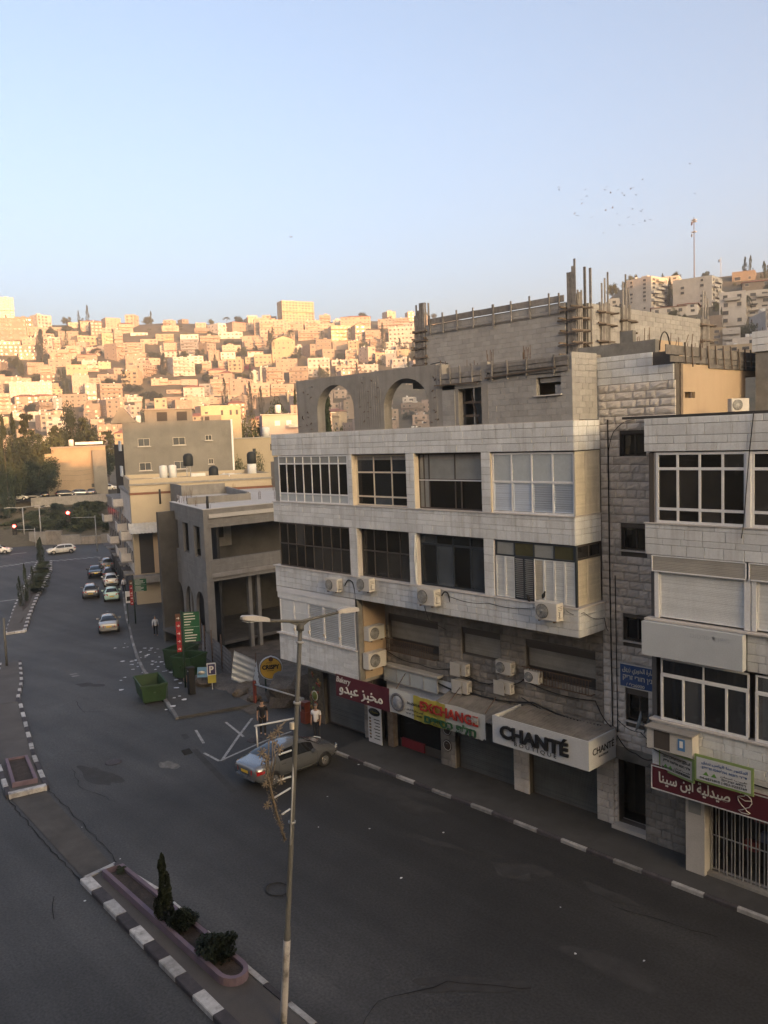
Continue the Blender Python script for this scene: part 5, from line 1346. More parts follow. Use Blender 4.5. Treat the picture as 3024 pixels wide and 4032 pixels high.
# ---------------------------------------------------------------- hillside houses
HOUSES = "-832,293,140.4,14.9,13.8,19.2,1.24,8,f,w,L;-748,267,110.2,24.6,13.0,17.7,1.19,5,f,t,L;-796,297,128.2,16.5,14.6,8.5,1.29,2,f,t,L;-787,308,127.2,14.3,12.6,11.3,1.74,4,f,w,L;-760,293,117.1,20.2,11.2,6.4,1.14,2,t,c,L;-776,334,127.1,9.0,11.1,5.0,1.15,2,f,c,L;-758,343,122.6,18.4,13.6,8.6,1.14,3,r,c,L;-758,363,125.4,14.3,13.4,10.3,1.43,5,f,c,L;-731,364,117.6,12.7,13.4,9.3,1.14,3,r,c,L;-768,320,122.5,17.7,13.2,3.1,1.08,1,f,c,L;-729,309,109.1,16.4,12.7,7.8,1.12,3,f,t,L;-743,349,118.9,12.0,13.8,4.7,1.09,2,f,c,L;-708,316,103.5,22.3,14.2,7.3,1.55,2,f,y,L;-713,344,109.2,11.6,13.2,7.1,1.05,2,t,c,L;-736,288,108.9,13.2,12.2,5.8,1.25,2,f,c,L;-703,285,98.0,10.1,12.6,9.5,1.13,4,b,c,L;-718,253,98.8,17.0,14.9,5.5,1.32,2,f,c,L;-690,250,89.8,27.4,14.6,8.1,1.26,3,f,c,L;-677,252,86.0,12.5,12.5,5.3,1.28,2,f,c,L;-668,275,86.0,14.6,13.6,7.4,1.10,3,b,c,L;-666,285,86.8,10.7,12.4,9.8,1.18,4,f,c,L;-676,314,93.7,7.0,12.6,5.3,1.08,2,f,g,L;-641,308,82.2,7.7,14.3,14.9,1.85,5,b,c,L;-653,331,89.4,15.1,12.2,10.5,1.06,4,b,c,L;-654,291,83.8,15.1,14.4,4.7,1.14,2,r,t,L;-640,286,79.1,11.1,12.1,3.6,1.17,1,f,w,L;-645,265,77.6,16.3,12.8,5.9,1.14,2,f,c,L;-657,227,76.9,6.4,11.8,4.8,1.18,2,f,c,L;-633,240,70.8,11.8,14.6,8.1,1.39,3,f,t,L;-628,247,69.9,14.4,12.9,5.9,1.11,3,b,c,L;-610,263,66.3,14.7,13.8,9.7,1.14,2,f,y,L;-614,276,69.4,9.9,13.8,7.0,1.20,3,b,c,L;-618,288,72.7,9.3,12.5,6.8,1.17,2,f,y,L;-603,240,61.7,13.9,12.4,6.7,1.23,2,f,t,L;-615,215,62.2,15.9,12.3,4.5,1.25,2,t,c,L;-612,225,62.8,8.8,11.2,3.0,1.21,1,f,c,L;-587,276,61.1,13.9,14.9,6.2,1.08,2,t,c,L;-583,260,57.5,15.1,13.8,6.6,1.10,3,f,c,L;-578,216,50.6,26.5,13.9,9.7,1.24,4,f,w,L;-587,234,55.7,9.1,13.4,4.7,1.19,2,f,c,L;-573,230,51.3,10.9,11.3,4.0,1.10,2,f,y,L;-552,246,46.6,7.5,13.0,11.4,1.23,3,f,w,L;-548,257,47.0,15.2,12.8,10.7,1.47,4,b,c,L;-590,201,53.4,3.1,11.5,6.8,1.16,3,f,c,L;-549,188,38.9,7.6,11.8,11.7,1.25,5,b,c,L;-561,206,44.3,14.5,13.7,5.2,1.31,2,r,c,L;-560,217,45.4,15.4,13.8,4.5,1.21,2,r,c,L;-545,231,42.3,17.8,14.7,7.8,1.12,3,t,t,L;-546,220,41.2,5.9,13.9,6.6,1.26,3,f,g,L;-547,211,40.2,11.1,14.4,4.9,1.64,2,f,t,L;-519,247,36.4,11.7,14.0,8.0,1.19,3,b,c,L;-516,230,33.2,9.8,15.3,9.1,1.21,3,f,t,L;-524,241,37.3,6.0,13.5,7.7,1.22,3,f,c,L;-534,265,43.9,17.0,13.2,4.0,1.08,2,f,c,L;-545,197,38.7,4.7,11.8,4.8,1.16,2,f,c,L;-549,194,38.8,6.0,14.1,4.8,1.28,2,f,t,L;-534,190,33.9,6.1,14.4,4.2,1.32,2,f,w,L;-525,198,33.0,8.8,11.4,5.0,1.22,2,f,w,L;-524,205,32.8,7.2,14.7,5.2,1.20,2,f,t,L;-529,214,35.0,7.3,12.9,4.0,1.24,2,f,c,L;-504,172,26.1,4.6,11.9,8.1,1.23,4,f,y,L;-497,249,31.7,10.3,11.3,8.6,1.04,3,f,p,L;-479,216,24.3,7.7,13.6,7.0,1.23,3,b,c,L;-505,206,28.9,6.4,12.7,2.3,1.11,1,f,c,L;-710,299,102.4,13.9,11.8,4.3,1.08,2,f,t,L;-712,399,117.6,15.5,13.6,7.5,1.11,3,t,c,L;-683,377,105.5,15.6,12.1,7.5,1.06,3,b,y,L;-714,368,112.9,15.0,14.8,4.2,1.13,2,f,w,L;-671,395,105.1,15.9,11.3,7.2,1.03,2,f,w,L;-629,370,88.7,14.1,11.3,13.5,0.95,5,b,g,L;-685,433,114.9,9.3,16.8,11.0,1.62,3,b,w,L;-681,452,117.6,16.9,14.7,10.0,1.53,3,r,c,L;-681,472,121.2,15.1,16.2,12.2,1.23,4,f,c,L;-648,461,110.5,9.1,12.0,14.5,0.89,5,b,w,L;-663,433,109.1,22.0,14.6,6.2,1.03,2,f,w,L;-661,410,104.8,17.4,11.3,6.1,0.98,3,b,c,L;-629,385,90.5,10.0,16.3,9.0,1.71,3,f,t,L;-628,432,99.1,15.7,14.0,9.0,0.93,3,f,c,L;-619,432,96.8,21.1,13.8,6.7,0.89,3,b,c,L;-646,364,92.1,16.7,13.9,8.6,1.13,4,f,c,L;-652,361,93.3,10.7,13.9,5.4,1.04,3,b,w,L;-632,356,87.0,18.9,12.3,4.9,0.99,2,r,w,L;-570,327,64.0,16.6,14.1,15.9,1.35,7,b,w,L;-600,357,77.9,12.4,11.6,7.1,1.11,3,f,w,L;-604,377,82.3,9.0,14.2,8.3,1.09,3,f,t,L;-622,406,93.1,15.8,12.5,5.1,1.09,2,t,c,L;-600,389,83.8,11.9,12.0,5.6,0.94,2,f,w,L;-577,370,73.5,10.7,14.9,6.0,1.07,3,b,c,L;-583,357,73.0,7.3,12.9,6.0,1.06,3,f,c,L;-577,402,79.3,19.0,14.3,4.5,0.92,2,f,y,L;-593,411,86.2,13.1,11.4,3.9,1.04,2,r,w,L;-569,347,66.9,10.8,14.3,5.2,0.97,2,f,t,L;-554,348,63.3,13.2,12.3,6.4,1.08,3,r,c,L;-528,365,59.0,7.4,12.7,8.2,0.92,3,t,w,L;-520,367,57.6,4.8,11.4,11.7,0.96,5,f,w,L;-556,300,55.7,11.7,13.1,6.7,1.14,3,t,c,L;-551,311,56.2,11.6,11.9,4.9,1.11,2,f,c,L;-547,319,55.9,11.6,14.0,5.6,1.13,3,f,p,L;-533,300,48.7,11.8,14.8,4.2,1.03,2,b,c,L;-522,308,46.9,14.2,14.4,7.1,1.08,3,r,w,L;-515,325,48.1,13.7,12.2,11.4,1.09,4,b,c,L;-506,338,47.9,17.1,12.3,11.1,2.23,4,t,c,L;-494,343,45.4,16.2,12.2,9.5,1.01,3,b,c,L;-508,283,39.2,12.5,11.6,7.1,1.07,3,b,t,L;-499,295,38.1,18.2,13.0,7.7,1.13,3,f,c,L;-500,311,41.6,8.9,11.3,4.1,1.08,2,f,c,L;-494,322,41.9,12.5,11.2,5.2,0.99,2,f,c,L;-477,319,36.3,16.1,12.8,6.8,1.06,2,g,t,L;-517,270,39.7,16.2,11.3,4.0,1.00,2,f,t,L;-497,251,31.8,13.2,11.3,8.1,1.11,3,f,p,L;-480,256,28.8,14.8,12.7,8.5,1.02,3,f,p,L;-662,337,92.7,15.4,13.3,8.5,1.10,3,b,c,L;-633,327,82.6,12.2,12.5,6.2,1.12,3,b,c,L;-617,312,76.1,12.2,11.6,9.3,1.13,3,f,c,L;-581,300,63.1,22.3,13.4,11.3,2.18,4,b,c,L;-530,267,43.3,10.8,11.6,4.3,1.16,2,f,w,L;-519,316,48.0,8.0,12.0,8.4,0.97,3,f,g,L;-693,421,115.9,12.8,11.0,6.3,1.02,2,f,t,L;-681,361,102.2,14.3,12.8,5.2,0.99,2,f,c,L;-673,518,128.5,34.4,12.8,23.2,1.33,9,f,y,L;-657,461,112.6,9.0,14.2,16.2,1.00,4,b,c,L;-715,516,137.6,14.1,13.8,4.6,0.96,2,f,g,L;-640,464,109.3,22.0,11.2,16.5,0.92,5,b,c,L;-654,504,120.5,12.6,12.5,8.2,0.90,3,f,c,L;-642,514,119.8,15.0,11.5,9.1,0.92,3,b,c,L;-633,525,119.1,14.5,14.3,6.2,0.82,2,f,c,L;-609,486,105.1,23.8,12.6,9.5,0.85,3,b,c,L;-579,494,98.4,18.2,16.7,16.4,1.06,5,b,y,L;-607,539,116.1,28.5,11.6,13.3,0.80,4,r,c,L;-559,499,94.8,9.3,15.5,18.4,1.08,5,g,c,L;-546,504,92.9,12.6,13.4,14.8,0.84,4,b,c,L;-581,565,115.5,29.9,12.7,10.9,0.71,4,b,p,L;-533,527,95.4,21.5,12.0,14.9,0.69,4,f,w,L;-566,421,80.6,19.1,11.2,16.1,0.97,4,g,y,L;-557,441,82.1,5.4,13.5,11.6,1.40,3,f,t,L;-569,466,90.0,13.4,14.9,10.3,0.98,3,f,t,L;-543,446,79.3,11.1,14.4,9.0,1.37,2,f,t,L;-527,461,78.3,9.4,13.5,8.6,0.90,3,b,c,L;-506,460,73.1,6.9,14.3,14.0,1.41,4,f,c,L;-495,464,71.6,7.9,11.7,10.0,0.89,3,f,y,L;-506,409,62.4,16.8,11.2,14.1,0.96,4,b,w,L;-521,443,73.1,13.2,13.7,4.4,0.94,1,f,w,L;-511,449,71.6,8.3,13.7,5.6,0.84,2,f,c,L;-484,466,69.0,8.6,14.1,11.0,0.80,3,f,g,L;-475,469,67.5,14.0,13.0,7.8,0.72,3,f,w,L;-538,402,68.6,17.0,14.7,9.8,1.00,3,f,c,L;-514,370,56.2,14.4,13.1,12.6,1.37,5,b,c,L;-505,389,57.3,13.8,14.6,11.9,0.87,4,b,t,L;-494,347,46.7,12.1,11.2,9.2,0.93,3,b,c,L;-485,358,46.2,16.3,12.7,8.1,0.98,3,b,c,L;-496,429,63.5,17.2,12.9,6.9,0.90,2,f,c,L;-487,443,64.7,16.2,12.7,6.2,0.83,2,t,w,L;-621,438,98.5,13.5,14.6,8.8,0.91,3,b,c,L;-568,401,76.7,13.9,14.2,8.1,0.99,2,f,y,L;-620,468,104.5,10.1,12.0,8.1,1.00,2,b,t,L;-560,477,90.0,12.9,14.5,8.2,0.95,1,f,t,L;-492,432,63.3,15.7,13.3,4.6,0.85,1,r,w,L;-184,329,63.3,12.7,12.6,13.1,1.50,8,b,w,R;-165,336,61.7,13.0,15.8,12.3,1.71,6,b,c,R;-165,381,75.9,9.4,13.1,5.4,0.34,1,f,t,R;-136,305,50.3,8.7,11.3,11.1,0.34,4,f,c,R;-152,363,68.5,11.3,13.0,4.5,0.42,2,r,t,R;-133,319,53.4,8.2,14.2,9.2,0.43,4,b,c,R;-119,287,42.5,2.0,16.9,8.0,0.70,4,b,c,R;-162,323,58.3,7.2,13.5,3.7,0.38,2,r,w,R;-169,319,58.2,12.9,13.6,3.2,0.50,1,r,c,R;-139,296,48.0,4.8,13.2,4.6,0.45,2,f,t,R;-128,273,40.4,5.7,12.8,5.2,0.51,3,f,y,R;-123,274,39.9,5.3,13.8,5.1,0.43,3,b,c,R;-114,265,36.5,7.2,12.7,4.1,0.32,2,t,w,R;-198,327,65.1,4.8,11.6,4.6,0.47,2,f,w,R;-198,378,79.9,7.2,11.8,4.4,0.38,3,f,c,R;-113,254,34.3,16.5,13.1,3.4,0.36,2,t,y,R;-595,601,128.5,7.1,10.0,8.7,1.06,3,f,c,L;-448,292,27.0,8.1,12.5,8.7,0.68,3,t,c,L;-746,433,132.1,7.0,9.7,5.8,1.51,2,f,t,L;-700,502,131.9,8.0,10.4,8.7,0.75,3,f,c,L;-736,337,116.5,9.9,10.4,11.6,1.32,4,f,t,L;-478,423,59.1,9.4,12.9,5.8,0.40,2,f,t,L;-815,264,131.1,8.0,12.8,5.8,1.69,2,f,t,L;-497,476,75.9,9.9,9.1,8.7,1.17,3,f,w,L;-753,382,128.0,8.7,11.7,11.6,0.69,4,f,c,L;-698,340,105.3,7.4,10.6,11.6,1.15,4,f,t,L;-412,136,12.4,9.5,11.9,5.8,0.88,2,f,y,L;-380,407,32.3,9.3,10.3,8.7,0.94,3,f,t,L;-382,228,13.5,11.1,11.5,11.6,1.49,4,t,t,L;-461,302,31.0,11.0,11.7,8.7,1.19,3,r,t,L;-464,221,22.4,9.9,12.1,5.8,1.10,2,f,t,L;-442,262,22.3,11.0,10.4,8.7,0.81,3,r,y,L;-440,338,31.7,9.6,9.8,11.6,1.40,4,f,p,L;-687,323,99.7,9.1,11.3,11.6,1.41,4,b,y,L;-413,191,14.5,9.9,9.9,11.6,1.29,4,b,c,L;-629,200,66.5,10.1,11.9,11.6,0.97,4,f,c,L;-525,489,85.6,11.8,9.4,11.6,0.93,4,b,t,L;-455,464,63.2,7.6,11.6,8.7,1.09,3,f,p,L;-355,365,21.1,8.8,10.3,5.8,0.65,2,b,c,L;-451,224,19.8,9.1,10.9,5.8,1.10,2,b,y,L;-397,213,14.1,10.0,10.7,8.7,1.07,3,f,t,L;-597,182,54.3,11.7,10.1,5.8,1.02,2,f,t,L;-531,342,56.9,9.6,11.7,8.7,0.85,3,r,c,L;-654,208,75.1,11.6,10.7,11.6,0.95,4,r,y,L;-704,487,131.0,10.2,11.7,8.7,0.94,3,b,w,L;-362,345,19.0,9.1,9.3,11.6,1.12,4,f,t,L;-826,257,132.5,12.0,12.4,8.7,0.82,3,f,c,L;-347,283,13.7,9.2,11.0,8.7,1.07,3,f,t,L;-450,442,56.7,9.8,12.8,11.6,0.59,4,b,w,L;-445,366,38.3,8.2,10.6,8.7,0.84,3,f,c,L;-610,451,99.4,7.5,10.8,5.8,0.94,2,t,p,L;-523,164,30.3,7.8,9.9,8.7,1.45,3,f,c,L;-561,585,116.8,7.7,12.3,11.6,0.64,4,f,t,L;-775,370,131.5,8.8,11.3,5.8,1.22,2,b,c,L;-453,275,26.0,9.4,10.3,11.6,1.45,4,t,c,L;-418,344,28.6,11.5,10.5,8.7,1.31,3,f,c,L;-467,353,41.6,8.0,11.6,5.8,1.00,2,b,y,L;-544,580,111.7,7.9,11.6,5.8,1.19,2,t,t,L;-763,229,112.1,9.1,12.3,5.8,0.81,2,r,t,L;-431,433,50.1,11.0,9.2,5.8,1.22,2,f,c,L;-465,287,29.8,11.2,9.2,8.7,0.82,3,f,w,L;-376,261,14.8,7.1,10.7,11.6,0.82,4,r,y,L;-394,422,38.8,9.4,10.3,8.7,1.07,3,f,c,L;-433,449,54.5,9.5,9.8,5.8,0.32,2,f,t,L;-730,229,101.6,10.9,11.8,5.8,1.50,2,f,c,L;-432,379,37.9,7.3,11.0,5.8,0.49,2,f,t,L;-746,236,107.5,7.1,9.5,5.8,0.81,2,f,y,L;-374,346,21.2,8.2,9.8,8.7,0.45,3,f,c,L;-507,535,92.3,10.2,12.8,5.8,0.71,2,r,y,L;-383,320,18.9,11.8,9.5,11.6,0.38,4,r,y,L;-421,322,26.1,11.5,12.5,5.8,0.90,2,t,p,L;-372,392,28.4,10.1,9.6,8.7,0.61,3,f,p,L;-652,538,128.3,11.0,10.9,8.7,0.86,3,b,c,L;-403,350,26.8,9.6,12.3,11.6,0.98,4,f,t,L;-389,390,30.9,7.7,11.4,8.7,0.65,3,b,w,L;-507,238,33.0,8.8,12.8,11.6,1.49,4,t,t,L;-588,611,129.3,8.2,11.7,5.8,1.02,2,f,t,L;-622,598,132.3,9.7,11.7,8.7,1.27,3,t,c,L;-464,382,46.7,10.4,9.4,8.7,0.77,3,b,t,L;-421,364,32.2,11.8,12.1,5.8,0.99,2,f,c,L;-728,408,124.7,8.7,9.5,8.7,0.59,3,b,c,L;-490,280,34.7,10.9,9.2,8.7,1.28,3,t,c,L;-350,315,16.1,11.3,9.9,8.7,1.26,3,b,p,L;-526,504,89.4,11.3,12.3,5.8,0.67,2,f,w,L;-375,378,26.4,11.9,9.0,8.7,0.41,3,t,t,L;-555,562,109.9,10.6,12.2,8.7,0.30,3,f,w,L;-404,369,30.0,9.1,11.9,5.8,0.60,2,f,t,L;-471,488,72.4,7.9,10.0,8.7,1.12,3,t,t,L;-404,154,12.3,9.8,9.3,8.7,1.58,3,f,w,L;-478,499,76.9,7.4,12.4,8.7,0.86,3,t,c,L;-757,248,112.0,9.2,11.6,11.6,1.69,4,b,c,L;-365,321,17.6,11.5,12.0,5.8,1.35,2,f,c,L;-554,176,40.1,10.2,11.4,8.7,1.72,3,f,p,L;-505,222,31.1,7.2,9.3,5.8,1.47,2,f,t,L;-563,283,56.6,11.5,9.4,11.6,0.69,4,b,y,L;-612,325,77.6,9.9,9.6,5.8,1.55,2,f,c,L;-384,284,16.8,9.7,12.8,11.6,1.37,4,t,t,L;-564,514,101.0,10.2,11.1,5.8,1.07,2,t,c,L;-511,506,86.1,11.1,9.3,5.8,0.75,2,f,w,L;-450,164,16.9,8.7,9.6,8.7,1.20,3,f,t,L;-716,283,103.3,10.0,12.3,8.7,1.61,3,b,c,L;-396,265,16.6,7.6,12.3,8.7,0.52,3,t,c,L;-549,518,98.2,9.5,9.9,8.7,0.47,3,f,t,L;-600,310,71.6,10.1,9.6,8.7,0.77,3,t,c,L;-576,442,88.5,11.6,11.3,5.8,0.85,2,b,w,L;-562,371,71.0,10.9,9.4,8.7,0.78,3,f,y,L;-412,214,15.4,10.1,9.5,5.8,1.55,2,r,c,L;-523,418,69.7,8.6,10.2,5.8,0.71,2,f,y,L;-375,304,17.3,9.3,9.1,5.8,0.62,2,b,t,L;-688,274,93.3,7.5,9.5,11.6,1.07,4,f,p,L;-416,434,46.9,9.6,11.5,5.8,0.65,2,f,t,L;-403,381,31.7,8.5,11.2,8.7,0.62,3,r,t,L;-718,270,102.5,10.6,9.9,5.8,1.16,2,f,c,L;-712,432,124.2,10.1,11.2,5.8,1.07,2,f,c,L;-521,545,97.9,10.8,12.8,5.8,0.26,2,f,y,L;-655,488,118.8,10.4,11.1,8.7,1.35,3,f,c,L;-494,193,26.1,11.0,9.2,8.7,1.53,3,b,c,L;-319,333,15.1,11.1,11.6,5.8,0.65,2,f,t,L;-454,152,16.9,9.9,10.5,5.8,1.48,2,b,p,L;-635,542,125.0,9.7,9.2,5.8,0.51,2,f,w,L;-426,245,18.2,9.6,11.8,5.8,1.32,2,b,p,L;-331,314,14.6,7.3,11.1,8.7,0.51,3,f,c,L;-597,287,67.4,7.8,11.8,5.8,1.52,2,f,c,L;-587,323,69.7,7.1,9.8,8.7,1.09,3,b,t,L;-647,195,71.6,7.5,10.9,5.8,1.48,2,r,t,L;-464,244,24.6,8.8,11.3,8.7,0.85,3,f,y,L;-535,472,84.4,8.1,9.3,11.6,0.66,4,f,y,L;-391,239,14.8,8.5,10.8,8.7,0.80,3,f,w,L;-636,216,70.3,7.8,10.4,8.7,0.83,3,f,t,L;-569,247,53.2,11.1,11.1,11.6,1.19,4,f,p,L;-424,271,19.8,9.0,12.4,8.7,1.12,3,f,t,L;-492,266,32.9,7.7,10.1,11.6,1.03,4,f,y,L;-611,185,59.1,8.0,11.5,5.8,1.21,2,t,c,L;-435,179,16.1,8.2,12.1,5.8,1.31,2,b,t,L;-448,381,42.3,8.3,10.0,5.8,0.76,2,t,c,L;-751,224,107.8,11.6,12.8,8.7,1.15,3,t,c,L;-432,312,26.6,8.5,11.4,5.8,1.13,2,f,w,L;-687,303,96.9,8.1,12.7,5.8,0.86,2,f,p,L;-667,301,90.4,11.0,11.6,5.8,1.32,2,b,p,L;-304,307,12.2,7.1,11.6,5.8,0.88,2,f,y,L;-497,494,80.0,8.5,11.9,5.8,0.49,2,f,y,L;-424,231,17.3,11.5,9.2,8.7,1.51,3,t,c,L;-457,184,18.3,9.5,9.9,11.6,0.93,4,b,w,L;-511,473,78.6,10.1,12.2,5.8,1.28,2,r,c,L;-439,398,44.0,7.6,12.1,5.8,0.67,2,b,t,L;-388,306,18.4,9.5,12.1,11.6,0.73,4,b,t,L;-437,132,14.6,9.7,10.2,8.7,1.06,3,r,w,L;-476,409,55.8,8.2,13.0,8.7,1.13,3,f,p,L;-786,253,121.9,7.5,11.2,8.7,1.53,3,r,w,L;-391,192,12.6,11.5,9.5,8.7,1.00,3,r,y,L;-335,271,12.1,8.5,11.9,8.7,0.53,3,b,c,L"
_O1 = ['', 'first', 'second', 'third', 'fourth', 'fifth', 'sixth', 'seventh', 'eighth', 'ninth', 'tenth', 'eleventh', 'twelfth', 'thirteenth', 'fourteenth', 'fifteenth', 'sixteenth', 'seventeenth', 'eighteenth', 'nineteenth']
_O2 = ['', '', 'twent', 'thirt', 'fort', 'fift', 'sixt', 'sevent', 'eight', 'ninet']
class _Ord:
    def __getitem__(s, n):
        if n < 20: return _O1[n]
        if n >= 100: return 'hundred-and-' + s[n - 100]
        return _O2[n // 10] + ('ieth' if n % 10 == 0 else 'y-' + _O1[n % 10])
ORD = _Ord()
NUM = ['', 'one', 'two', 'three', 'four', 'five', 'six', 'seven', 'eight', 'nine', 'ten']
def az(x, y): return -math.atan2(y, x)
hl = []
for q in HOUSES.split(';'):
    q = q.split(',')
    hl.append([float(v) for v in q[:7]] + [int(q[7]), q[8], q[9], q[10]])
def name_rows(items, per):
    items = sorted(items, key=lambda q: -(q[2] - CAMZ) / math.hypot(q[0], q[1]))
    out = []
    for r0 in range(0, len(items), per):
        row = sorted(items[r0:r0 + per], key=lambda q: az(q[0], q[1]))
        for i, q in enumerate(row): out.append((r0 // per + 1, i + 1, q))
    return out
RT = {'f': 'flat-roofed', 't': 'tank-topped', 'b': 'balconied', 'r': 'red-roofed', 'g': 'gabled'}
for side, where, grp in (('L', 'sunlit far slope', 'houses on the sunlit far slope'), ('R', 'nearer right-hand slope', 'houses on the right-hand slope')):
    for (row, i, q) in name_rows([q for q in hl if q[10] == side], 18 if side == 'L' else 4):
        x, y, z, w, dep, h, rot, fl, rf, tn, _ = q
        if side == 'R' and tn == 'c': tn = 'w'
        lab = '%s-storey %s %s house, %s from left in %s row down the %s' % (NUM[fl], TONE[tn][1], RT[rf], ORD[i], ORD[row], where)
        house(x, y, z, w, dep, h, rot, fl, rf, tn, lab, grp)
TREES = "-654,255,80.8,13.0,26.0,c;-738,323,115.3,4.6,13.4,c;-621,226,67.1,7.5,14.0,r;-646,230,75.5,10.6,10.0,r;-567,235,51.4,7.6,18.5,c;-627,217,67.9,10.9,6.0,r;-606,231,63.0,10.0,6.6,r;-747,302,115.6,10.8,7.3,r;-663,301,89.7,13.5,7.1,r;-642,275,79.7,7.2,4.8,r;-698,337,105.2,9.6,3.5,r;-563,277,55.7,8.4,13.2,c;-494,229,29.9,7.9,4.2,r;-548,276,51.1,12.7,8.8,r;-771,323,125.8,3.5,3.2,r;-587,240,58.1,5.9,12.5,c;-574,314,64.7,9.5,17.7,c;-625,332,82.9,10.2,9.4,r;-525,274,43.9,14.1,9.2,r;-523,280,44.4,9.8,8.0,r;-564,337,65.7,7.5,11.5,r;-543,352,62.5,11.4,5.6,r;-535,358,61.4,12.0,6.3,r;-638,414,100.4,8.6,5.8,r;-630,418,99.0,8.6,5.7,r;-595,399,86.0,9.6,9.0,r;-578,362,74.2,4.9,10.6,c;-564,323,63.5,7.4,4.3,r;-711,410,120.8,4.7,4.5,r;-723,383,119.8,5.1,4.8,r;-734,476,137.6,6.3,5.7,p;-570,296,60.9,9.9,4.2,r;-573,381,76.3,10.7,4.6,r;-689,402,113.1,8.2,4.4,r;-559,381,72.4,11.9,5.2,m;-494,313,41.6,3.0,4.6,c;-513,485,82.2,6.4,27.2,c;-565,408,79.3,4.2,29.1,p;-602,456,98.5,6.4,17.3,p;-526,511,91.3,5.3,6.6,r;-501,493,81.3,5.1,14.6,c;-498,496,81.1,8.6,10.5,r;-528,451,78.1,8.4,8.3,r;-496,456,71.4,7.4,6.1,r;-491,460,71.1,6.5,6.5,r;-525,489,86.0,3.1,7.3,c;-545,499,93.2,1.8,6.2,c;-553,426,79.6,5.9,12.8,r;-515,438,72.1,3.3,4.9,c;-480,485,74.1,6.6,11.8,r;-174,330,63.5,3.4,12.2,c;-170,393,81.7,3.0,9.2,c;-167,392,81.2,2.9,9.5,c;-156,380,76.1,3.8,8.7,c;-211,407,87.6,5.3,5.3,r;-132,306,51.3,3.8,11.0,p;-118,274,40.7,6.5,7.2,r;-151,323,58.2,3.3,4.5,r;-135,293,48.2,1.7,7.2,c;-246,458,99.7,2.4,3.2,c;-164,368,73.3,4.2,2.6,r;-160,367,72.5,4.1,2.7,r;-757,401,132.1,11.2,9.2,r;-601,345,78.4,8.7,8.9,r;-444,285,26.4,12.0,9.9,r;-793,356,134.2,5.4,18.5,c;-690,290,97.2,4.9,16.8,c;-440,246,20.9,10.0,9.7,r;-601,580,126.1,7.6,8.0,r;-781,278,124.1,9.5,10.4,r;-693,442,121.7,6.9,6.0,r;-672,416,111.0,6.8,7.2,r;-627,568,129.6,10.4,9.9,r;-493,404,59.9,10.7,9.8,r;-459,237,23.9,5.9,20.3,c;-815,304,134.3,8.2,6.9,r;-366,365,24.0,8.8,7.2,r;-728,454,132.3,6.5,6.4,r;-465,472,68.2,5.9,20.4,c;-583,419,86.9,5.9,20.4,c;-442,309,29.1,5.8,20.0,c;-719,229,99.0,8.0,8.2,r;-705,472,130.6,10.1,10.2,r;-793,347,133.7,3.9,13.5,c;-425,448,53.4,10.2,10.0,r;-432,342,32.0,11.0,12.1,r;-482,384,52.9,6.2,6.2,r;-606,366,83.5,9.9,10.3,r;-434,320,29.2,8.2,7.7,r;-586,334,72.2,4.5,15.6,c;-451,307,30.6,6.5,22.3,c;-783,331,131.1,10.3,8.6,r;-489,396,57.2,3.7,12.9,c;-605,457,100.1,7.6,6.3,r;-487,311,39.9,5.3,18.3,c;-618,358,85.7,7.8,6.6,r;-542,333,59.4,9.9,8.0,r;-445,323,31.6,6.2,5.7,r;-493,523,86.9,8.7,8.3,r;-465,412,54.3,4.5,15.4,c;-585,478,99.4,3.4,11.6,c;-439,440,54.6,5.5,19.0,c;-461,260,26.9,7.6,6.4,r;-762,407,133.3,3.9,13.6,c;-502,515,87.0,6.9,6.4,r;-748,316,118.2,10.1,9.5,r;-776,273,121.7,3.9,13.4,c;-481,165,21.9,8.0,8.3,r;-537,199,38.1,7.9,7.2,r;-390,409,35.8,3.9,13.6,c;-601,417,91.3,6.1,6.6,r;-431,264,21.3,3.4,11.6,c;-721,414,124.6,6.9,5.8,r;-633,413,99.4,7.6,6.9,r;-639,578,132.9,10.2,10.5,r;-531,427,74.6,10.8,9.2,r;-551,421,78.6,7.7,8.1,r;-578,604,126.3,11.8,11.3,r;-772,341,128.9,8.8,8.3,r;-631,337,86.0,6.0,6.2,r;-512,350,54.0,5.0,17.2,c;-532,479,86.3,11.0,12.0,r;-582,622,131.3,6.3,5.7,r;-547,566,109.8,4.2,14.4,c;-499,176,26.8,8.2,6.9,r;-559,528,103.8,10.4,10.3,r;-455,483,68.7,4.1,14.2,c;-440,459,59.5,6.1,20.9,c;-567,269,56.5,9.0,9.0,r;-590,428,90.5,6.1,21.2,c;-621,338,83.2,9.3,7.5,r;-553,411,77.1,6.1,6.4,r;-192,338,69.4,4.7,4.7,r;-165,299,54.4,4.2,4.2,r;-201,418,88.9,4.1,4.1,r;-235,415,90.0,3.4,3.4,r;-153,299,52.6,3.7,3.7,r;-245,421,90.0,3.1,3.1,r;-214,363,80.2,4.1,4.1,r;-217,375,83.5,5.9,5.9,r;-205,357,77.0,4.2,4.2,r;-142,351,66.0,5.7,5.7,r;-102,216,27.6,4.3,4.3,r;-104,223,28.9,3.3,3.3,r;-179,442,90.0,5.0,5.0,r;-213,350,75.9,6.0,6.0,r;-180,345,69.5,5.8,5.8,r;-101,198,24.0,3.4,3.4,r;-94,226,28.6,3.3,3.3,r;-124,240,33.9,5.3,5.3,r;-161,308,56.2,4.2,4.2,r;-137,265,41.3,4.4,4.4,r"
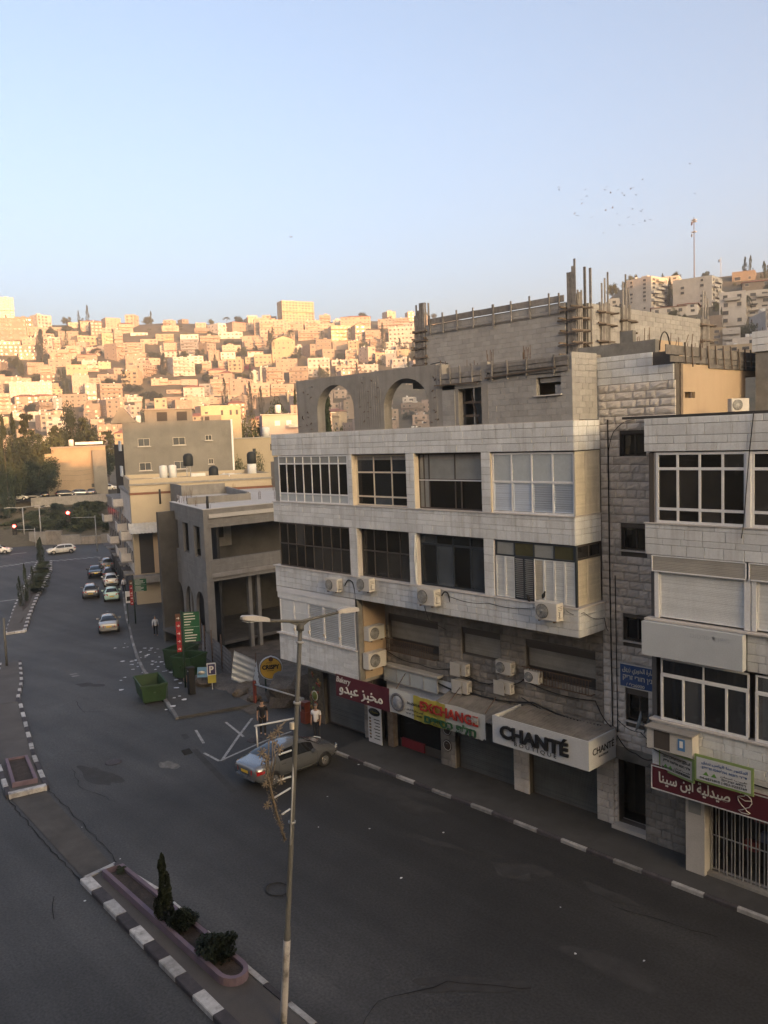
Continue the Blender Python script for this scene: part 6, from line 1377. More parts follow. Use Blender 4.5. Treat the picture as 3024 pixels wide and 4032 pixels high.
# ---------------------------------------------------------------- trees and shrubs
def leafmat(name, c, v=.35):
    return mat(name, c, rough=.75, var=v, scale=.8, rand=.2, fine=.25, fscale=6, spec=.2)
M_leaf = leafmat('leaves_olive', (.055, .062, .028)); M_leafd = leafmat('leaves_dark', (.032, .042, .024)); M_leafp = leafmat('leaves_pine', (.045, .052, .028)); M_mag = leafmat('bougainvillea', (.22, .03, .09))
M_bark = mat('bark', (.10, .08, .06), var=.3, scale=4, bump=.4)
def crown(kind, n, leaf, seed, mt):
    """many small leaf faces in a 1 x 1 x 1 crown standing on z=0"""
    r = random.Random(seed); mb = MB(); cl = []
    if kind == 'r':
        for _ in range(26):
            while True:
                p = Vector((r.uniform(-1, 1), r.uniform(-1, 1), r.uniform(-1, 1)))
                if .35 < p.length < 1: break
            cl.append((Vector((p.x * .36, p.y * .36, .54 + p.z * .34)), r.uniform(.10, .2)))
    elif kind == 'c':
        for i in range(46):
            z = r.random() ** .85
            rad = .42 * math.sin(min(1, (z + .06) / .3) * PI / 2) * (1 - z ** 2.2) ** .8
            t = r.uniform(0, 6.28); k = r.uniform(.3, 1) * rad
            cl.append((Vector((k * math.cos(t), k * math.sin(t), .02 + z * .95)), .05 + .08 * (1 - z)))
    elif kind == 'k':
        for lv in range(9):
            z = .25 + lv * .08; rad = .5 * (1 - (lv / 9.5)) ** .8 + .04
            for j in range(6):
                t = r.uniform(0, 6.28); k = rad * r.uniform(.3, .95)
                cl.append((Vector((k * math.cos(t), k * math.sin(t), z + r.uniform(-.02, .02))), r.uniform(.06, .1)))
    elif kind == 's':
        for _ in range(22):
            t = r.uniform(0, 6.28); k = r.uniform(0, .38); cl.append((Vector((k * math.cos(t), k * math.sin(t), r.uniform(.12, .75) * (1 - k))), r.uniform(.12, .2)))
    per = n // len(cl)
    for c, s in cl:
        for _ in range(per):
            d = Vector((r.gauss(0, 1), r.gauss(0, 1), r.gauss(0, 1))).normalized() * s * r.random() ** .4
            if kind == 'k': d.z *= .35
            if kind == 'c': d.z *= 1.5
            p = c + d
            u = Vector((r.gauss(0, 1), r.gauss(0, 1), r.gauss(0, 1))).normalized(); v = u.orthogonal().normalized()
            l = leaf * r.uniform(.6, 1.3)
            a = u * l; b = v * l * .55
            mb.add([p - a, p + b, p + a, p - b], [(0, 1, 2, 3)])
    return mb.mesh('crown', mt)
def trunk_mesh(limbs, seed):
    r = random.Random(seed); mb = MB()
    mb.tube([(0, 0, -.08), (.01, 0, .25), (-.01, .01, .5), (0, 0, .75)], [.03, .024, .017, .006], 7)
    for i in range(limbs):
        t = 2 * PI * i / limbs + r.uniform(-.4, .4); z = r.uniform(.25, .5)
        mb.tube([(0, 0, z), (.14 * math.cos(t), .14 * math.sin(t), z + .12), (.28 * math.cos(t), .28 * math.sin(t), z + .26)], [.013, .009, .004], 5)
    return mb.mesh('trunk', M_bark)
CRW = {'r': [crown('r', 2600, .03, s, M_leaf) for s in (1, 2)] + [crown('r', 2600, .03, 3, M_leafd)], 'c': [crown('c', 2400, .026, s, M_leafd) for s in (4, 5)], 'k': [crown('k', 2400, .03, s, M_leafp) for s in (6, 7)], 'm': [crown('s', 1200, .035, 8, M_mag)], 's': [crown('s', 2600, .03, 9, M_leafd), crown('s', 2600, .03, 10, M_leaf)]}
BIG = [crown('r', 9000, .016, s, M_leaf) for s in (11, 12)] + [crown('r', 9000, .016, 13, M_leafd)]
BIGC = crown('c', 7000, .016, 14, M_leafd)
TRK = [trunk_mesh(4, s) for s in (1, 2)]; TRKC = trunk_mesh(0, 3)
def palm_meshes():
    r = random.Random(5); mb = MB()
    for i in range(16):
        t = 2 * PI * i / 16 + r.uniform(-.15, .15); up_ = r.uniform(-.1, .35)
        pts = [Vector((.5 * s * math.cos(t), .5 * s * math.sin(t), .80 + up_ * s * .5 - .32 * s * s)) for s in (0, .3, .6, .85, 1)]
        side = Vector((-math.sin(t), math.cos(t), 0))
        for a, b in zip(pts, pts[1:]):
            for k in range(4):
                p = a + (b - a) * k / 4
                for sg in (-1, 1):
                    q = p + side * sg * .09 + Vector((0, 0, -.05)) + (b - a) * .3
                    mb.add([p, p + (b - a) * .22, q], [(0, 1, 2)])
    tk = MB().tube([(0, 0, -.05), (.01, 0, .4), (0, 0, .81)], [.035, .03, .028], 7)
    return mb.mesh('crown', M_leafd), tk.mesh('trunk', M_bark)
PALM = palm_meshes()
def tree(x, y, z, w, h, kind, label, group, name, seed=0, big=False, cat='tree'):
    root = thing(name, (x, y, z), label, cat, group, rz=random.Random(seed).uniform(0, 6))
    if kind == 'p':
        put('crown', PALM[0], root, SC(w * 1.3, w * 1.3, h), True); put('trunk', PALM[1], root, SC(w * .5, w * .5, h), True)
        return root
    ms = (BIG if kind == 'r' else [BIGC]) if big and kind in 'rc' else CRW[kind]
    put('crown', ms[seed % len(ms)], root, SC(w * 1.15, w * 1.15, h), True)
    if kind not in 'sme':
        put('trunk', TRKC if kind in 'ckd' else TRK[seed % 2], root, SC(w * .8, w * .8, h), True)
    return root
KN = {'c': ('cypress_tree', 'dark cypress'), 'r': ('broad_tree', 'round-crowned tree'), 'p': ('palm_tree', 'tall palm'), 'm': ('bougainvillea', 'magenta bougainvillea bush'), 'k': ('pine_tree', 'tiered pine'), 's': ('shrub', 'shrub')}
tl = []
for q in TREES.split(';'):
    q = q.split(','); tl.append([float(v) for v in q[:5]] + [q[5]])
cnt = {}
for i, q in enumerate(sorted(tl, key=lambda q: az(q[0], q[1]))):
    x, y, z, w, h, k = q
    rt = az(x, y) > az(-1, 1.75)
    key = (k, rt); cnt[key] = cnt.get(key, 0) + 1; n = cnt[key]
    nm, wd_ = KN[k]
    lab = '%s, %s from the left among the houses of the %s slope' % (wd_, ORD[n], 'right-hand' if rt else 'sunlit far') if k != 'm' else 'magenta bougainvillea bush among the houses of the sunlit slope'
    tree(x, y, z - 1, w, h + 1, k, lab, 'trees among the hillside houses', nm, seed=i, cat='tree' if k != 'm' else 'bush')
MID = [(-168.6, 57.1, 1.4, 3.1, 19.7, 'c'), (-188.8, 66.1, 3.8, 3.0, 18.6, 'c'), (-192.4, 70.7, 3.9, 6.0, 20.1, 'k'), (-187.5, 69.7, 3.8, 9.5, 14.7, 'r'), (-180.9, 64.3, 3.7, 8.0, 13.6, 'r'), (-191.2, 73.9, 3.9, 8.0, 14.0, 'r'), (-193.2, 77.1, 3.9, 4.5, 17.1, 'k'), (-204.4, 86.5, 4.2, 8.5, 21.9, 'r'), (-207.5, 84.3, 4.2, 8.5, 15.7, 'r'), (-203.7, 88.2, 4.2, 5.8, 19.2, 'k'), (-217.8, 100.7, 4.6, 5.5, 15.3, 'k'), (-208.7, 88.7, 4.3, 8.7, 15.3, 'r'), (-211.8, 94.7, 4.4, 8.0, 14.0, 'r'), (-178.0, 66.5, 3.6, 7.6, 9.7, 'r'), (-175.8, 60.8, 3.3, 6.0, 9.2, 'r'), (-179.1, 69.1, 3.7, 4.2, 8.4, 'r'), (-197, 68, 3.9, 9, 13, 'r'), (-172.5, 56.5, 3.0, 6, 9.0, 'r'), (-199, 79, 4, 8, 13, 'r')]
cn = 0
for i, (x, y, z, w, h, k) in enumerate(sorted(MID, key=lambda q: az(q[0], q[1]))):
    tree(x, y, z, w * 1.3, h, k, '%s, %s from the left in the clump above the crossing' % (KN[k][1], ORD[i + 1]), 'trees above the crossing', KN[k][0], seed=i, big=True)
BUSH = [(-163.1, 54.6, -1.3, 6.8, 3.0), (-154.7, 65.5, -1.9, 8.6, 6.4), (-154.8, 62.8, -1.6, 6.2, 4.8), (-158.9, 60.3, -1.2, 6.8, 3.5), (-151.9, 66.9, -1.5, 5.1, 4.3), (-148.6, 67.9, -2.0, 3.9, 2.6), (-165.3, 60.3, -.1, 5.5, 3.1), (-162.0, 63.6, .4, 5.5, 2.7), (-158.5, 55.7, -1.1, 4.5, 2.6), (-172.4, 58.4, 1.2, 5.7, 3.0), (-151.8, 63.6, -1.9, 5.7, 2.4), (-156.4, 59.9, -1.6, 4.9, 2.4), (-160, 58, -1.1, 4.0, 2.2), (-150.5, 69.5, -2.0, 5, 3.4), (-153, 71, -1.5, 6, 4.0), (-156.8, 68.6, -1.0, 6.5, 4.2), (-160.5, 66.5, -.5, 6, 3.2), (-158.2, 63.5, -1.0, 6, 3.0), (-164.5, 57.0, -.8, 6, 2.8), (-167.8, 61.8, .6, 6, 2.8), (-163.5, 71.5, 1.2, 6, 3.0), (-169.5, 54.5, .2, 6, 3.2), (-166.5, 74, 1.8, 6, 2.4), (-157.2, 57.2, -1.6, 5, 2.8), (-168, 66, 2.0, 5, 2.2), (-165, 70, 2, 5, 2.5)]
for i, (x, y, z, w, h) in enumerate(sorted(BUSH, key=lambda q: az(q[0], q[1]))):
    tree(x, y, z, w, h, 's', '%s shrub from the left on the bank behind the low stone wall' % ORD[i + 1], 'shrubs on the bank', 'shrub', seed=i, cat='shrub')
for i, (x, y, z, w, h, k, lab) in enumerate([(-128.9, 91.3, -2.3, 10.0, 23.5, 'r', 'large leafy tree between the yellow house and the pink house'), (-123.3, 82.6, -2.5, 8.2, 22.0, 'r', 'darker leafy tree just right of the yellow house'), (-137.5, 100.0, .4, 9.0, 22.8, 'r', 'tall leafy tree rising behind the pink house'), (-93.5, 61.7, -2.5, 3.0, 15.4, 'r', 'small round tree left of the cream house window'), (-93.9, 64.9, -2.5, 3.6, 15.5, 'r', 'small round tree right of the cream house window'), (-58.0, 47.6, -2.1, 3.2, 20.2, 'c', 'dark conifer seen through the left concrete arch'), (-119.4, 90.8, -1.8, 2.6, 25.0, 'c', 'thin conifer beside the edge of the arch wall'), (-54.5, 46.1, -1.8, 3, 17.1, 'r', 'low tree top at the foot of the left arch')]):
    tree(x, y, z, w, h, k, lab, None, KN[k][0], seed=i, big=True)
# planting on the medians
CRW['d'] = [crown('c', 9000, .04, 21, M_leafd)]; CRW['e'] = [crown('s', 5000, .05, 22, M_leafd)]; KN['d'] = KN['c']; KN['e'] = KN['s']
tree(-21.9, 10.95, .22, .62, 2.05, 'd', 'slim dark cypress in the mauve planter of the near median', None, 'cypress_tree')
tree(-21.25, 11.15, .2, 1.0, .75, 'e', 'dark shrub beside the cypress in the near planter', None, 'shrub', seed=0, cat='shrub')
tree(-19.35, 11.1, .2, 1.25, .8, 'e', 'dark shrub at the rounded end of the near planter', None, 'shrub', seed=2, cat='shrub')
tree(-25.6, 11.35, .2, .5, .3, 's', 'tiny shrub at the far corner of the near planter', None, 'shrub', seed=4, cat='shrub')
for i, (x, y, h, w) in enumerate([(-120.2, 44.6, 4.2, 1.6), (-93.5, 32.75, 4.2, .9), (-91.0, 31.25, 3.3, .9), (-99.2, 35.6, 3.1, .8), (-126.6, 46.7, 3.2, 1.0)]):
    tree(x, y, -2.35, w, h, 'c', ['broad cypress nearest the crossing on the far median', 'tall slim cypress on the far median', 'first slim cypress at the near end of the far median', 'middle thin cypress on the far median', 'cypress at the crossing end of the far median'][i], 'median cypresses', 'cypress_tree', seed=i)
for i in range(9):
    t = i / 8
    tree(-98 - 22 * t, 35.6 + 9.2 * t, -2.3, 2.4, 1.0, 's', '%s low shrub along the far median' % ORD[i + 1], 'median shrubs', 'shrub', seed=i, cat='shrub')
# ---------------------------------------------------------------- masts on the right-hand hill, birds
ms = thing('radio_mast', (-241.8, 488.4, 100), 'tall guyed radio mast on the ridge above the apartment blocks', 'mast')
MB().tube([(-241.8, 488.4, 80), (-241.8, 488.4, 138)], [.4, .2], 6).obj('pole', M_dframe, ms)
for z in (135.5, 136.5, 129.5): MB().cb(-241.8, 488.4, z, 2.6, 2.6, .3).obj('antenna', M_metal, ms)
for z, s, c in ((134.5, 1.2, M_redroof), (127.6, 1.1, M_metal)): MB().lathe([(.05, 0), (s, .3), (s, .4), (.05, .15)], 12, T(-242.6, 487.9, z) @ RZ(-.7) @ RX(PI / 2)).obj('dish', c, ms)
m2 = thing('small_mast', (-228.4, 494.8, 100), 'short thin mast with a round dish near the old stone house', 'mast')
MB().tube([(-228.4, 494.8, 100), (-228.4, 494.8, 113.2)], .16, 6).obj('pole', M_metal, m2)
MB().lathe([(.05, 0), (1.0, .3), (1.0, .4), (.05, .15)], 12, T(-229, 494.5, 111) @ RZ(-.7) @ RX(PI / 2)).obj('dish', M_metal, m2)
BIRDS = [(-68.2, 98.8, 47.5), (-89.2, 129.2, 57.2), (-78.4, 120.8, 53.2), (-71.1, 110.0, 48.8), (-92.0, 140.6, 58.0), (-84.9, 129.7, 53.9), (-78.7, 118.2, 49.2), (-71.2, 107.6, 45.6), (-89.4, 139.9, 54.0), (-80.2, 130.3, 55.8), (-73.6, 119.1, 51.8), (-66.1, 108.4, 47.8), (-84.3, 140.7, 58.0), (-77.0, 129.9, 53.9), (-70.1, 118.9, 50.1), (-62.7, 108.1, 47.6), (-80.9, 140.3, 57.5), (-74.0, 129.3, 52.8), (-66.8, 118.5, 51.7), (-55.0, 110.0, 49.3), (-70.8, 143.5, 54.6), (-67.5, 130.6, 50.4), (-70.4, 114.0, 47.2), (-62.8, 103.4, 44.2), (-81.3, 135.5, 52.3), (-73.1, 125.2, 48.4), (-65.0, 114.9, 46.0), (-83.0, 147.2, 55.2), (-77.1, 135.6, 49.9), (-69.9, 124.7, 47.0), (-62.9, 113.8, 44.2), (-83.5, 144.6, 52.1), (-78.9, 132.2, 49.3), (-74.4, 119.8, 45.5), (-64.1, 110.8, 45.5)]
M_bird = flat('feathers_grey', (.2, .2, .205))
def bird_mesh(v):
    mb = MB(); n = 8
    prof = [(-.17, .004), (-.12, .03), (-.02, .05), (.08, .04), (.13, .026), (.16, .024), (.19, .006)]
    mb.tube([(x, 0, 0) for x, _ in prof], [r_ for _, r_ in prof], 8)
    for s in (-1, 1):
        a = [(.08, s * .03, .01), (.10, s * .16, .05 + v * .10), (.02, s * .36, .02 + v * .2), (-.06, s * .15, .04 + v * .09), (-.05, s * .03, .01)]
        mb.add(a + [(x, y, z - .012) for x, y, z in a], [(0, 1, 3, 4), (1, 2, 3), (9, 8, 6, 5), (8, 7, 6), (0, 5, 6, 1), (1, 6, 7, 2), (2, 7, 8, 3), (3, 8, 9, 4)])
    mb.add([(-.14, -.02, 0), (-.14, .02, 0), (-.27, .05, 0), (-.27, -.05, 0)], [(0, 1, 2, 3)])
    return mb.mesh('bird', M_bird)
BM = [bird_mesh(v) for v in (-.6, .2, 1.0)]
for i, p in enumerate(BIRDS):
    o = put('bird', BM[i % 3], None, T(p) @ RZ(rnd.uniform(0, 6.28)) @ RX(rnd.uniform(-.5, .5)) @ SC(.8, .8, .8))
    if i in (18, 19, 20, 21): tag(o, ['bird above the main flock', 'topmost bird right of the flock over the mast', 'small bird just above the mast tip', 'bird gliding between the flock and the mast'][i - 18], 'bird', 'birds over the rooftops')
    else: tag(o, 'one of the grey birds circling in the flock above the rooftops', 'bird', 'birds of the flock')
tag(put('bird', BM[1], None, T(-87.28, 66.95, 40.33) @ RZ(2)), 'lone bird low over the sunlit slope, left of the tower', 'bird', 'birds over the rooftops')
# ---------------------------------------------------------------- air conditioners
def ac_meshes(w=.86, h=.57, d=.32):
    mb = MB(); c = .03
    pts = [(-w / 2, -d + c), (-w / 2 + c, -d), (w / 2 - c, -d), (w / 2, -d + c), (w / 2, 0), (-w / 2, 0)]
    mb.prism(pts, -h / 2, h / 2); mb.box(-w / 2 + .02, -d - .012, -h / 2 + .02, w / 2 - .02, -d + .001, -h / 2 + .04)
    body = mb.mesh('casing', M_acw)
    g = MB(); R_ = h * .41; cx = -w * .16
    m = T(cx, -d - .004, 0) @ RX(PI / 2)
    g.lathe([(R_ * .2, 0), (R_, 0), (R_, .02), (R_ * .96, .02), (R_ * .96, .008), (R_ * .2, .008)], 24, m)
    fan = g.mesh('fan_guard', M_acg)
    k = MB()
    for i in range(9): k.lathe([(R_ * (.25 + .08 * i), .012), (R_ * (.25 + .08 * i) + .008, .012), (R_ * (.25 + .08 * i) + .008, .022), (R_ * (.25 + .08 * i), .022)], 20, m)
    for i in range(8): k.cb(0, 0, .025, R_ * 1.9, .012, .008, m @ RZ(PI * i / 8))
    k.lathe([(.01, .02), (R_ * .2, .02), (R_ * .18, .035), (.01, .035)], 12, m)
    gu = k.mesh('grille', M_metal)
    b = MB(); b.box(-w * .35, -d, -h / 2 - .05, -w * .31, .25, -h / 2 - .005); b.box(w * .31, -d, -h / 2 - .05, w * .35, .25, -h / 2 - .005)
    br = b.mesh('bracket', M_rebar)
    v = MB(); v.box(w / 2, -d * .7, -h * .3, w / 2 + .05, -d * .25, h * .05)
    va = v.mesh('valve_cover', M_acw)
    s = MB()
    for i in range(8): s.box(w / 2 - .005, -d + .05, -h * .35 + i * h * .09, w / 2 + .006, -.05, -h * .35 + i * h * .09 + h * .03)
    return [('casing', body), ('fan_guard', fan), ('grille', gu), ('bracket', br), ('valve_cover', va), ('side_louvre', s.mesh('side_louvre', M_acg))]
ACM = ac_meshes()
def ac(p, rz, label, sc=1., flat_front=False):
    root = thing('air_conditioner', p, label, 'air conditioner', 'outdoor air conditioner units', rz=rz)
    for n, me in ACM:
        if flat_front and n == 'grille': continue
        put(n, me, root, SC(sc, sc, sc), True)
    if flat_front:
        bar('grille_panel', M_slatg, root, WM[root.name], -.42, .12, -.36, -.345, -.28, .28)
    return root
ac((-28.65, YF - .12, 7.78), 0, 'air conditioner under the second pane row, leftmost on the white front', 1.0)
ac((-26.5, YF - .12, 8.02), 0, 'air conditioner just right of the leftmost one on the white front', 1.0)
ac((-22.72, YF - .12, 7.92), 0, 'air conditioner below the big dark blue window', 1.15)
ac((-16.95, YF - .12, 8.08), 0, 'air conditioner with large round fan under the white louvres', 1.1)
ac((-27.3, 24.45, 5.63), PI / 2, 'upper air conditioner on the tan side wall of the bay', 1.1)
ac((-27.3, 24.4, 4.42), PI / 2, 'lower air conditioner on the tan side wall of the bay', 1.25)
ac((-22.6, YS - .1, 4.63), 0, 'upper left air conditioner on the recessed stone wall', .85, True)
ac((-22.55, YS - .1, 3.9), 0, 'lower left air conditioner on the recessed stone wall', .9, True)
ac((-20.27, YS - .1, 5.12), 0, 'upper right air conditioner with round fan on the recessed stone wall', .9)
ac((-20.3, YS - .1, 4.31), 0, 'lower right air conditioner on the recessed stone wall', .8, True)
ac((-18.9, YS - .15, 5.0), 0, 'dark air conditioner beside the right-hand roller shutter', .8)
ac((-11.95, 27.0, 14.9), .95, 'white air conditioner standing on the stone building roof', .72)
# boxed unit above the pharmacy sign
bx_ = thing('air_conditioner', (-12.4, YF - .3, 4.5), 'boxed white air conditioner above the pharmacy sign', 'air conditioner', 'outdoor air conditioner units')
MB().box(-13.2, YF - .42, 4.2, -11.68, YF + .0, 4.86).obj('casing', M_acw, bx_); MB().box(-12.95, YF - .43, 4.24, -12.42, YF - .415, 4.82).obj('intake', M_dframe, bx_)
MB().box(-13.25, YF - .5, 4.86, -11.65, YF + .0, 4.9).obj('lid', M_conc, bx_); MB().box(-12.15, YF - .43, 4.35, -11.92, YF - .418, 4.72).obj('sticker', flat('sticker_blue', (.08, .2, .4)), bx_)
MB().box(-12.09, YF - .434, 4.45, -11.98, YF - .43, 4.66).obj('sticker_mark', M_white, bx_)
# ---------------------------------------------------------------- cables and pipes on the facades
def cable(pts, r, label, mt=M_cable, sag=0., name='cable', n=10, parent=None):
    P_ = [Vector(p) for p in pts]; out = []
    for a, b in zip(P_, P_[1:]):
        for i in range(n):
            t = i / n; q = a.lerp(b, t); q.z -= sag * math.sin(PI * t); out.append(q)
    out.append(P_[-1])
    o = MB().tube(out, r, 5).obj(name, mt)
    tag(o, label, 'cable' if name == 'cable' else 'pipe')
    return o
cable([(-15.66, YS - .06, 14.6), (-15.66, YS - .06, 9), (-15.62, YS - .07, 3.4)], .024, 'thin dark drainpipe down the stair tower', name='drainpipe')
cable([(-15.45, YS - .06, 9.2), (-15.42, YS - .07, 3.6)], .018, 'second short pipe beside the stair tower drainpipe', name='drainpipe')
cable([(-15.66, YS - .08, 13.4), (-15.4, YS - .1, 14.2), (-14.6, YS - .1, 14.55)], .012, 'cable curving over the top stair window', sag=-.12)
cable([(-27.3, YS - .15, 4.0), (-24, YS - .2, 3.75), (-22, YS - .2, 3.7), (-19, YS - .2, 3.95), (-16.0, YS - .25, 3.75), (-15.5, YS - .2, 3.3)], .035, 'thick cable bundle sagging above the canopy', sag=.12)
cable([(-27.2, YS - .12, 4.6), (-25.2, YS - .12, 4.35), (-23.2, YS - .12, 4.5), (-21.2, YS - .12, 4.2)], .018, 'thin cable along the recessed wall under the left shutter', sag=.12)
cable([(-22.2, YS - .12, 4.3), (-20.7, YS - .15, 4.4), (-19.5, YS - .1, 4.7), (-16.3, YS - .1, 4.55), (-15.6, YS - .15, 3.75)], .022, 'cable linking the recessed wall air conditioners', sag=.15)
cable([(-19.6, YS - .12, 4.0), (-17.5, YS - .15, 3.6), (-15.8, YS - .18, 3.5), (-15.55, YS - .1, 2.9)], .02, 'cable drooping behind the white boutique sign', sag=.08)
cable([(-28.1, YF - .1, 7.75), (-27.6, YF - .12, 8.0), (-27.45, YF - .06, 7.4), (-27.42, YF - .06, 6.6)], .025, 'looped hose between the two left air conditioners', sag=-.15)
cable([(-22.1, YF - .2, 8.0), (-21.85, YF - .15, 8.15), (-21.8, YF - .05, 7.75)], .03, 'short hose loop beside the middle air conditioner', sag=-.08)
cable([(-21.9, YF - .08, 8.0), (-19.8, YF - .08, 7.95), (-17.5, YF - .15, 8.1)], .012, 'thin cable across the white spandrel', sag=.1)
cable([(-16.3, YF - .2, 8.15), (-15.8, YF + .1, 8.1), (-15.75, YS - .3, 7.7), (-15.72, YS - .1, 7.2)], .012, 'cable from the round-fan unit round the corner', sag=.12)
cable([(-10.0, YF - .06, 14.6), (-10.12, YF - .06, 13.5), (-10.28, YF - .08, 11.4), (-10.35, YF - .06, 11.0)], .015, 'black cable hanging over the white aluminium window', sag=0)
cable([(-23.6, YF - .05, 10.3), (-23.68, YF - .05, 9.4), (-23.62, YF - .05, 8.3)], .04, 'white hose down the middle pier', mt=M_slatw)
cable([(-23.1, YF - .2, 7.5), (-22.9, YF - .15, 6.9), (-22.4, YF + .3, 6.5)], .01, 'loose wire hanging below the middle air conditioner')
cable([(-15.4, YS - .15, 3.5), (-14.6, YS - .3, 3.1), (-13.6, YS - .6, 3.3), (-13.2, YF - .1, 3.3)], .02, 'cable bundle sagging over the tower doorway', sag=.15)
cable([(-15.4, YS - .15, 4.1), (-14.4, YS - .3, 3.9), (-13.4, YS - .8, 3.9)], .015, 'thin cable below the lowest tower window', sag=.12)
cable([(-13.4, YF - .1, 4.16), (-12.4, YF - .46, 4.1), (-11.4, YF - .1, 3.95), (-9.4, YF - .06, 3.75)], .02, 'cable under the boxed air conditioner', sag=.05)
for i, (x, lab) in enumerate(((-14.32, 'left satellite dish seen edge-on below the tower window'), (-14.0, 'right satellite dish seen edge-on beside the stone building'))):
    ds = thing('satellite_dish', (x, 24.9, 4.3), lab, 'satellite dish', 'pair of satellite dishes')
    m = T(x, 24.95, 4.3) @ RZ(R(-62)) @ RX(R(75))
    MB().lathe([(.02, 0), (.2, .02), (.37, .09), (.375, .1), (.2, .035), (.02, .015)], 20, m @ SC(.85, 1, 1)).obj('reflector', M_frost, ds)
    MB().tube([(x, 25.0, 4.3), (x + .1, 25.2, 4.0), (x + .1, YS, 4.0)], .02, 6).obj('arm', M_metal, ds)
pg = thing('pigeon', (-17.2, YF - .2, 8.55), 'dark pigeon perched on the round-fan air conditioner', 'bird')
MB().lathe([(.005, 0), (.05, .05), (.07, .12), (.045, .2), (.03, .23), (.035, .27), (.01, .3)], 10, T(-17.2, YF - .3, 8.48) @ RY(.4)).obj('body', M_black, pg)
pg2 = thing('pigeon', (-18.3, YF - .1, 8.25), 'dark pigeon sitting on the sill under the open louvre', 'bird')
MB().lathe([(.005, 0), (.05, .05), (.07, .12), (.045, .2), (.03, .23), (.035, .27), (.01, .3)], 10, T(-17.9, YF - .1, 8.25) @ RY(-.5)).obj('body', M_black, pg2)
# ---------------------------------------------------------------- shop signs
M_maroon = mat('maroon_panel', (.085, .016, .025), rough=.5, var=.08, stain=.15)
M_sgw = mat('sign_white', (.50, .515, .525), rough=.5, var=.05, stain=.12, stain_c=(.3, .29, .28), stain_s=1.2)
M_letw = flat('letter_white', (.55, .54, .50)); M_letk = flat('letter_black', (.012, .013, .015)); M_letr = flat('letter_red', (.28, .03, .022)); M_letg = flat('letter_green', (.02, .075, .035)); M_letb = flat('letter_blue', (.06, .11, .25))
def sign(name, x0, x1, z0, z1, y, mt, label, th=.06, border=None, cat='sign'):
    t = thing(name, ((x0 + x1) / 2, y, z0), label, cat)
    MB().box(x0, y, z0, x1, y + th, z1).obj('panel', mt, t)
    if border:
        for a in ((x0, x1, z0, z0 + .035), (x0, x1, z1 - .035, z1)): bar('edge', border, t, frame((0, y, 0), UX), a[0], a[1], -.012, -.002, a[2], a[3])
        for a in ((x0, x0 + .035), (x1 - .035, x1)): bar('edge', border, t, frame((0, y, 0), UX), a[0], a[1], -.013, -.003, z0, z1)
    return t
def at_(x, z, y): return T(x, y, z)
s = sign('bakery_sign', -29.06, -25.5, 2.52, 3.54, 23.68, M_maroon, 'maroon bakery sign with white Arabic lettering')
text('Bakery', 1.0, .34, M_letw, s, at_(-28.5, 3.3, 23.67), bold=.012, shear=.25)
text(arabic('مخبز عبدو'), 2.9, .52, M_letw, s, at_(-27.35, 2.88, 23.67), bold=.012, depth=.03)
# exchange banner: a wavy cloth
t = thing('exchange_banner', (-22.8, 23.7, 2.5), 'torn white and yellow exchange banner above the money changer', 'banner')
def cloth(x0, x1, z0, z1, y, mt, name, parent, amp=.03, n=40, tear=0.):
    mb = MB(); vs = []
    for i in range(n + 1):
        u = i / n; x = x0 + (x1 - x0) * u
        yy = y + amp * math.sin(u * 11) + amp * .5 * math.sin(u * 27 + 1)
        zb = z0 + (tear * (rnd.random() - .3) if u > .72 else 0) + .02 * math.sin(u * 15)
        vs += [(x, yy, zb), (x, yy - .015, (zb + z1) / 2), (x, yy, z1 + .015 * math.sin(u * 19))]
    fs = []
    for i in range(n):
        for k in range(2): fs.append((3 * i + k, 3 * i + 3 + k, 3 * i + 4 + k, 3 * i + k + 1))
    w = len(vs); vs += [(x, yy + .01, z) for x, yy, z in vs]; fs += [tuple(w + j for j in reversed(f)) for f in fs[:]]
    mb.add(vs, fs, True); return mb.obj(name, mt, parent)
M_cloth = mat('banner_cloth', (.47, .48, .46), var=.08, stain=.2, stain_c=(.28, .27, .24), stain_s=2); M_yel = mat('banner_yellow', (.33, .29, .05), var=.1, stain=.15, stain_c=(.25, .22, .05))
cloth(-25.5, -20.15, 2.54, 3.58, 23.70, M_cloth, 'cloth', t, .02, 60, .12)
cloth(-24.0, -22.2, 2.53, 3.57, 23.655, M_yel, 'yellow_field', t, .02, 20)
text('EXCHANGE', 3.1, .40, M_letr, t, at_(-22.0, 3.25, 23.62), bold=.022, depth=.05)
text(hebrew('חלפ כספים'), 2.75, .36, M_letg, t, at_(-21.95, 2.78, 23.62), bold=.022, depth=.05)
text('04-6561148', .78, .12, M_letk, t, at_(-23.95, 3.2, 23.62), bold=.01)
text(arabic('مرخص من قبل بنك اسرائيل'.replace('ئ', 'ي')), .95, .12, M_letk, t, at_(-23.9, 2.93, 23.62))
text(hebrew('באישור בנק ישראל'), .95, .10, M_letk, t, at_(-23.95, 2.75, 23.62))
MB().lathe([(.01, 0), (.40, 0), (.40, .012), (.01, .012)], 28, T(-24.95, 23.66, 3.08) @ RX(PI / 2) @ SC(1.05, 1, 1)).obj('coin_print', mat('coin_grey', (.30, .31, .33), var=.35, scale=5), t)
MB().lathe([(.29, 0), (.40, 0), (.40, .012), (.29, .012)], 28, T(-24.95, 23.645, 3.08) @ RX(PI / 2) @ SC(1.05, 1, 1)).obj('coin_rim', mat('coin_dark', (.12, .12, .13), var=.4, scale=6), t)
bar('loose_sheet', M_slatg, t, frame((0, 23.57, 0), UX), -20.75, -20.45, 0, .02, 3.2, 3.42)
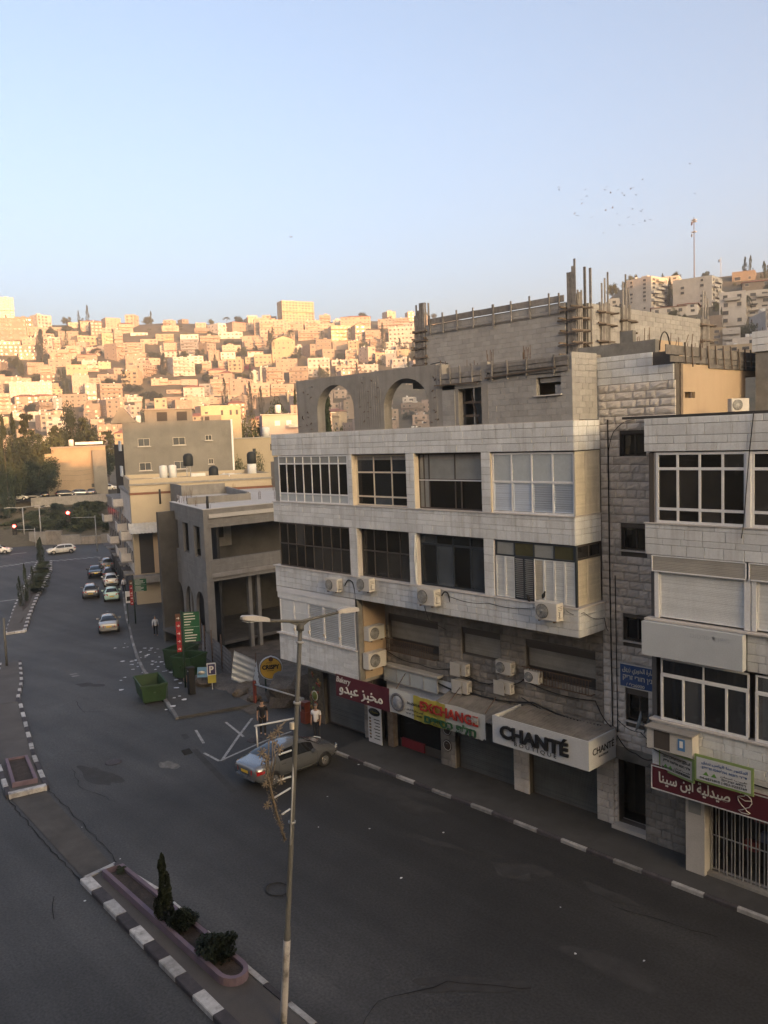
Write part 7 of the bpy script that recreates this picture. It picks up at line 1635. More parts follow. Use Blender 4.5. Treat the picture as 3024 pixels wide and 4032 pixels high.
for x0, x1 in ((-25.7, -25.1), (-22.5, -22.1), (-20.6, -20.2)):
    MB().tube([(x0, 24.9, 3.9), (x1, 23.75, 3.62)], .02, 5).obj('stay', M_rebar, t)
# boutique box sign
t = thing('boutique_sign', (-17.5, 24.3, 2.7), 'white box sign of the boutique with bold black lettering', 'sign')
mb = MB(); mb.box(-19.65, 23.5, 2.70, -15.45, 23.56, 3.74); mb.box(-15.51, 23.56, 2.70, -15.45, 25.2, 3.74); mb.box(-19.65, 23.56, 2.70, -19.59, 25.2, 3.74); mb.box(-19.59, 23.57, 2.71, -15.52, 25.15, 2.74)
mb.obj('casing', M_sgw, t)
text('CHANTÉ', 3.0, .62, M_letk, t, at_(-17.75, 3.30, 23.49), bold=.035, depth=.07)
text('B O U T I Q U E', 1.85, .17, M_letk, t, at_(-17.7, 2.87, 23.49), bold=-.005, depth=.01)
fmS = frame((-15.45, 0, 0), UY)
text('CHANTÉ', 1.35, .3, M_letk, t, fmS @ T(24.4, -.004, 3.32), bold=.01, depth=.01)
text('BOUTIQUE', .6, .08, M_letk, t, fmS @ T(24.4, -.004, 3.05), depth=.006)
# building name sign
M_blue = mat('sign_blue', (.045, .085, .21), rough=.55, var=.1, stain=.25, stain_c=(.1, .12, .18))
t = sign('name_sign', -15.32, -13.84, 5.3, 6.15, YS - .08, M_blue, 'blue building name sign on the stair tower', th=.03, border=M_letw)
text(arabic('عمارة الخوري زريق'), 1.3, .26, M_letw, t, at_(-14.55, 5.93, YS - .09), bold=.02)
text(hebrew('בנין חורי זריק'), 1.25, .2, M_letw, t, at_(-14.55, 5.65, YS - .09), bold=.015)
text(hebrew('בלי / ') + '6000', .7, .12, M_letw, t, at_(-14.7, 5.43, YS - .09), bold=.01)
# blank light box above the first-floor windows
t = sign('blank_sign', -13.42, -10.22, 7.13, 8.2, YF - .28, mat('sign_pale', (.46, .49, .51), rough=.45, var=.05, stain=.12, stain_c=(.36, .38, .38), stain_s=.8), 'blank pale signboard under the roller shutters', th=.26)
text(hebrew('משרד פרסום'), 1.2, .13, mat('ghost_letters', (.40, .43, .45)), t, at_(-11.2, 7.98, YF - .284), depth=.002)
# pharmacy
t = sign('pharmacy_sign', -13.22, -6.2, 2.74, 3.52, YF - .12, M_maroon, 'long maroon pharmacy sign with Arabic lettering and a serpent cup', th=.12, border=M_sgw)
text(arabic('صيدلية ابن سينا'), 2.3, .46, M_letw, t, at_(-11.8, 3.14, YF - .13), bold=.018)
lg = [(-10.35, 3.42), (-10.27, 3.46), (-10.2, 3.42), (-10.22, 3.36), (-10.35, 3.33), (-10.42, 3.30), (-10.40, 3.18), (-10.3, 3.06), (-10.2, 2.99), (-10.28, 2.93), (-10.4, 2.88), (-10.3, 2.83), (-10.1, 2.84), (-10.05, 2.88), (-10.16, 2.93), (-10.2, 2.99), (-10.08, 3.06), (-10.0, 3.2), (-10.03, 3.33), (-10.12, 3.40), (-10.2, 3.41)]
MB().tube([(x, YF - .135, z) for x, z in lg], .014, 5).obj('serpent_cup', M_letw, t)
MB().tube([(-10.42, YF - .135, 3.30), (-10.2, YF - .135, 3.22), (-10.0, YF - .135, 3.27)], .012, 5).obj('serpent_cup_rim', M_letw, t)
M_sgreen = flat('sign_green_edge', (.20, .28, .10))
def doctor(x0, x1, z0, z1, y, skew, label, dim):
    t = thing('clinic_sign', ((x0 + x1) / 2, y, z0), label, 'sign')
    fm = frame((x0, y, 0), (1, skew, 0)); L = (x1 - x0) * math.sqrt(1 + skew * skew)
    MB().box(0, 0, z0, L, .05, z1, fm).obj('panel', M_sgreen, t); bar('face', M_sgw if not dim else M_slatg, t, fm, .07, L - .07, -.01, -.001, z0 + .07, z1 - .07)
    c = lambda u, z: fm @ T(L * u, -.012, z)
    lc = M_letb if not dim else M_letk  # dim paints the shade in: greyer face, black lettering
    text(arabic('الدكتور حنا الياس زريق'), L * .78, .12, lc, t, c(.52, z1 - .2), bold=.015, depth=.006); text(hebrew('ד"ר חנא אליאס זרייק'), L * .76, .11, lc, t, c(.52, z1 - .35), bold=.015, depth=.006)
    text(arabic('طبيب اسنان'), L * .45, .07, M_letk, t, c(.68, z1 - .49), depth=.006); text(hebrew('רופא שיניים'), L * .4, .06, M_letk, t, c(.68, z1 - .58), depth=.006)
    for u in (.2, .34): MB().add([fm @ Vector((L * u - .08, -.016, z1 - .58)), fm @ Vector((L * u + .1, -.016, z1 - .58)), fm @ Vector((L * u + .02, -.016, z1 - .46))], [(0, 1, 2)]).obj('leaf_mark', flat('leaf_green', (.1, .25, .05)), t)
    text('04-6571015 | 052-3222769', L * .8, .09, M_letk, t, c(.5, z0 + .14), depth=.006, bold=.01)
doctor(-11.62, -9.84, 3.55, 4.38, YF - .42, 0.0, 'white clinic sign with green edge and blue lettering', False)
doctor(-13.0, -11.66, 3.4, 4.14, YF - .03, -.26, 'angled clinic sign in shade under the boxed air conditioner', True)
# price list, food poster, round stickers, red cabinet
t = sign('price_board', -28.3, -27.4, .2, 1.95, 24.9, M_sgw, 'tall white price board leaning beside the bakery shutter', th=.04)
MB().lathe([(.01, 0), (.3, 0), (.3, .012), (.01, .012)], 20, T(-27.85, 24.895, 1.68) @ RX(PI / 2) @ SC(1.3, .62, 1)).obj('logo_oval', M_letk, t)
text(arabic('مخبوزات'), .5, .12, M_yel, t, at_(-27.85, 1.68, 24.88), depth=.004)
for i in range(7):
    bar('price_line', M_letk, t, frame((0, 24.89, 0), UX), -27.9 + .05 * (i % 3), -27.5, -.002, .002, 1.32 - .15 * i, 1.36 - .15 * i); bar('item_picture', mat('food_tan_%d' % (i % 2), ((.12, .1, .08), (.2, .14, .09))[i % 2]), t, frame((0, 24.89, 0), UX), -28.22, -28.08, -.002, .002, 1.3 - .15 * i, 1.40 - .15 * i)
fp = thing('food_poster', (-33.2, 25.7, .6), 'tall colourful food poster on the corner of the shop storey', 'poster')
fmP = frame((-58.5, 25.34, 0), UX)
MB().box(25.22, -.01, .45, 26.3, .03, 2.75, fmP).obj('panel', mat('poster_dark', (.10, .085, .06), var=.5, scale=6), fp)
r_ = random.Random(4)
for i in range(26):
    c = r_.choice([(.30, .20, .06), (.25, .05, .03), (.10, .16, .04), (.34, .30, .2), (.2, .12, .05)])
    MB().lathe([(.01, 0), (r_.uniform(.05, .12), 0), (.02, .01)], 12, fmP @ T(25.35 + r_.random() * .82, -.012 - i * .0004, .6 + r_.random() * 2.0) @ RX(PI / 2)).obj('food_print', flat('food_%d' % (i % 9), c), fp)
MB().lathe([(.01, 0), (.24, 0), (.24, .01), (.01, .01)], 20, fmP @ T(25.72, -.03, 1.35) @ RX(PI / 2) @ SC(1, 1.1, 1)).obj('logo_ring', M_letw, fp)
MB().lathe([(.01, 0), (.2, 0), (.2, .01), (.01, .01)], 20, fmP @ T(25.72, -.045, 1.35) @ RX(PI / 2) @ SC(1, 1.1, 1)).obj('logo_disc', flat('logo_olive', (.16, .19, .04)), fp)
for i, z in enumerate((1.05, 1.75)):
    MB().lathe([(.01, 0), (.26, 0), (.26, .01), (.01, .01)], 20, T(-23.65, 25.27, z) @ RX(PI / 2)).obj('round_sticker', mat('sticker_brown', (.06, .045, .035), var=.3, scale=8), main)
    MB().lathe([(.2, 0), (.22, 0), (.22, .01), (.2, .01)], 20, T(-23.65, 25.255, z) @ RX(PI / 2)).obj('sticker_ring', M_letw, main)
rc_ = thing('red_cabinet', (-33.0, 24.85, 0), 'red gas bottle cabinet at the alley corner', 'cabinet')
M_redc = mat('red_enamel', (.12, .03, .018), rough=.5, var=.15, stain=.2)
MB().box(-33.2, 24.65, .02, -32.8, 25.05, .6).obj('lower_box', M_redc, rc_); MB().box(-33.17, 24.68, .6, -32.83, 25.02, 1.05).obj('upper_box', M_redc, rc_); MB().prism([(-33.19, 24.66), (-32.81, 24.66), (-32.81, 25.04), (-33.19, 25.04)], 1.05, 1.12).obj('lid', M_redc, rc_); MB().box(-33.08, 24.66, .75, -32.92, 24.678, .9).obj('vent', M_black, rc_)
# ---------------------------------------------------------------- cars
def paint_mat(name, c, metal=.3): return mat(name, c, rough=.22, var=.04, scale=1, metal=metal, spec=.5, coat=.5, stain=.06, stain_c=(.12, .11, .1), stain_s=2)
M_cglass = mat('car_glass', (.012, .014, .016), rough=.06, var=.1, spec=.7)
M_tail = flat('tail_lamp', (.30, .012, .015), rough=.2); M_headl = flat('head_lamp', (.55, .57, .6), rough=.15); M_plate = flat('yellow_plate', (.55, .36, .03)); M_trim = flat('black_trim', (.015, .015, .016))
STY = {
 'sedan': dict(top=[(0, .86), (.015, .99), (.05, 1.03), (.13, 1.06), (.17, 1.09), (.26, 1.29), (.36, 1.43), (.45, 1.48), (.54, 1.475), (.62, 1.41), (.70, 1.23), (.775, 1.02), (.85, .96), (.94, .85), (.985, .70), (1, .58)], rear=(.175, .345), front=(.63, .765), side=((.27, .445), (.455, .675)), belt=[(0, .84), (.2, .97), (.5, .92), (.75, .88), (1, .6)]),
 'hatch': dict(top=[(0, .80), (.015, 1.0), (.03, 1.08), (.07, 1.25), (.12, 1.41), (.2, 1.47), (.4, 1.51), (.52, 1.50), (.61, 1.42), (.70, 1.24), (.79, 1.03), (.87, .97), (.95, .86), (.985, .72), (1, .6)], rear=(.03, .125), front=(.62, .78), side=((.14, .39), (.40, .68)), belt=[(0, .92), (.2, .97), (.5, .93), (.78, .9), (1, .62)]),
 'small': dict(top=[(0, .78), (.015, .98), (.04, 1.08), (.09, 1.28), (.16, 1.44), (.3, 1.50), (.48, 1.50), (.58, 1.42), (.69, 1.22), (.78, 1.04), (.88, .97), (.95, .86), (.985, .72), (1, .6)], rear=(.045, .155), front=(.59, .77), side=((.2, .36), (.37, .66)), belt=[(0, .92), (.2, .97), (.5, .94), (.78, .92), (1, .66)])}
NS = 40
def car(label, mt, loc, heading, style='sedan', L=4.5, W=1.8, H=1.48, group=None, detail=True):
    S = STY[style]; root = thing('car', loc, label, 'car', group, rz=heading)
    hs = H / 1.48
    def sec(t):
        top = interp(S['top'], t) * hs; belt = min(interp(S['belt'], t) * hs, top - .03)
        w = W / 2 * interp([(0, .80), (.03, .9), (.08, .96), (.2, 1), (.8, 1), (.92, .955), (.97, .86), (1, .7)], t)
        lo = interp([(0, .42), (.05, .25), (.15, .2), (.85, .2), (.95, .25), (1, .38)], t)
        cab = min(max((top - belt - .12) / .3, 0), 1)
        wr = w * (.90 - .24 * cab)
        return [(0, lo), (.8 * w, lo), (.965 * w, lo + .1), (w, .56 * hs), (.985 * w, belt - .08), (.945 * w, belt), (wr, belt + (top - belt) * (.72 + .1 * cab)), (wr * .8, top - .025), (wr * .4, top - .004), (0, top)]
    X = lambda t: -L / 2 + L * t
    mb = MB(); vs = []; ts = sorted(set([i / NS for i in range(NS + 1)] + [.008, .015, .03, .985]))
    for t in ts:
        p = sec(t)
        vs += [(X(t), y, z) for y, z in p] + [(X(t), -y, z) for y, z in reversed(p[1:-1])]
    n = 18; k = len(ts)
    fs = [(i * n + j, i * n + (j + 1) % n, (i + 1) * n + (j + 1) % n, (i + 1) * n + j) for i in range(k - 1) for j in range(n)]
    fs += [tuple(range(n)), tuple(range((k - 1) * n + n - 1, (k - 1) * n - 1, -1))]
    mb.add(vs, fs, True); me = mb.mesh('body', mt); tri_tidy(me)
    put('body', me, root, None, True)
    def patch(fn, nu, nv, name, m_):
        mb = MB(); vs = [fn(i / nu, j / nv) for i in range(nu + 1) for j in range(nv + 1)]
        mb.add(vs, [(i * (nv + 1) + j, (i + 1) * (nv + 1) + j, (i + 1) * (nv + 1) + j + 1, i * (nv + 1) + j + 1) for i in range(nu) for j in range(nv)], True)
        me = mb.mesh(name, m_); tri_tidy(me); put(name, me, root, None, True)
    def side_pt(t, v, sg, off=.008):
        p = sec(t); a, b = p[5], p[6]
        y = a[0] + (b[0] - a[0]) * v; z = a[1] + (b[1] - a[1]) * v
        return (X(t), sg * (y + off), z + off * .4)
    for sg in (1, -1):
        for (ta, tb) in S['side']:
            patch(lambda u, v: side_pt(ta + (tb - ta) * u, .08 + .86 * v, sg), 6, 3, 'side_window', M_cglass)
    def top_pt(t, v, off):
        p = sec(t); q = [(p[6][0], p[6][1]), p[7], p[8], p[9], (-p[8][0], p[8][1]), (-p[7][0], p[7][1]), (-p[6][0], p[6][1])]
        f_ = (.05 + .9 * v) * 6; i = min(int(f_), 5); g_ = f_ - i
        return (X(t) + off[0], q[i][0] + (q[i + 1][0] - q[i][0]) * g_, q[i][1] + (q[i + 1][1] - q[i][1]) * g_ + off[1])
    for key, nm, off in (('front', 'windscreen', (.008, .008)), ('rear', 'rear_window', (-.008, .008))):
        a, b = S[key]; patch(lambda u, v: top_pt(a + (b - a) * u, v, off), 8, 12, nm, M_cglass)
    # wheels
    r = .32 * hs; ty = MB().lathe([(r * .62, -.1), (r * .95, -.1), (r, -.07), (r, .07), (r * .95, .1), (r * .62, .1)], 24).mesh('tyre', M_rubber)
    rm = MB(); rm.lathe([(r * .5, .06), (r * .64, .085), (r * .64, .1), (r * .52, .092)], 24)
    for i in range(5): rm.box(-r * .07, 0, .08, r * .07, r * .62, .098, RZ(2 * PI * i / 5))
    rm.lathe([(.01, .075), (r * .16, .075), (r * .14, .1), (.01, .1)], 12)
    rim = rm.mesh('rim', M_chrome)
    dk = MB().lathe([(.01, -.02), (r * 1.12, -.02), (r * 1.12, .0), (.01, .0)], 24).mesh('wheel_arch', M_trim)
    for t in (.185, .79):
        w = sec(t)[3][0]
        for sg in (1, -1):
            m = T(X(t), sg * (w - .078), r) @ RX(-sg * PI / 2)
            wh = put('wheel', ty, root, m, True); put('rim', rim, wh, m, False) if False else None
            o = bpy.data.objects.new('rim', rim); col.objects.link(o); mpar(o, wh, WM[wh.name].copy())
            put('wheel_arch', dk, root, T(X(t), sg * (w + .004), r * 1.04) @ RX(-sg * PI / 2), True)
    # lamps, plate, trim
    for sg in (1, -1):
        w0 = sec(.02)[3][0]
        zt = interp(S['belt'], .02) * hs
        patch(lambda u, v: (X(.0 + .085 * u) - .012 + .01 * u, sg * (sec(.085 * u)[3][0] + .012) if u > .02 else sg * sec(0)[3][0] * .62, zt - .2 + (.2 - .1 * u) * v + (.06 * u)), 5, 2, 'tail_lamp', M_tail)
        patch(lambda u, v: (X(1 - .07 * u) + .012, sg * (sec(1 - .07 * u)[3][0] * (.78 if u < .02 else 1.0) + .008), .62 * hs + .12 * v + .03 * u), 5, 2, 'headlamp', M_headl)
        if detail:
            tm = S['side'][1][1] - .03
            put('mirror', MB().cb(0, 0, 0, .12, .2, .13).mesh('mirror', mt), root, T(X(tm), sg * (W / 2 + .08), interp(S['belt'], tm) * hs + .06), True)
            for t in (.30, .46):
                w = sec(t)[4][0]; z = interp(S['belt'], t) * hs - .12
                put('door_handle', MB().cb(0, 0, 0, .2, .035, .03).mesh('door_handle', M_chrome), root, T(X(t), sg * (w + .02), z), True)
            for t in (.245, .45, .70):
                put('door_gap', MB().add([(X(t), sg * (sec(t)[i][0] + .004), sec(t)[i][1]) for i in (2, 3, 4, 5)] + [(X(t) + .012, sg * (sec(t)[i][0] + .004), sec(t)[i][1]) for i in (2, 3, 4, 5)], [(0, 1, 5, 4), (1, 2, 6, 5), (2, 3, 7, 6)]).mesh('door_gap', M_trim), root, None, True)
    zp = .62 * hs if style != 'sedan' else .72 * hs
    put('number_plate', MB().cb(0, 0, 0, .012, .46, .11).mesh('number_plate', M_plate), root, T(X(0) - .012, 0, zp), True)
    put('bumper', MB().cb(0, 0, 0, .05, W * .72, .1).mesh('bumper', M_trim if style == 'hatch' else mt), root, T(X(0) + .0, 0, .45), True)
    put('front_grille', MB().cb(0, 0, 0, .02, W * .45, .14).mesh('front_grille', M_trim), root, T(X(1) - .01, 0, .52 * hs), True)
    put('underside', MB().cb(0, 0, 0, L * .82, W * .8, .12).mesh('underside', M_trim), root, T(0, 0, .2), True)
    return root
P_sil = paint_mat('paint_silver', (.19, .203, .222), .6); P_wht = paint_mat('paint_white', (.62, .62, .6), 0); P_mint = paint_mat('paint_mint', (.42, .60, .53), 0); P_grey = paint_mat('paint_grey', (.20, .215, .23), .4); P_dk = paint_mat('paint_dark', (.02, .021, .024), .3); P_beige = paint_mat('paint_champagne', (.36, .35, .32), .3); P_blk = paint_mat('paint_black', (.014, .014, .015), .2)
car('silver sedan parked across the apron behind the lamp post', P_sil, (-28.72, 20.55, 0), R(91.5), 'sedan', 4.55, 1.82)
def onroad(x, y): return (x, y, zr(x, y))
hd_ = R(180) - math.atan2(2.35, 5.4)
car('champagne saloon driving away alone by the dumpsters', P_beige, onroad(-71.7, 32.2), R(180 - 24.5), 'sedan', 4.4, 1.75)
car('silver hatchback driving away beside the parked mint car', P_grey, onroad(-91.0, 39.0), R(180 - 23.5), 'hatch', 4.3, 1.78)
car('mint green small car parked at the kerb', P_mint, onroad(-87.0, 39.6), R(180 - 23.5), 'small', 3.6, 1.64)
car('white hatchback parked ahead of the mint car', P_wht, onroad(-96.4, 43.9), R(180 - 22), 'hatch', 4.1, 1.75)
car('dark car third in the kerbside row', P_dk, onroad(-101.8, 46.2), R(180 - 21), 'hatch', 4.2, 1.78)
car('black car overtaking the kerbside row', P_blk, onroad(-104.6, 45.6), R(180 - 21), 'sedan', 4.5, 1.8)
car('grey car farthest up the kerbside row', P_grey, onroad(-110.5, 49.9), R(180 - 20), 'hatch', 4.3, 1.78)
car('white hatchback turning across the crossing', P_wht, onroad(-133.0, 52.6), R(-103), 'hatch', 4.4, 1.8)
car('white car cut by the left picture edge', P_wht, onroad(-142.6, 46.0), R(60), 'hatch', 4.3, 1.78)
UPC = [('white saloon on the upper road at the left end of the parapet', P_wht, (-178.2, 62.3), 65, 'sedan'), ('pale car parked under the trees on the upper road', P_sil, (-180.5, 66.2), 160, 'hatch'), ('dark car next to the pale one on the upper road', P_dk, (-179.6, 68.4), 160, 'hatch'), ('dark van-like car in front of the tan house', P_dk, (-177.6, 72.2), 70, 'hatch'), ('second dark car in front of the tan house', P_grey, (-176.6, 75.2), 70, 'hatch'), ('silver car nosing down beside the tan house', P_sil, (-176.0, 77.2), 150, 'hatch'), ('white car far up the side road beside the dark tower', P_wht, (-187.0, 86.2), 60, 'sedan'), ('dark car just above the left end of the parapet', P_blk, (-177.3, 64.6), 65, 'sedan')]
for lab, p_, (x, y), a, st in UPC: car(lab, p_, (x, y, 4.1 if x > -186 else 4.3), R(a), st, 4.3, 1.78, detail=False, group='cars on the upper road')
# ---------------------------------------------------------------- people
M_skin = mat('skin', (.30, .19, .13), rough=.6, var=.06); M_hair = flat('dark_hair', (.02, .017, .015), rough=.7); M_hairg = flat('grey_hair', (.12, .115, .11))
def skinned(name, verts, edges, mt, parent, root_i=0, sub=2):
    me = bpy.data.meshes.new(name)
    me.from_pydata([v[:3] for v in verts], edges, [])
    me.materials.append(mt)
    o = bpy.data.objects.new(name, me); col.objects.link(o)
    o.modifiers.new('skin', 'SKIN'); sm = o.modifiers.new('sub', 'SUBSURF'); sm.levels = sub; sm.render_levels = sub
    sv = me.skin_vertices[0].data
    for i, v in enumerate(verts):
        sv[i].radius = (v[3], v[4] if len(v) > 4 else v[3]); sv[i].use_root = i == root_i
    for p in me.polygons: p.use_smooth = True
    if hasattr(o.modifiers['skin'], 'use_smooth_shade'): o.modifiers['skin'].use_smooth_shade = True
    mpar(o, parent, WM[parent.name].copy())
    return o
def person(loc, heading, label, shirt, trousers, h=1.74, stride=.0, arms=(0., 0.), hair=M_hair, sleeve_short=True):
    """front faces +x; stride swings the legs, arms swing fore and aft"""
    root = thing('person', loc, label, 'person', None, rz=heading)
    k = h / 1.74
    V = []; E = []
    def add(x, y, z, r, ry=None, par=None):
        V.append((x * k, y * k, z * k, r * k, (ry or r) * k)); i = len(V) - 1
        if par is not None: E.append((par, i))
        return i
    pel = add(0, 0, .94, .12, .10); wai = add(.0, 0, 1.08, .115, .095, pel); che = add(.0, 0, 1.28, .14, .10, wai); shc = add(0, 0, 1.42, .09, .08, che)
    nk = add(.005, 0, 1.50, .05, None, shc); hd0 = add(.015, 0, 1.57, .066, .075, nk); hd1 = add(.02, 0, 1.66, .078, .088, hd0); add(.012, 0, 1.72, .05, .055, hd1)
    add(.105, 0, 1.625, .014, None, hd1)                                # nose
    for sg in (1, -1): add(.015, sg * .085, 1.63, .018, None, hd1)      # ears
    hips = {}
    for sg, st in ((1, stride), (-1, -stride)):
        hp = add(0, sg * .09, .88, .085, None, pel); kn = add(st * .5 + .02, sg * .1, .50, .058, None, hp); an = add(st * .9 - (.05 if st < 0 else 0), sg * .105, .09, .04, None, kn)
        add(st * .9 + .12 - (.05 if st < 0 else 0), sg * .115, .04, .038, .03, an)
    for sg, sw in ((1, arms[0]), (-1, arms[1])):
        sh = add(0, sg * .18, 1.40, .06, None, shc); el = add(-.02 + sw * .5, sg * .235, 1.13, .042, None, sh); wr = add(.06 + sw, sg * .24, .90, .03, None, el)
        pm = add(.075 + sw * 1.08, sg * .24, .83, .034, .02, wr)
        for j in range(4):
            b = add(.05 + .018 * j + sw * 1.1, sg * .24, .775 - (.0, .01, .008, -.004)[j], .0095, None, pm); add(.06 + .017 * j + sw * 1.1, sg * .235, .735 - (.0, .012, .01, 0)[j], .0085, None, b)
        th = add(.11 + sw * 1.05, sg * .228, .82, .011, None, wr); add(.122 + sw * 1.05, sg * .225, .785, .009, None, th)
    skinned('body', V, E, M_skin, root)
    # shirt
    V = []; E = []
    a = add(0, 0, .84, .15, .13); b = add(0, 0, 1.06, .155, .135, a); c = add(0, 0, 1.28, .182, .14, b); d = add(0, 0, 1.42, .13, .11, c); add(0, 0, 1.46, .065, .065, d)
    for sg, sw in ((1, arms[0]), (-1, arms[1])):
        s1 = add(0, sg * .18, 1.40, .075, None, d); e1 = add(-.015 + sw * .35, sg * .225, 1.2, .062, None, s1)
        if not sleeve_short:
            e2 = add(-.02 + sw * .5, sg * .235, 1.13, .055, None, e1); add(.05 + sw * .9, sg * .24, .93, .043, None, e2)
    skinned('shirt', V, E, shirt, root)
    V = []; E = []
    p0 = add(0, 0, .98, .135, .118)
    for sg, st in ((1, stride), (-1, -stride)):
        hp = add(0, sg * .09, .86, .098, None, p0); kn = add(st * .5 + .02, sg * .1, .50, .075, None, hp); add(st * .88 - (.05 if st < 0 else 0), sg * .105, .11, .06, None, kn)
    skinned('trousers', V, E, trousers, root)
    for sg, st in ((1, stride), (-1, -stride)):
        x = st * .9 - (.05 if st < 0 else 0)
        V = []; E = []
        s0 = add(x - .02, sg * .105, .055, .045); add(x + .14, sg * .118, .04, .042, .032, s0)
        skinned('shoe', V, E, M_black, root, sub=1)
    m = MB(); pr = [(.01, .1), (.06, .085), (.088, .04), (.092, -.02), (.08, -.035)]
    m.lathe([(r * k, z * k) for r, z in reversed(pr)], 14)
    put('hair', m.mesh('hair', hair), root, T(.004 * k, 0, 1.672 * k) @ SC(1.02, .93, .95), True)
    for sg in (1, -1): put('eye', MB().lathe([(.002, 0), (.009, .002), (.002, .004)], 8).mesh('eye', M_black), root, T(.088 * k, sg * .032 * k, 1.645 * k) @ RY(PI / 2), True)
    put('mouth', MB().cb(0, 0, 0, .01, .045, .012).mesh('mouth', M_maroon), root, T(.088 * k, 0, 1.578 * k), True)
    return root
M_shk = flat('cloth_black', (.015, .015, .017), rough=.9); M_shw = flat('cloth_white', (.62, .61, .62), rough=.9); M_shp = flat('cloth_pale_blue', (.42, .45, .5), rough=.9); M_tr = flat('trousers_navy', (.018, .02, .028), rough=.9); M_trk = flat('trousers_black', (.014, .014, .015), rough=.9)
person((-33.2, 22.35, 0), R(-42), 'person in black shirt and trousers standing at the alley mouth', M_shk, M_trk, 1.78, .05, (.02, -.05))
person((-30.75, 23.75, .0), R(-60), 'person in white t-shirt standing beyond the silver sedan', M_shw, M_tr, 1.74, .03, (.05, .0), hair=M_hairg)
person((-64.3, 32.96, zr(-64.3, 32.96) + .14), R(155), 'person in pale shirt walking away on the pavement by the arches', M_shp, M_trk, 1.74, .14, (-.12, .12), hair=M_hairg, sleeve_short=False)
person((-89.5, 42.3, zr(-89.5, 42.3) + .1), R(160), 'person in white shirt walking beside the parked cars', M_shw, M_trk, 1.74, .12, (-.1, .1), sleeve_short=False)
# ---------------------------------------------------------------- lamp post with its holiday ornament
lp = thing('street_lamp', (-15.9, 10.85, .13), 'twin-arm street lamp post on the near median', 'street lamp')
M_lpost = mat('lamp_post_grey', (.10, .10, .092), rough=.6, var=.15, scale=2, stain=.35, stain_c=(.1, .085, .07), stain_s=2)
PB, PT = Vector((-15.92, 10.85, .1)), Vector((-15.45, 11.6, 10.0))
def pp(z): return PB.lerp(PT, (z - .1) / 9.9)
MB().tube([pp(z) for z in (.1, 2.6, 2.62, 6, 9.95)], [.085, .085, .068, .06, .052], 12).obj('post', M_lpost, lp)
MB().tube([pp(z) for z in (.15, .6, 1.2, 1.9, 2.3)], .089, 12).obj('peeling_paint', mat('peeling_white', (.42, .40, .38), var=.2, stain=.8, stain_c=(.07, .065, .06), stain_s=3), lp)
MB().tube([pp(9.85), pp(10.02)], .09, 12).obj('cap', M_lpost, lp)
A0 = Vector((-15.45, 10.72, 10.24)); A1 = Vector((-15.45, 11.62, 10.06)); A2 = Vector((-15.45, 12.75, 10.08))
MB().tube([A0, A0.lerp(A1, .5), A1, A1.lerp(A2, .5), A2], .038, 8).obj('arm', M_lpost, lp)
MB().add([A1 + Vector((-.02, -.32, .02)), A1 + Vector((-.02, .3, -.0)), A1 + Vector((-.02, 0, -.14)), A1 + Vector((.02, -.32, .02)), A1 + Vector((.02, .3, 0)), A1 + Vector((.02, 0, -.14))], [(0, 1, 2), (5, 4, 3), (0, 3, 4, 1), (1, 4, 5, 2), (2, 5, 3, 0)]).obj('gusset', M_lpost, lp)
M_lhead = mat('lamp_head', (.36, .34, .31), rough=.5, var=.06)
for a, b in ((A0, Vector((-15.45, 9.98, 10.33))), (A2, Vector((-15.45, 13.4, 10.06)))):
    d = (b - a); L = d.length; fm = frame(a, d)
    mb = MB(); vs = []
    for s, w, h in ((0, .05, .05), (.08, .1, .08), (.35 * L / .72, .15, .1), (.9 * L, .13, .07), (L, .06, .04)):
        z = d.z * s / L
        vs += [(s, -w, z - .02), (s, w, z - .02), (s, w * .7, z + h), (s, -w * .7, z + h)]
    mb.add([fm @ Vector(v) for v in vs], [(4 * i + j, 4 * i + (j + 1) % 4, 4 * i + 4 + (j + 1) % 4, 4 * i + 4 + j) for i in range(4) for j in range(4)] + [(3, 2, 1, 0), (16, 17, 18, 19)])
    me = mb.mesh('lamp_head', M_lhead); tri_tidy(me); put('lamp_head', me, lp)
    MB().box(.2 * L, -.1, d.z * .5 - .035, .9 * L, .1, d.z * .5 - .022, fm).obj('lens', M_frost, lp)
for z in (9.55, 8.1, 5.2): MB().tube([pp(z), pp(z + .05)], .09, 10).obj('clamp_band', M_metal, lp)
dc = thing('palm_ornament', (-15.6, 11.1, 4.7), 'tinsel palm tree ornament in a white frame hung on the lamp post', 'ornament')
XD = -15.6
def dyz(pts): return [(XD, y, z) for y, z in pts]
for pts in ([(10.27, 7.86), (11.43, 7.74)], [(11.43, 7.74), (11.1, 4.73)], [(10.32, 7.84), (10.33, 7.35)], [(10.9, 5.55), (11.15, 5.6)], [(10.7, 6.02), (11.19, 6.1)], [(10.85, 6.4), (11.22, 6.37)], [(10.9, 7.0), (11.27, 7.0)]):
    MB().tube(dyz(pts), .022, 6).obj('frame_bar', M_sgw, dc)
M_tin = mat('faded_tinsel', (.15, .12, .085), rough=.5, var=.5, scale=30, spec=.5)
trk = [(10.95, 4.9), (10.85, 5.3), (10.76, 5.6), (10.68, 6.0), (10.61, 6.35), (10.56, 6.65), (10.53, 7.0)]
MB().tube(dyz(trk), [.02, .03, .035, .035, .03, .025, .015], 7).obj('trunk_wire', M_tin, dc)
r_ = random.Random(9); mb = MB()
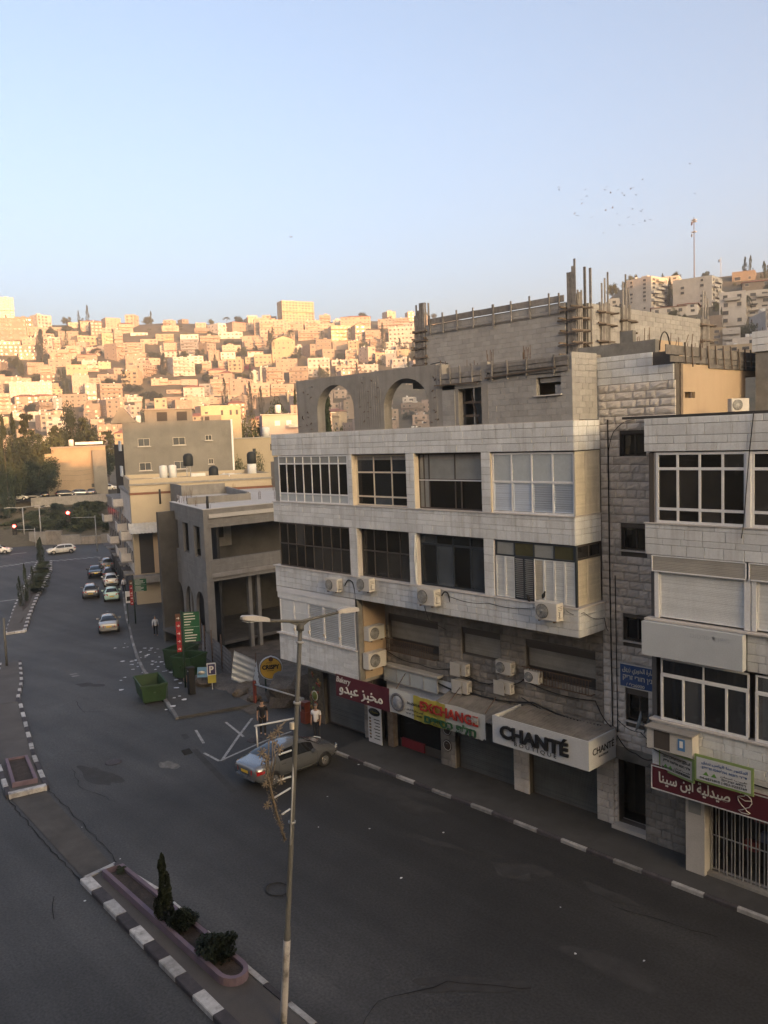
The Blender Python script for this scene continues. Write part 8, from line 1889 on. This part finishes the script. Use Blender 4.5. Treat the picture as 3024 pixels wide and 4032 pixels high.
for i in range(520):
    t = r_.random() * 5.9; j = int(t); f_ = t - j
    y = trk[j][0] + (trk[j + 1][0] - trk[j][0]) * f_; z = trk[j][1] + (trk[j + 1][1] - trk[j][1]) * f_
    wd2 = .05 + .06 * min(1, t / 3)
    p = Vector((XD + r_.uniform(-.05, .05), y + r_.uniform(-wd2, wd2), z + r_.uniform(-.04, .04))); u = Vector((r_.gauss(0, 1), r_.gauss(0, 1), r_.gauss(0, 1))).normalized() * .022; v = u.orthogonal().normalized() * .012
    mb.add([p - u, p + v, p + u, p - v], [(0, 1, 2, 3)])
o = mb.obj('tinsel', M_tin, dc); o['kind'] = 'stuff'
for pts in ([(10.56, 6.65), (10.55, 7.05), (10.45, 7.2)], [(10.56, 6.5), (10.62, 7.1), (10.64, 7.4)], [(10.6, 6.4), (10.72, 7.0), (10.75, 7.4)], [(10.64, 6.3), (10.8, 6.9), (10.78, 7.25)], [(10.5, 6.95), (10.44, 7.0), (10.4, 6.9)], [(10.64, 7.38), (10.94, 7.63), (11.19, 7.76)]):
    MB().tube(dyz(pts), .016, 5).obj('frond_wire', M_tin, dc)
for (y, z, s) in ((10.42, 7.2, .14), (10.9, 7.58, .16), (10.72, 7.5, .12), (10.92, 7.12, .14), (10.5, 6.42, .1), (10.93, 6.38, .12), (10.5, 5.92, .11), (10.82, 7.3, .09), (10.55, 7.05, .1)):
    mb = MB()
    for k in range(4):
        mb.cb(0, 0, 0, .014, 2 * s, .026, T(XD + r_.uniform(-.03, .03) + .006 * k, y, z) @ RX(PI * k / 4 + .2))
    mb.obj('star', M_tin, dc)
bar('junction_box', M_cframe, dc, frame((XD, 0, 0), UY), 11.28, 11.4, -.04, .04, 7.5, 7.66)
# ---------------------------------------------------------------- sign posts, dumpsters, fence by the vacant lot
M_gsign = mat('sign_green', (.015, .085, .04), rough=.45, var=.08); M_gpost = flat('post_green', (.012, .03, .018)); M_arrow = flat('arrow_red', (.26, .02, .025)); M_arrowb = flat('arrow_brown', (.10, .05, .03))
def signpost(base, ux, z_lo, z_hi, w, label, zb, red=(2,)):
    x, y = base; zg = zr(x, y)
    t = thing('direction_sign', (x, y, zg), label, 'sign')
    fm = frame((x, y, 0), ux)
    MB().tube([(x, y, zg - .1), (x, y, z_hi + .1)], .06, 10).obj('post', M_gpost, t)
    MB().box(.08, -.02, z_lo, .08 + w, .03, z_hi, fm).obj('panel', M_gsign, t)
    n = 11; h = (z_hi - z_lo) / n
    r2 = random.Random(int(w * 10) + 3)
    for i in range(n):
        if i == 5: bar('divider', M_letw, t, fm, .1, .06 + w, -.026, -.021, z_hi - h * (i + .5), z_hi - h * (i + .5) + .012); continue
        a = .14; b = .14 + w * r2.uniform(.35, .85)
        bar('text_line', M_letw, t, fm, a, b, -.028, -.022, z_hi - h * (i + .72), z_hi - h * (i + .38))
    zz = z_hi - .05
    for i in range(5):
        m_ = M_arrowb if i < 1 else M_arrow
        bar('arrow_plate', m_, t, fm, -.36, -.08, -.02, .02, zz - .44, zz)
        MB().add([fm @ Vector(v) for v in ((-.30, -.03, zz - .24), (-.20, -.03, zz - .24), (-.20, -.03, zz - .17), (-.12, -.03, zz - .26), (-.20, -.03, zz - .35), (-.20, -.03, zz - .28), (-.30, -.03, zz - .28))], [tuple(range(6, -1, -1))]).obj('arrow', M_letw, t)
        zz -= .47
    return t
signpost((-44.25, 24.4), (.5, .87, 0), 2.48, 4.3, .95, 'tall green direction sign with red arrow plates by the dumpsters', 0)
signpost((-71.66, 34.78), (.45, .9, 0), .9, 2.05, 1.1, 'smaller green direction sign farther down the pavement', 0)
sb = thing('notice_board', (-71.9, 34.3, -2.2), 'white notice board on the pavement near the far direction sign', 'sign')
fmn = frame((-72.0, 34.1, 0), (.4, .9, 0)); MB().box(0, 0, -.1, .85, .05, 1.0, fmn).obj('panel', M_sgw, sb); MB().box(.1, -.01, .1, .5, -.002, .5, fmn).obj('print', M_letk, sb)
for s in (.1, .7): MB().box(s, 0, -2.3, s + .06, .05, -.1, fmn).obj('leg', M_gpost, sb)
blk_ = thing('bollard_box', (-42.4, 23.75, -.2), 'black square utility pillar at the kerb', 'pillar')
MB().prism([(-42.6, 23.6), (-42.25, 23.55), (-42.2, 23.9), (-42.55, 23.95)], -.3, 1.4).obj('casing', M_black, blk_); MB().cb(-42.36, 23.56, 1.25, .06, .02, .06).obj('lock', M_letw, blk_)
MB().prism([(-42.64, 23.56), (-42.21, 23.51), (-42.16, 23.94), (-42.59, 23.99)], 1.4, 1.45).obj('cap', M_black, blk_)
ps = thing('parking_sign', (-42.2, 25.0, -.2), 'white and yellow parking board with a blue arrow', 'sign')
fmq = frame((-42.34, 24.8, 0), (.5, .87, 0))
MB().box(0, 0, .72, .52, .03, 1.45, fmq).obj('parking_panel', M_sgw, ps); MB().box(.05, -.01, .76, .47, -.002, 1.38, fmq).obj('parking_field', flat('sign_navy', (.035, .03, .09)), ps)
text('P', .26, .42, M_letw, ps, fmq @ T(.26, -.012, 1.07), bold=.03)
MB().box(.02, .0, .25, .5, .03, .72, fmq).obj('yellow_panel', M_yel, ps); MB().box(-.62, .02, .62, -.01, .05, 1.22, fmq @ RY(.06)).obj('arrow_panel', flat('sign_sky', (.13, .26, .42)), ps)
MB().lathe([(.01, 0), (.2, 0), (.01, .01)], 14, fmq @ T(-.32, .01, .92) @ RX(PI / 2) @ SC(1.1, .55, 1)).obj('arrow_blob', M_letw, ps)
MB().box(.23, .03, -.3, .29, .07, 1.3, fmq).obj('post', M_metal, ps)
M_gdump = mat('dumpster_green', (.02, .048, .018), rough=.6, var=.25, scale=1.5, stain=.35, stain_c=(.05, .05, .03), stain_s=2); M_gdump2 = mat('dumpster_dark_green', (.022, .045, .02), rough=.6, var=.3, scale=1.5, stain=.4, stain_c=(.03, .03, .02))
def dumpster(loc, rz, w, d, h, mt, label, lid=None):
    t = thing('dumpster', loc, label, 'dumpster', None, rz=rz)
    mb = MB(); i_ = .12; e = .05
    o_ = [(-w / 2 + i_, -d / 2 + i_, .15), (w / 2 - i_, -d / 2 + i_, .15), (w / 2 - i_, d / 2 - i_, .15), (-w / 2 + i_, d / 2 - i_, .15), (-w / 2, -d / 2, h), (w / 2, -d / 2, h), (w / 2, d / 2, h), (-w / 2, d / 2, h)]
    n_ = [(x * (1 - e / abs(x)), y * (1 - e / abs(y)), z + (.05 if z < .3 else 0)) for x, y, z in o_]
    mb.add(o_ + n_, [(3, 2, 1, 0)] + [(i, (i + 1) % 4, 4 + (i + 1) % 4, 4 + i) for i in range(4)] + [(8, 9, 10, 11)] + [(8 + (i + 1) % 4, 8 + i, 12 + i, 12 + (i + 1) % 4) for i in range(4)] + [(4 + i, 4 + (i + 1) % 4, 12 + (i + 1) % 4, 12 + i) for i in range(4)])
    mb.obj('tub', mt, t, None, True)
    for y0, y1, x0, x1 in ((-d / 2 - .04, -d / 2 + .01, -w / 2, w / 2), (d / 2 - .01, d / 2 + .04, -w / 2, w / 2)): MB().box(x0, y0, h - .1, x1, y1, h + .02).obj('rim', mt, t, None, True)
    for x0 in (-w / 2 - .04, w / 2 - .01): MB().box(x0, -d / 2, h - .1, x0 + .05, d / 2, h + .02).obj('rim', mt, t, None, True)
    for i in range(5):
        x = -w / 2 + w * (i + .5) / 5
        MB().box(x - .03, -.03, .2, x + .03, .0, h - .1, T(0, -d / 2 + .04, 0) @ RX(.09)).obj('rib', mt, t, None, True)
    for sx in (-1, 1):
        MB().box(sx * w / 2 - .05, -.06, h * .55, sx * (w / 2 + .14), .06, h * .65).obj('lifting_lug', mt, t, None, True)
        for sy in (-1, 1): MB().lathe([(.02, -.03), (.09, -.03), (.09, .03), (.02, .03)], 10, T(sx * (w / 2 - .3), sy * (d / 2 - .25), .09) @ RX(PI / 2)).obj('castor', M_rubber, t, None, True)
    return t
dumpster((-43.9, 21.95, -.3), R(163), 2.5, 1.45, 1.15, M_gdump, 'open empty green dumpster standing out on the road')
dumpster((-46.3, 25.9, -.4), R(-68), 1.7, 1.5, 1.5, M_gdump, 'green dumpster behind the green direction sign')
dumpster((-48.9, 26.8, -.5), R(-65), 1.9, 1.5, 1.5, M_gdump2, 'dark green dumpster behind the others, by the sheet fence')
# corrugated fence
M_zinc = mat('zinc_sheet', (.47, .50, .52), rough=.45, var=.12, scale=2, stain=.25, stain_c=(.2, .2, .2), metal=.2); M_zincd = mat('dull_sheet', (.13, .12, .115), rough=.7, var=.25, scale=1.2, stain=.5, stain_c=(.06, .05, .045))
fe = thing('sheet_fence', (-46, 28, -.5), 'leaning corrugated sheet fence round the vacant lot', 'fence')
def hsheet(p0, p1, z0, z1, mt, lean=0.):
    a = Vector((*p0, z0)); b = Vector((*p1, z0)); up_ = Vector((0, lean, z1 - z0))
    corrugated('sheet', mt, fe, a, a + up_, b, max(4, int((z1 - z0) / .25)), .03)
fp_ = [(-57.8, 33.0), (-54.5, 31.6), (-51.3, 30.0), (-48.7, 29.0), (-46.2, 28.2), (-43.9, 27.4)]
for i, (a, b) in enumerate(zip(fp_, fp_[1:])):
    hsheet(a, b, zr(*a) + .0 - .1 * i * 0, zr(*a) + 2.3 - .12 * i, M_zincd, .1)
    MB().tube([(*a, zr(*a) - .2), (*a, zr(*a) + 2.5)], .05, 6).obj('post', M_rebar, fe)
fe2 = thing('zinc_sheet', (-41.2, 26.5, -.2), 'bright zinc sheet hanging askew at the end of the fence', 'fence panel')
def hs2(c, nm):
    a, b, d_, e_ = [Vector(v) for v in c]; mb = MB(); vs = []; n = 20
    nrm = (b - a).cross(d_ - a).normalized()
    for i in range(n + 1):
        t = i / n; of = nrm * .03 * math.sin(i * PI / 2)
        vs += [a.lerp(d_, t) + of, b.lerp(e_, t) + of]
    mb.add(vs, [(2 * i, 2 * i + 1, 2 * i + 3, 2 * i + 2) for i in range(n)], True); mb.obj(nm, M_zinc, fe2)
hs2(((-41.45, 25.85, .42), (-40.81, 26.84, -.2), (-41.31, 26.07, 2.13), (-40.64, 27.11, 1.43)), 'sheet')
hs2(((-40.75, 26.9, .0), (-39.6, 26.6, -.15), (-40.62, 27.1, 1.5), (-40.0, 26.75, 1.1)), 'torn_sheet')
MB().tube([(-40.7, 27.0, -.3), (-40.6, 27.1, 1.9)], .04, 6).obj('post', M_rebar, fe2)
# round snack sign on its leg
cs = thing('snack_sign', (-38.3, 26.5, -.1), 'round yellow bitten-biscuit shaped snack sign on a stand', 'sign')
fmc = frame((-38.65, 26.06, 0), (.55, .835, 0))
def disc(cx, cz, rx, y0, y1, mt, nm, bite=True, n=40):
    pts = []
    for i in range(n):
        t = -PI / 2 + 2 * PI * i / n
        x, z = cx + rx * math.cos(t), cz + rx * math.sin(t)
        if bite:
            bx, bz = cx + rx * .75, cz - rx * .95
            dd = math.hypot(x - bx, z - bz); br = rx * .62
            if dd < br: x, z = bx + (x - bx) / dd * br, bz + (z - bz) / dd * br
        pts.append((x, z))
    mb = MB(); m_ = len(pts)
    mb.add([fmc @ Vector((x, y0, z)) for x, z in pts] + [fmc @ Vector((x, y1, z)) for x, z in pts], [tuple(range(m_)), tuple(range(2 * m_ - 1, m_ - 1, -1))] + [(i, m_ + i, m_ + (i + 1) % m_, (i + 1) % m_) for i in range(m_)])
    me = mb.mesh(nm, mt); tri_tidy(me); put(nm, me, cs)
disc(.58, 1.5, .66, .0, .16, M_sgw, 'casing'); disc(.58, 1.5, .61, -.02, -.002, flat('rim_brown', (.05, .03, .02)), 'rim'); disc(.58, 1.5, .585, -.04, -.022, flat('sign_amber', (.56, .34, .05)), 'face')
disc(.6, 2.02, .17, .0, .14, M_sgw, 'top_casing', False, 20); disc(.6, 2.02, .13, -.05, -.002, flat('bear_brown', (.10, .04, .02)), 'top_mark', False, 20)
text('CRISPY', .98, .26, M_letk, cs, fmc @ T(.58, -.045, 1.58), bold=.05); text(arabic('مطعم'), .3, .12, M_letk, cs, fmc @ T(.5, -.045, 1.83)); bar('small_print', M_letk, cs, fmc, .35, .75, -.046, -.041, 1.36, 1.385)
MB().tube([fmc @ Vector((.25, .1, -.2)), fmc @ Vector((.25, .1, 1.1))], .05, 8).obj('leg', M_gpost, cs)
bm_ = thing('barrier', (-36, 25.1, 0), 'metal boom barrier across the alley mouth', 'barrier')
MB().tube([(-37.75, 25.0, 1.05), (-33.9, 25.3, 1.0)], .045, 8).obj('boom', M_metal, bm_); MB().box(-37.82, 24.93, -.1, -37.68, 25.07, 1.25).obj('post', flat('post_red', (.16, .04, .03)), bm_); MB().box(-33.95, 25.2, -.1, -33.8, 25.4, 1.0).obj('rest', M_metal, bm_)
MB().tube([(-39.6, 28.6, 3.9), (-33.4, 24.6, 4.1)], .05, 8).obj('ledger_pole', M_metal, bm_) if False else None
# rubble bank and boulders between fence and apron
M_rub = mat('rubble_earth', (.10, .085, .07), var=.4, scale=1.2, fine=.3, fscale=12, bump=.8, bscale=8, stain=.4, stain_c=(.05, .045, .04))
mb = MB(); g_ = 16; vs = []
for i in range(g_ + 1):
    for j in range(g_ + 1):
        u, v = i / g_, j / g_; x = -46 + 9.5 * u; y = 24.2 + 1.6 * (1 - u) + 4.6 * v - .4 * u
        z = zr(x, y) + .02 + .38 * math.sin(PI * min(1, v * 1.2)) * math.sin(PI * u) ** .7 * (1 + .3 * math.sin(9 * u) * math.cos(7 * v)) + rnd.uniform(-.05, .05)
        vs.append((x, y, z))
mb.add(vs, [(i * (g_ + 1) + j, (i + 1) * (g_ + 1) + j, (i + 1) * (g_ + 1) + j + 1, i * (g_ + 1) + j + 1) for i in range(g_) for j in range(g_)], True)
o = mb.obj('rubble_bank', M_rub); tri_tidy(o.data); o['kind'] = 'structure'
def rock(x, y, z, s, seed, label):
    r2 = random.Random(seed); me = bpy.data.meshes.new('boulder'); bm = bmesh.new(); bmesh.ops.create_icosphere(bm, subdivisions=2, radius=1)
    for v in bm.verts: v.co *= r2.uniform(.75, 1.15)
    bm.to_mesh(me); bm.free(); me.materials.append(M_rub)
    tag(put('boulder', me, None, T(x, y, z) @ RZ(seed) @ SC(s[0], s[1], s[2])), label, 'boulder', 'boulders by the vacant lot')
for i, (x, y, z, s, lab) in enumerate([(-36.6, 26.6, .4, (1.6, 1.1, 1.0), 'large brown boulder beside the snack sign'), (-38.2, 25.2, .1, (.5, .4, .3), 'small boulder below the zinc sheet'), (-43.8, 25.4, 0, (.8, .6, .45), 'boulder of rubble behind the parking board'), (-35.6, 27.6, .6, (1.5, 1.2, 1.4), 'tall boulder at the back of the alley'), (-39.8, 25.4, .1, (.6, .4, .3), 'flat boulder at the foot of the rubble bank')]): rock(x, y, z, s, i + 1, lab)
mb = MB(); vs = []
for i in range(17):
    for j in range(13):
        x = -58 + 1.5 * i; y = max(27.4 + 2.0 * j, 27.6 + (-44 - x) * .42 if x < -44 else 0); vs.append((x, y, zr(x, min(y, 34)) + .04 + rnd.uniform(0, .05)))
mb.add(vs, [(13 * i + j, 13 * i + 13 + j, 13 * i + 14 + j, 13 * i + j + 1) for i in range(16) for j in range(12)], True)
o = mb.obj('lot_ground', M_rub); tri_tidy(o.data); o['kind'] = 'structure'
# litter
LIT = [(-62.1, 29.0), (-62.1, 29.3), (-62.6, 28.5), (-59.3, 29.4), (-58.8, 29.7), (-58.0, 29.8), (-58.0, 28.4), (-56.4, 28.2), (-55.7, 27.6), (-55.8, 27.3), (-55.8, 26.6), (-54.6, 26.0), (-53.6, 27.1), (-54.7, 28.2), (-51.3, 26.3), (-50.5, 25.7), (-52.8, 25.2), (-50.7, 23.6), (-50.0, 23.0), (-47.2, 21.7), (-49.4, 25.7), (-49.4, 25.9), (-48.6, 25.8), (-46.1, 24.8), (-45.1, 24.5), (-44.3, 23.8), (-42.4, 22.6), (-42.5, 23.0), (-41.6, 22.8), (-41.1, 21.4), (-40.9, 21.7), (-51.1, 25.1), (-64.0, 30.0), (-80.9, 36.3), (-52.7, 27.3), (-51.7, 27.0), (-53.5, 25.9), (-52.5, 26.5)]
LIT2 = [(-25.4, 20.0), (-23.6, 18.1), (-26.9, 11.9), (-25.2, 9.9), (-30.3, 12.0), (-18.8, 17.7), (-14.1, 19.8), (-11.0, 19.2), (-19.9, 20.9), (-22.1, 19.3), (-26.9, 23.0), (-12.5, 18.2)]
M_paper = flat('paper_scrap', (.55, .56, .57), rough=.9, rand=.25)
def scrap_mesh(seed):
    r2 = random.Random(seed); mb = MB(); n = 7
    vs = [(0, 0, .05)] + [((.5 + .3 * r2.random()) * math.cos(2 * PI * i / n), (.35 + .25 * r2.random()) * math.sin(2 * PI * i / n), r2.uniform(.0, .12)) for i in range(n)]
    mb.add(vs, [(0, 1 + i, 1 + (i + 1) % n) for i in range(n)]); return mb.mesh('paper_scrap', M_paper)
SCM = [scrap_mesh(i) for i in range(5)]
def curbz(x, y): return .15 if (y > interp([(p[0], p[1]) for p in reversed(RC2)], x) and x < -36) else .0
for i, (x, y) in enumerate(LIT + [(x + rnd.uniform(-1, 1), y + rnd.uniform(-.8, .8)) for x, y in LIT[6:14]]):
    s = rnd.uniform(.12, .30)
    tag(put('paper_scrap', SCM[i % 5], None, T(x, y, zr(x, y) + curbz(x, y) + .012) @ RZ(rnd.uniform(0, 6)) @ SC(s, s, s)), 'one of the white paper scraps strewn round the dumpsters', 'litter', 'paper litter by the dumpsters')
for i, (x, y) in enumerate(LIT2):
    s = rnd.uniform(.045, .08)
    tag(put('paper_scrap', SCM[i % 5], None, T(x, y, zr(x, y) + .15 * (y > 23.2 or 10 < y < 11.6 and x > -26.5) + .012) @ RZ(rnd.uniform(0, 6)) @ SC(s, s, s * 1.5)), 'small pale scrap of litter lying on the wide empty asphalt', 'litter', 'litter on the asphalt')
for i, (x, y, s) in enumerate([(-45.5, 25.3, .6), (-44.9, 25.6, .5), (-45.9, 25.9, .45)]):
    tag(put('rubbish_bag', MB().lathe([(.05, 0), (.42, .1), (.5, .35), (.32, .6), (.08, .75), (.12, .85)], 12).mesh('rubbish_bag', mat('bag_tan', (.26, .16, .11), var=.4, scale=8)), None, T(x, y, zr(x, y)) @ RZ(i) @ SC(s * 1.3, s, s)), ['tan rubbish heap bag nearest the utility pillar', 'tan rubbish bag behind the parking board', 'tan rubbish bag against the green dumpster'][i], 'rubbish bag', 'rubbish bags')
hz = MB().tube([(-21.2 + .42 * math.cos(t), 14.5 + .36 * math.sin(t), .03 + .02 * (i % 2)) for i, t in enumerate([2 * PI * j / 24 * 1.9 for j in range(25)])], .018, 5).obj('rubber_hose', M_cable); tag(hz, 'loop of black rubber hose lying on the asphalt', 'hose')
# ---------------------------------------------------------------- crossing: traffic lights, lamps
def traffic(base, arm_to, head, label, on=True):
    t = thing('traffic_light', (*base, -2.4), label, 'traffic light')
    x, y = base
    MB().tube([(x, y, -2.5), (x, y, arm_to[2] + .1)], [.1, .07], 8).obj('post', M_metal, t); MB().tube([(x, y, arm_to[2] - .15), arm_to], [.06, .04], 8).obj('arm', M_metal, t)
    hx, hy, hz_ = head
    fm = frame((hx, hy, hz_), (.45, .9, 0))
    fm = fm @ SC(1.6, 1.3, 1.5)
    MB().box(-.22, -.15, -.62, .22, .15, .62, fm).obj('housing', M_black, t)
    for k, z in enumerate((.38, 0, -.38)):
        MB().lathe([(.01, 0), (.16, 0), (.15, .04), (.01, .05)], 14, fm @ T(0, -.155, z) @ RX(PI / 2)).obj('lens', M_redl if (k == 0) else M_dark, t)
        MB().lathe([(.17, 0), (.19, 0), (.19, .12), (.17, .12)], 14, fm @ T(0, -.155, z) @ RX(PI / 2)).obj('visor', M_black, t)
M_redl = emit('red_light', (1., .04, .03), 9.0)
traffic((-129.8, 57.2), (-131.2, 53.9, 3.35), (-131.4, 53.5, 3.6), 'overhead traffic light showing red at the far side of the crossing')
traffic((-146.5, 53.6), (-147.4, 51.0, .8), (-147.5, 50.6, .9), 'red traffic light at the left of the crossing')
for i, (x, y, ya, yb, lab) in enumerate([(-154.9, 54.8, 52.4, 57.2, 'far twin-arm street lamp at the crossing'), (-150.9, 56.3, 56.0, 57.5, 'slim lamp post right of the twin-arm one')]):
    t = thing('street_lamp', (x, y, -2.4), lab, 'street lamp')
    MB().tube([(x, y, -2.5), (x, y, 4.1)], [.14, .09], 8).obj('post', M_metal, t); MB().tube([(x - .7 * (i == 0), ya, 4.15), (x, y, 4.05), (x + .6, yb, 4.2)], .06, 6).obj('arm', M_metal, t)
    for q in ((x - .7 * (i == 0), ya, 4.18), (x + .6, yb, 4.23)): MB().cb(*q, .3, 1.0, .14).obj('lamp_head', M_lhead, t)
ll = thing('lamp_stub', (-63.0, 20.3, -1.6), 'thin grey pole at the left picture edge beside the median', 'pole')
MB().tube([(-63.0, 20.3, -1.6), (-63.0, 20.35, 2.2)], .09, 8).obj('post', M_lpost, ll)
# ---------------------------------------------------------------- morning haze
hzm = bpy.data.materials.new('haze_air'); hzm.use_nodes = True
hn = hzm.node_tree; hn.nodes.clear()
ho = nd(hn, 'ShaderNodeOutputMaterial'); hv = nd(hn, 'ShaderNodeVolumePrincipled')
hv.inputs['Color'].default_value = (.97, .955, .90, 1); hv.inputs['Density'].default_value = .00042; hv.inputs['Anisotropy'].default_value = .3
hv.inputs['Density Attribute'].default_value = ''
hzm.cycles.homogeneous_volume = True
hn.links.new(hv.outputs[0], ho.inputs['Volume'])
hz_o = MB().box(-1320, -1320, -4.0, 1320, 1320, 178).obj('haze', hzm); hz_o['kind'] = 'stuff'
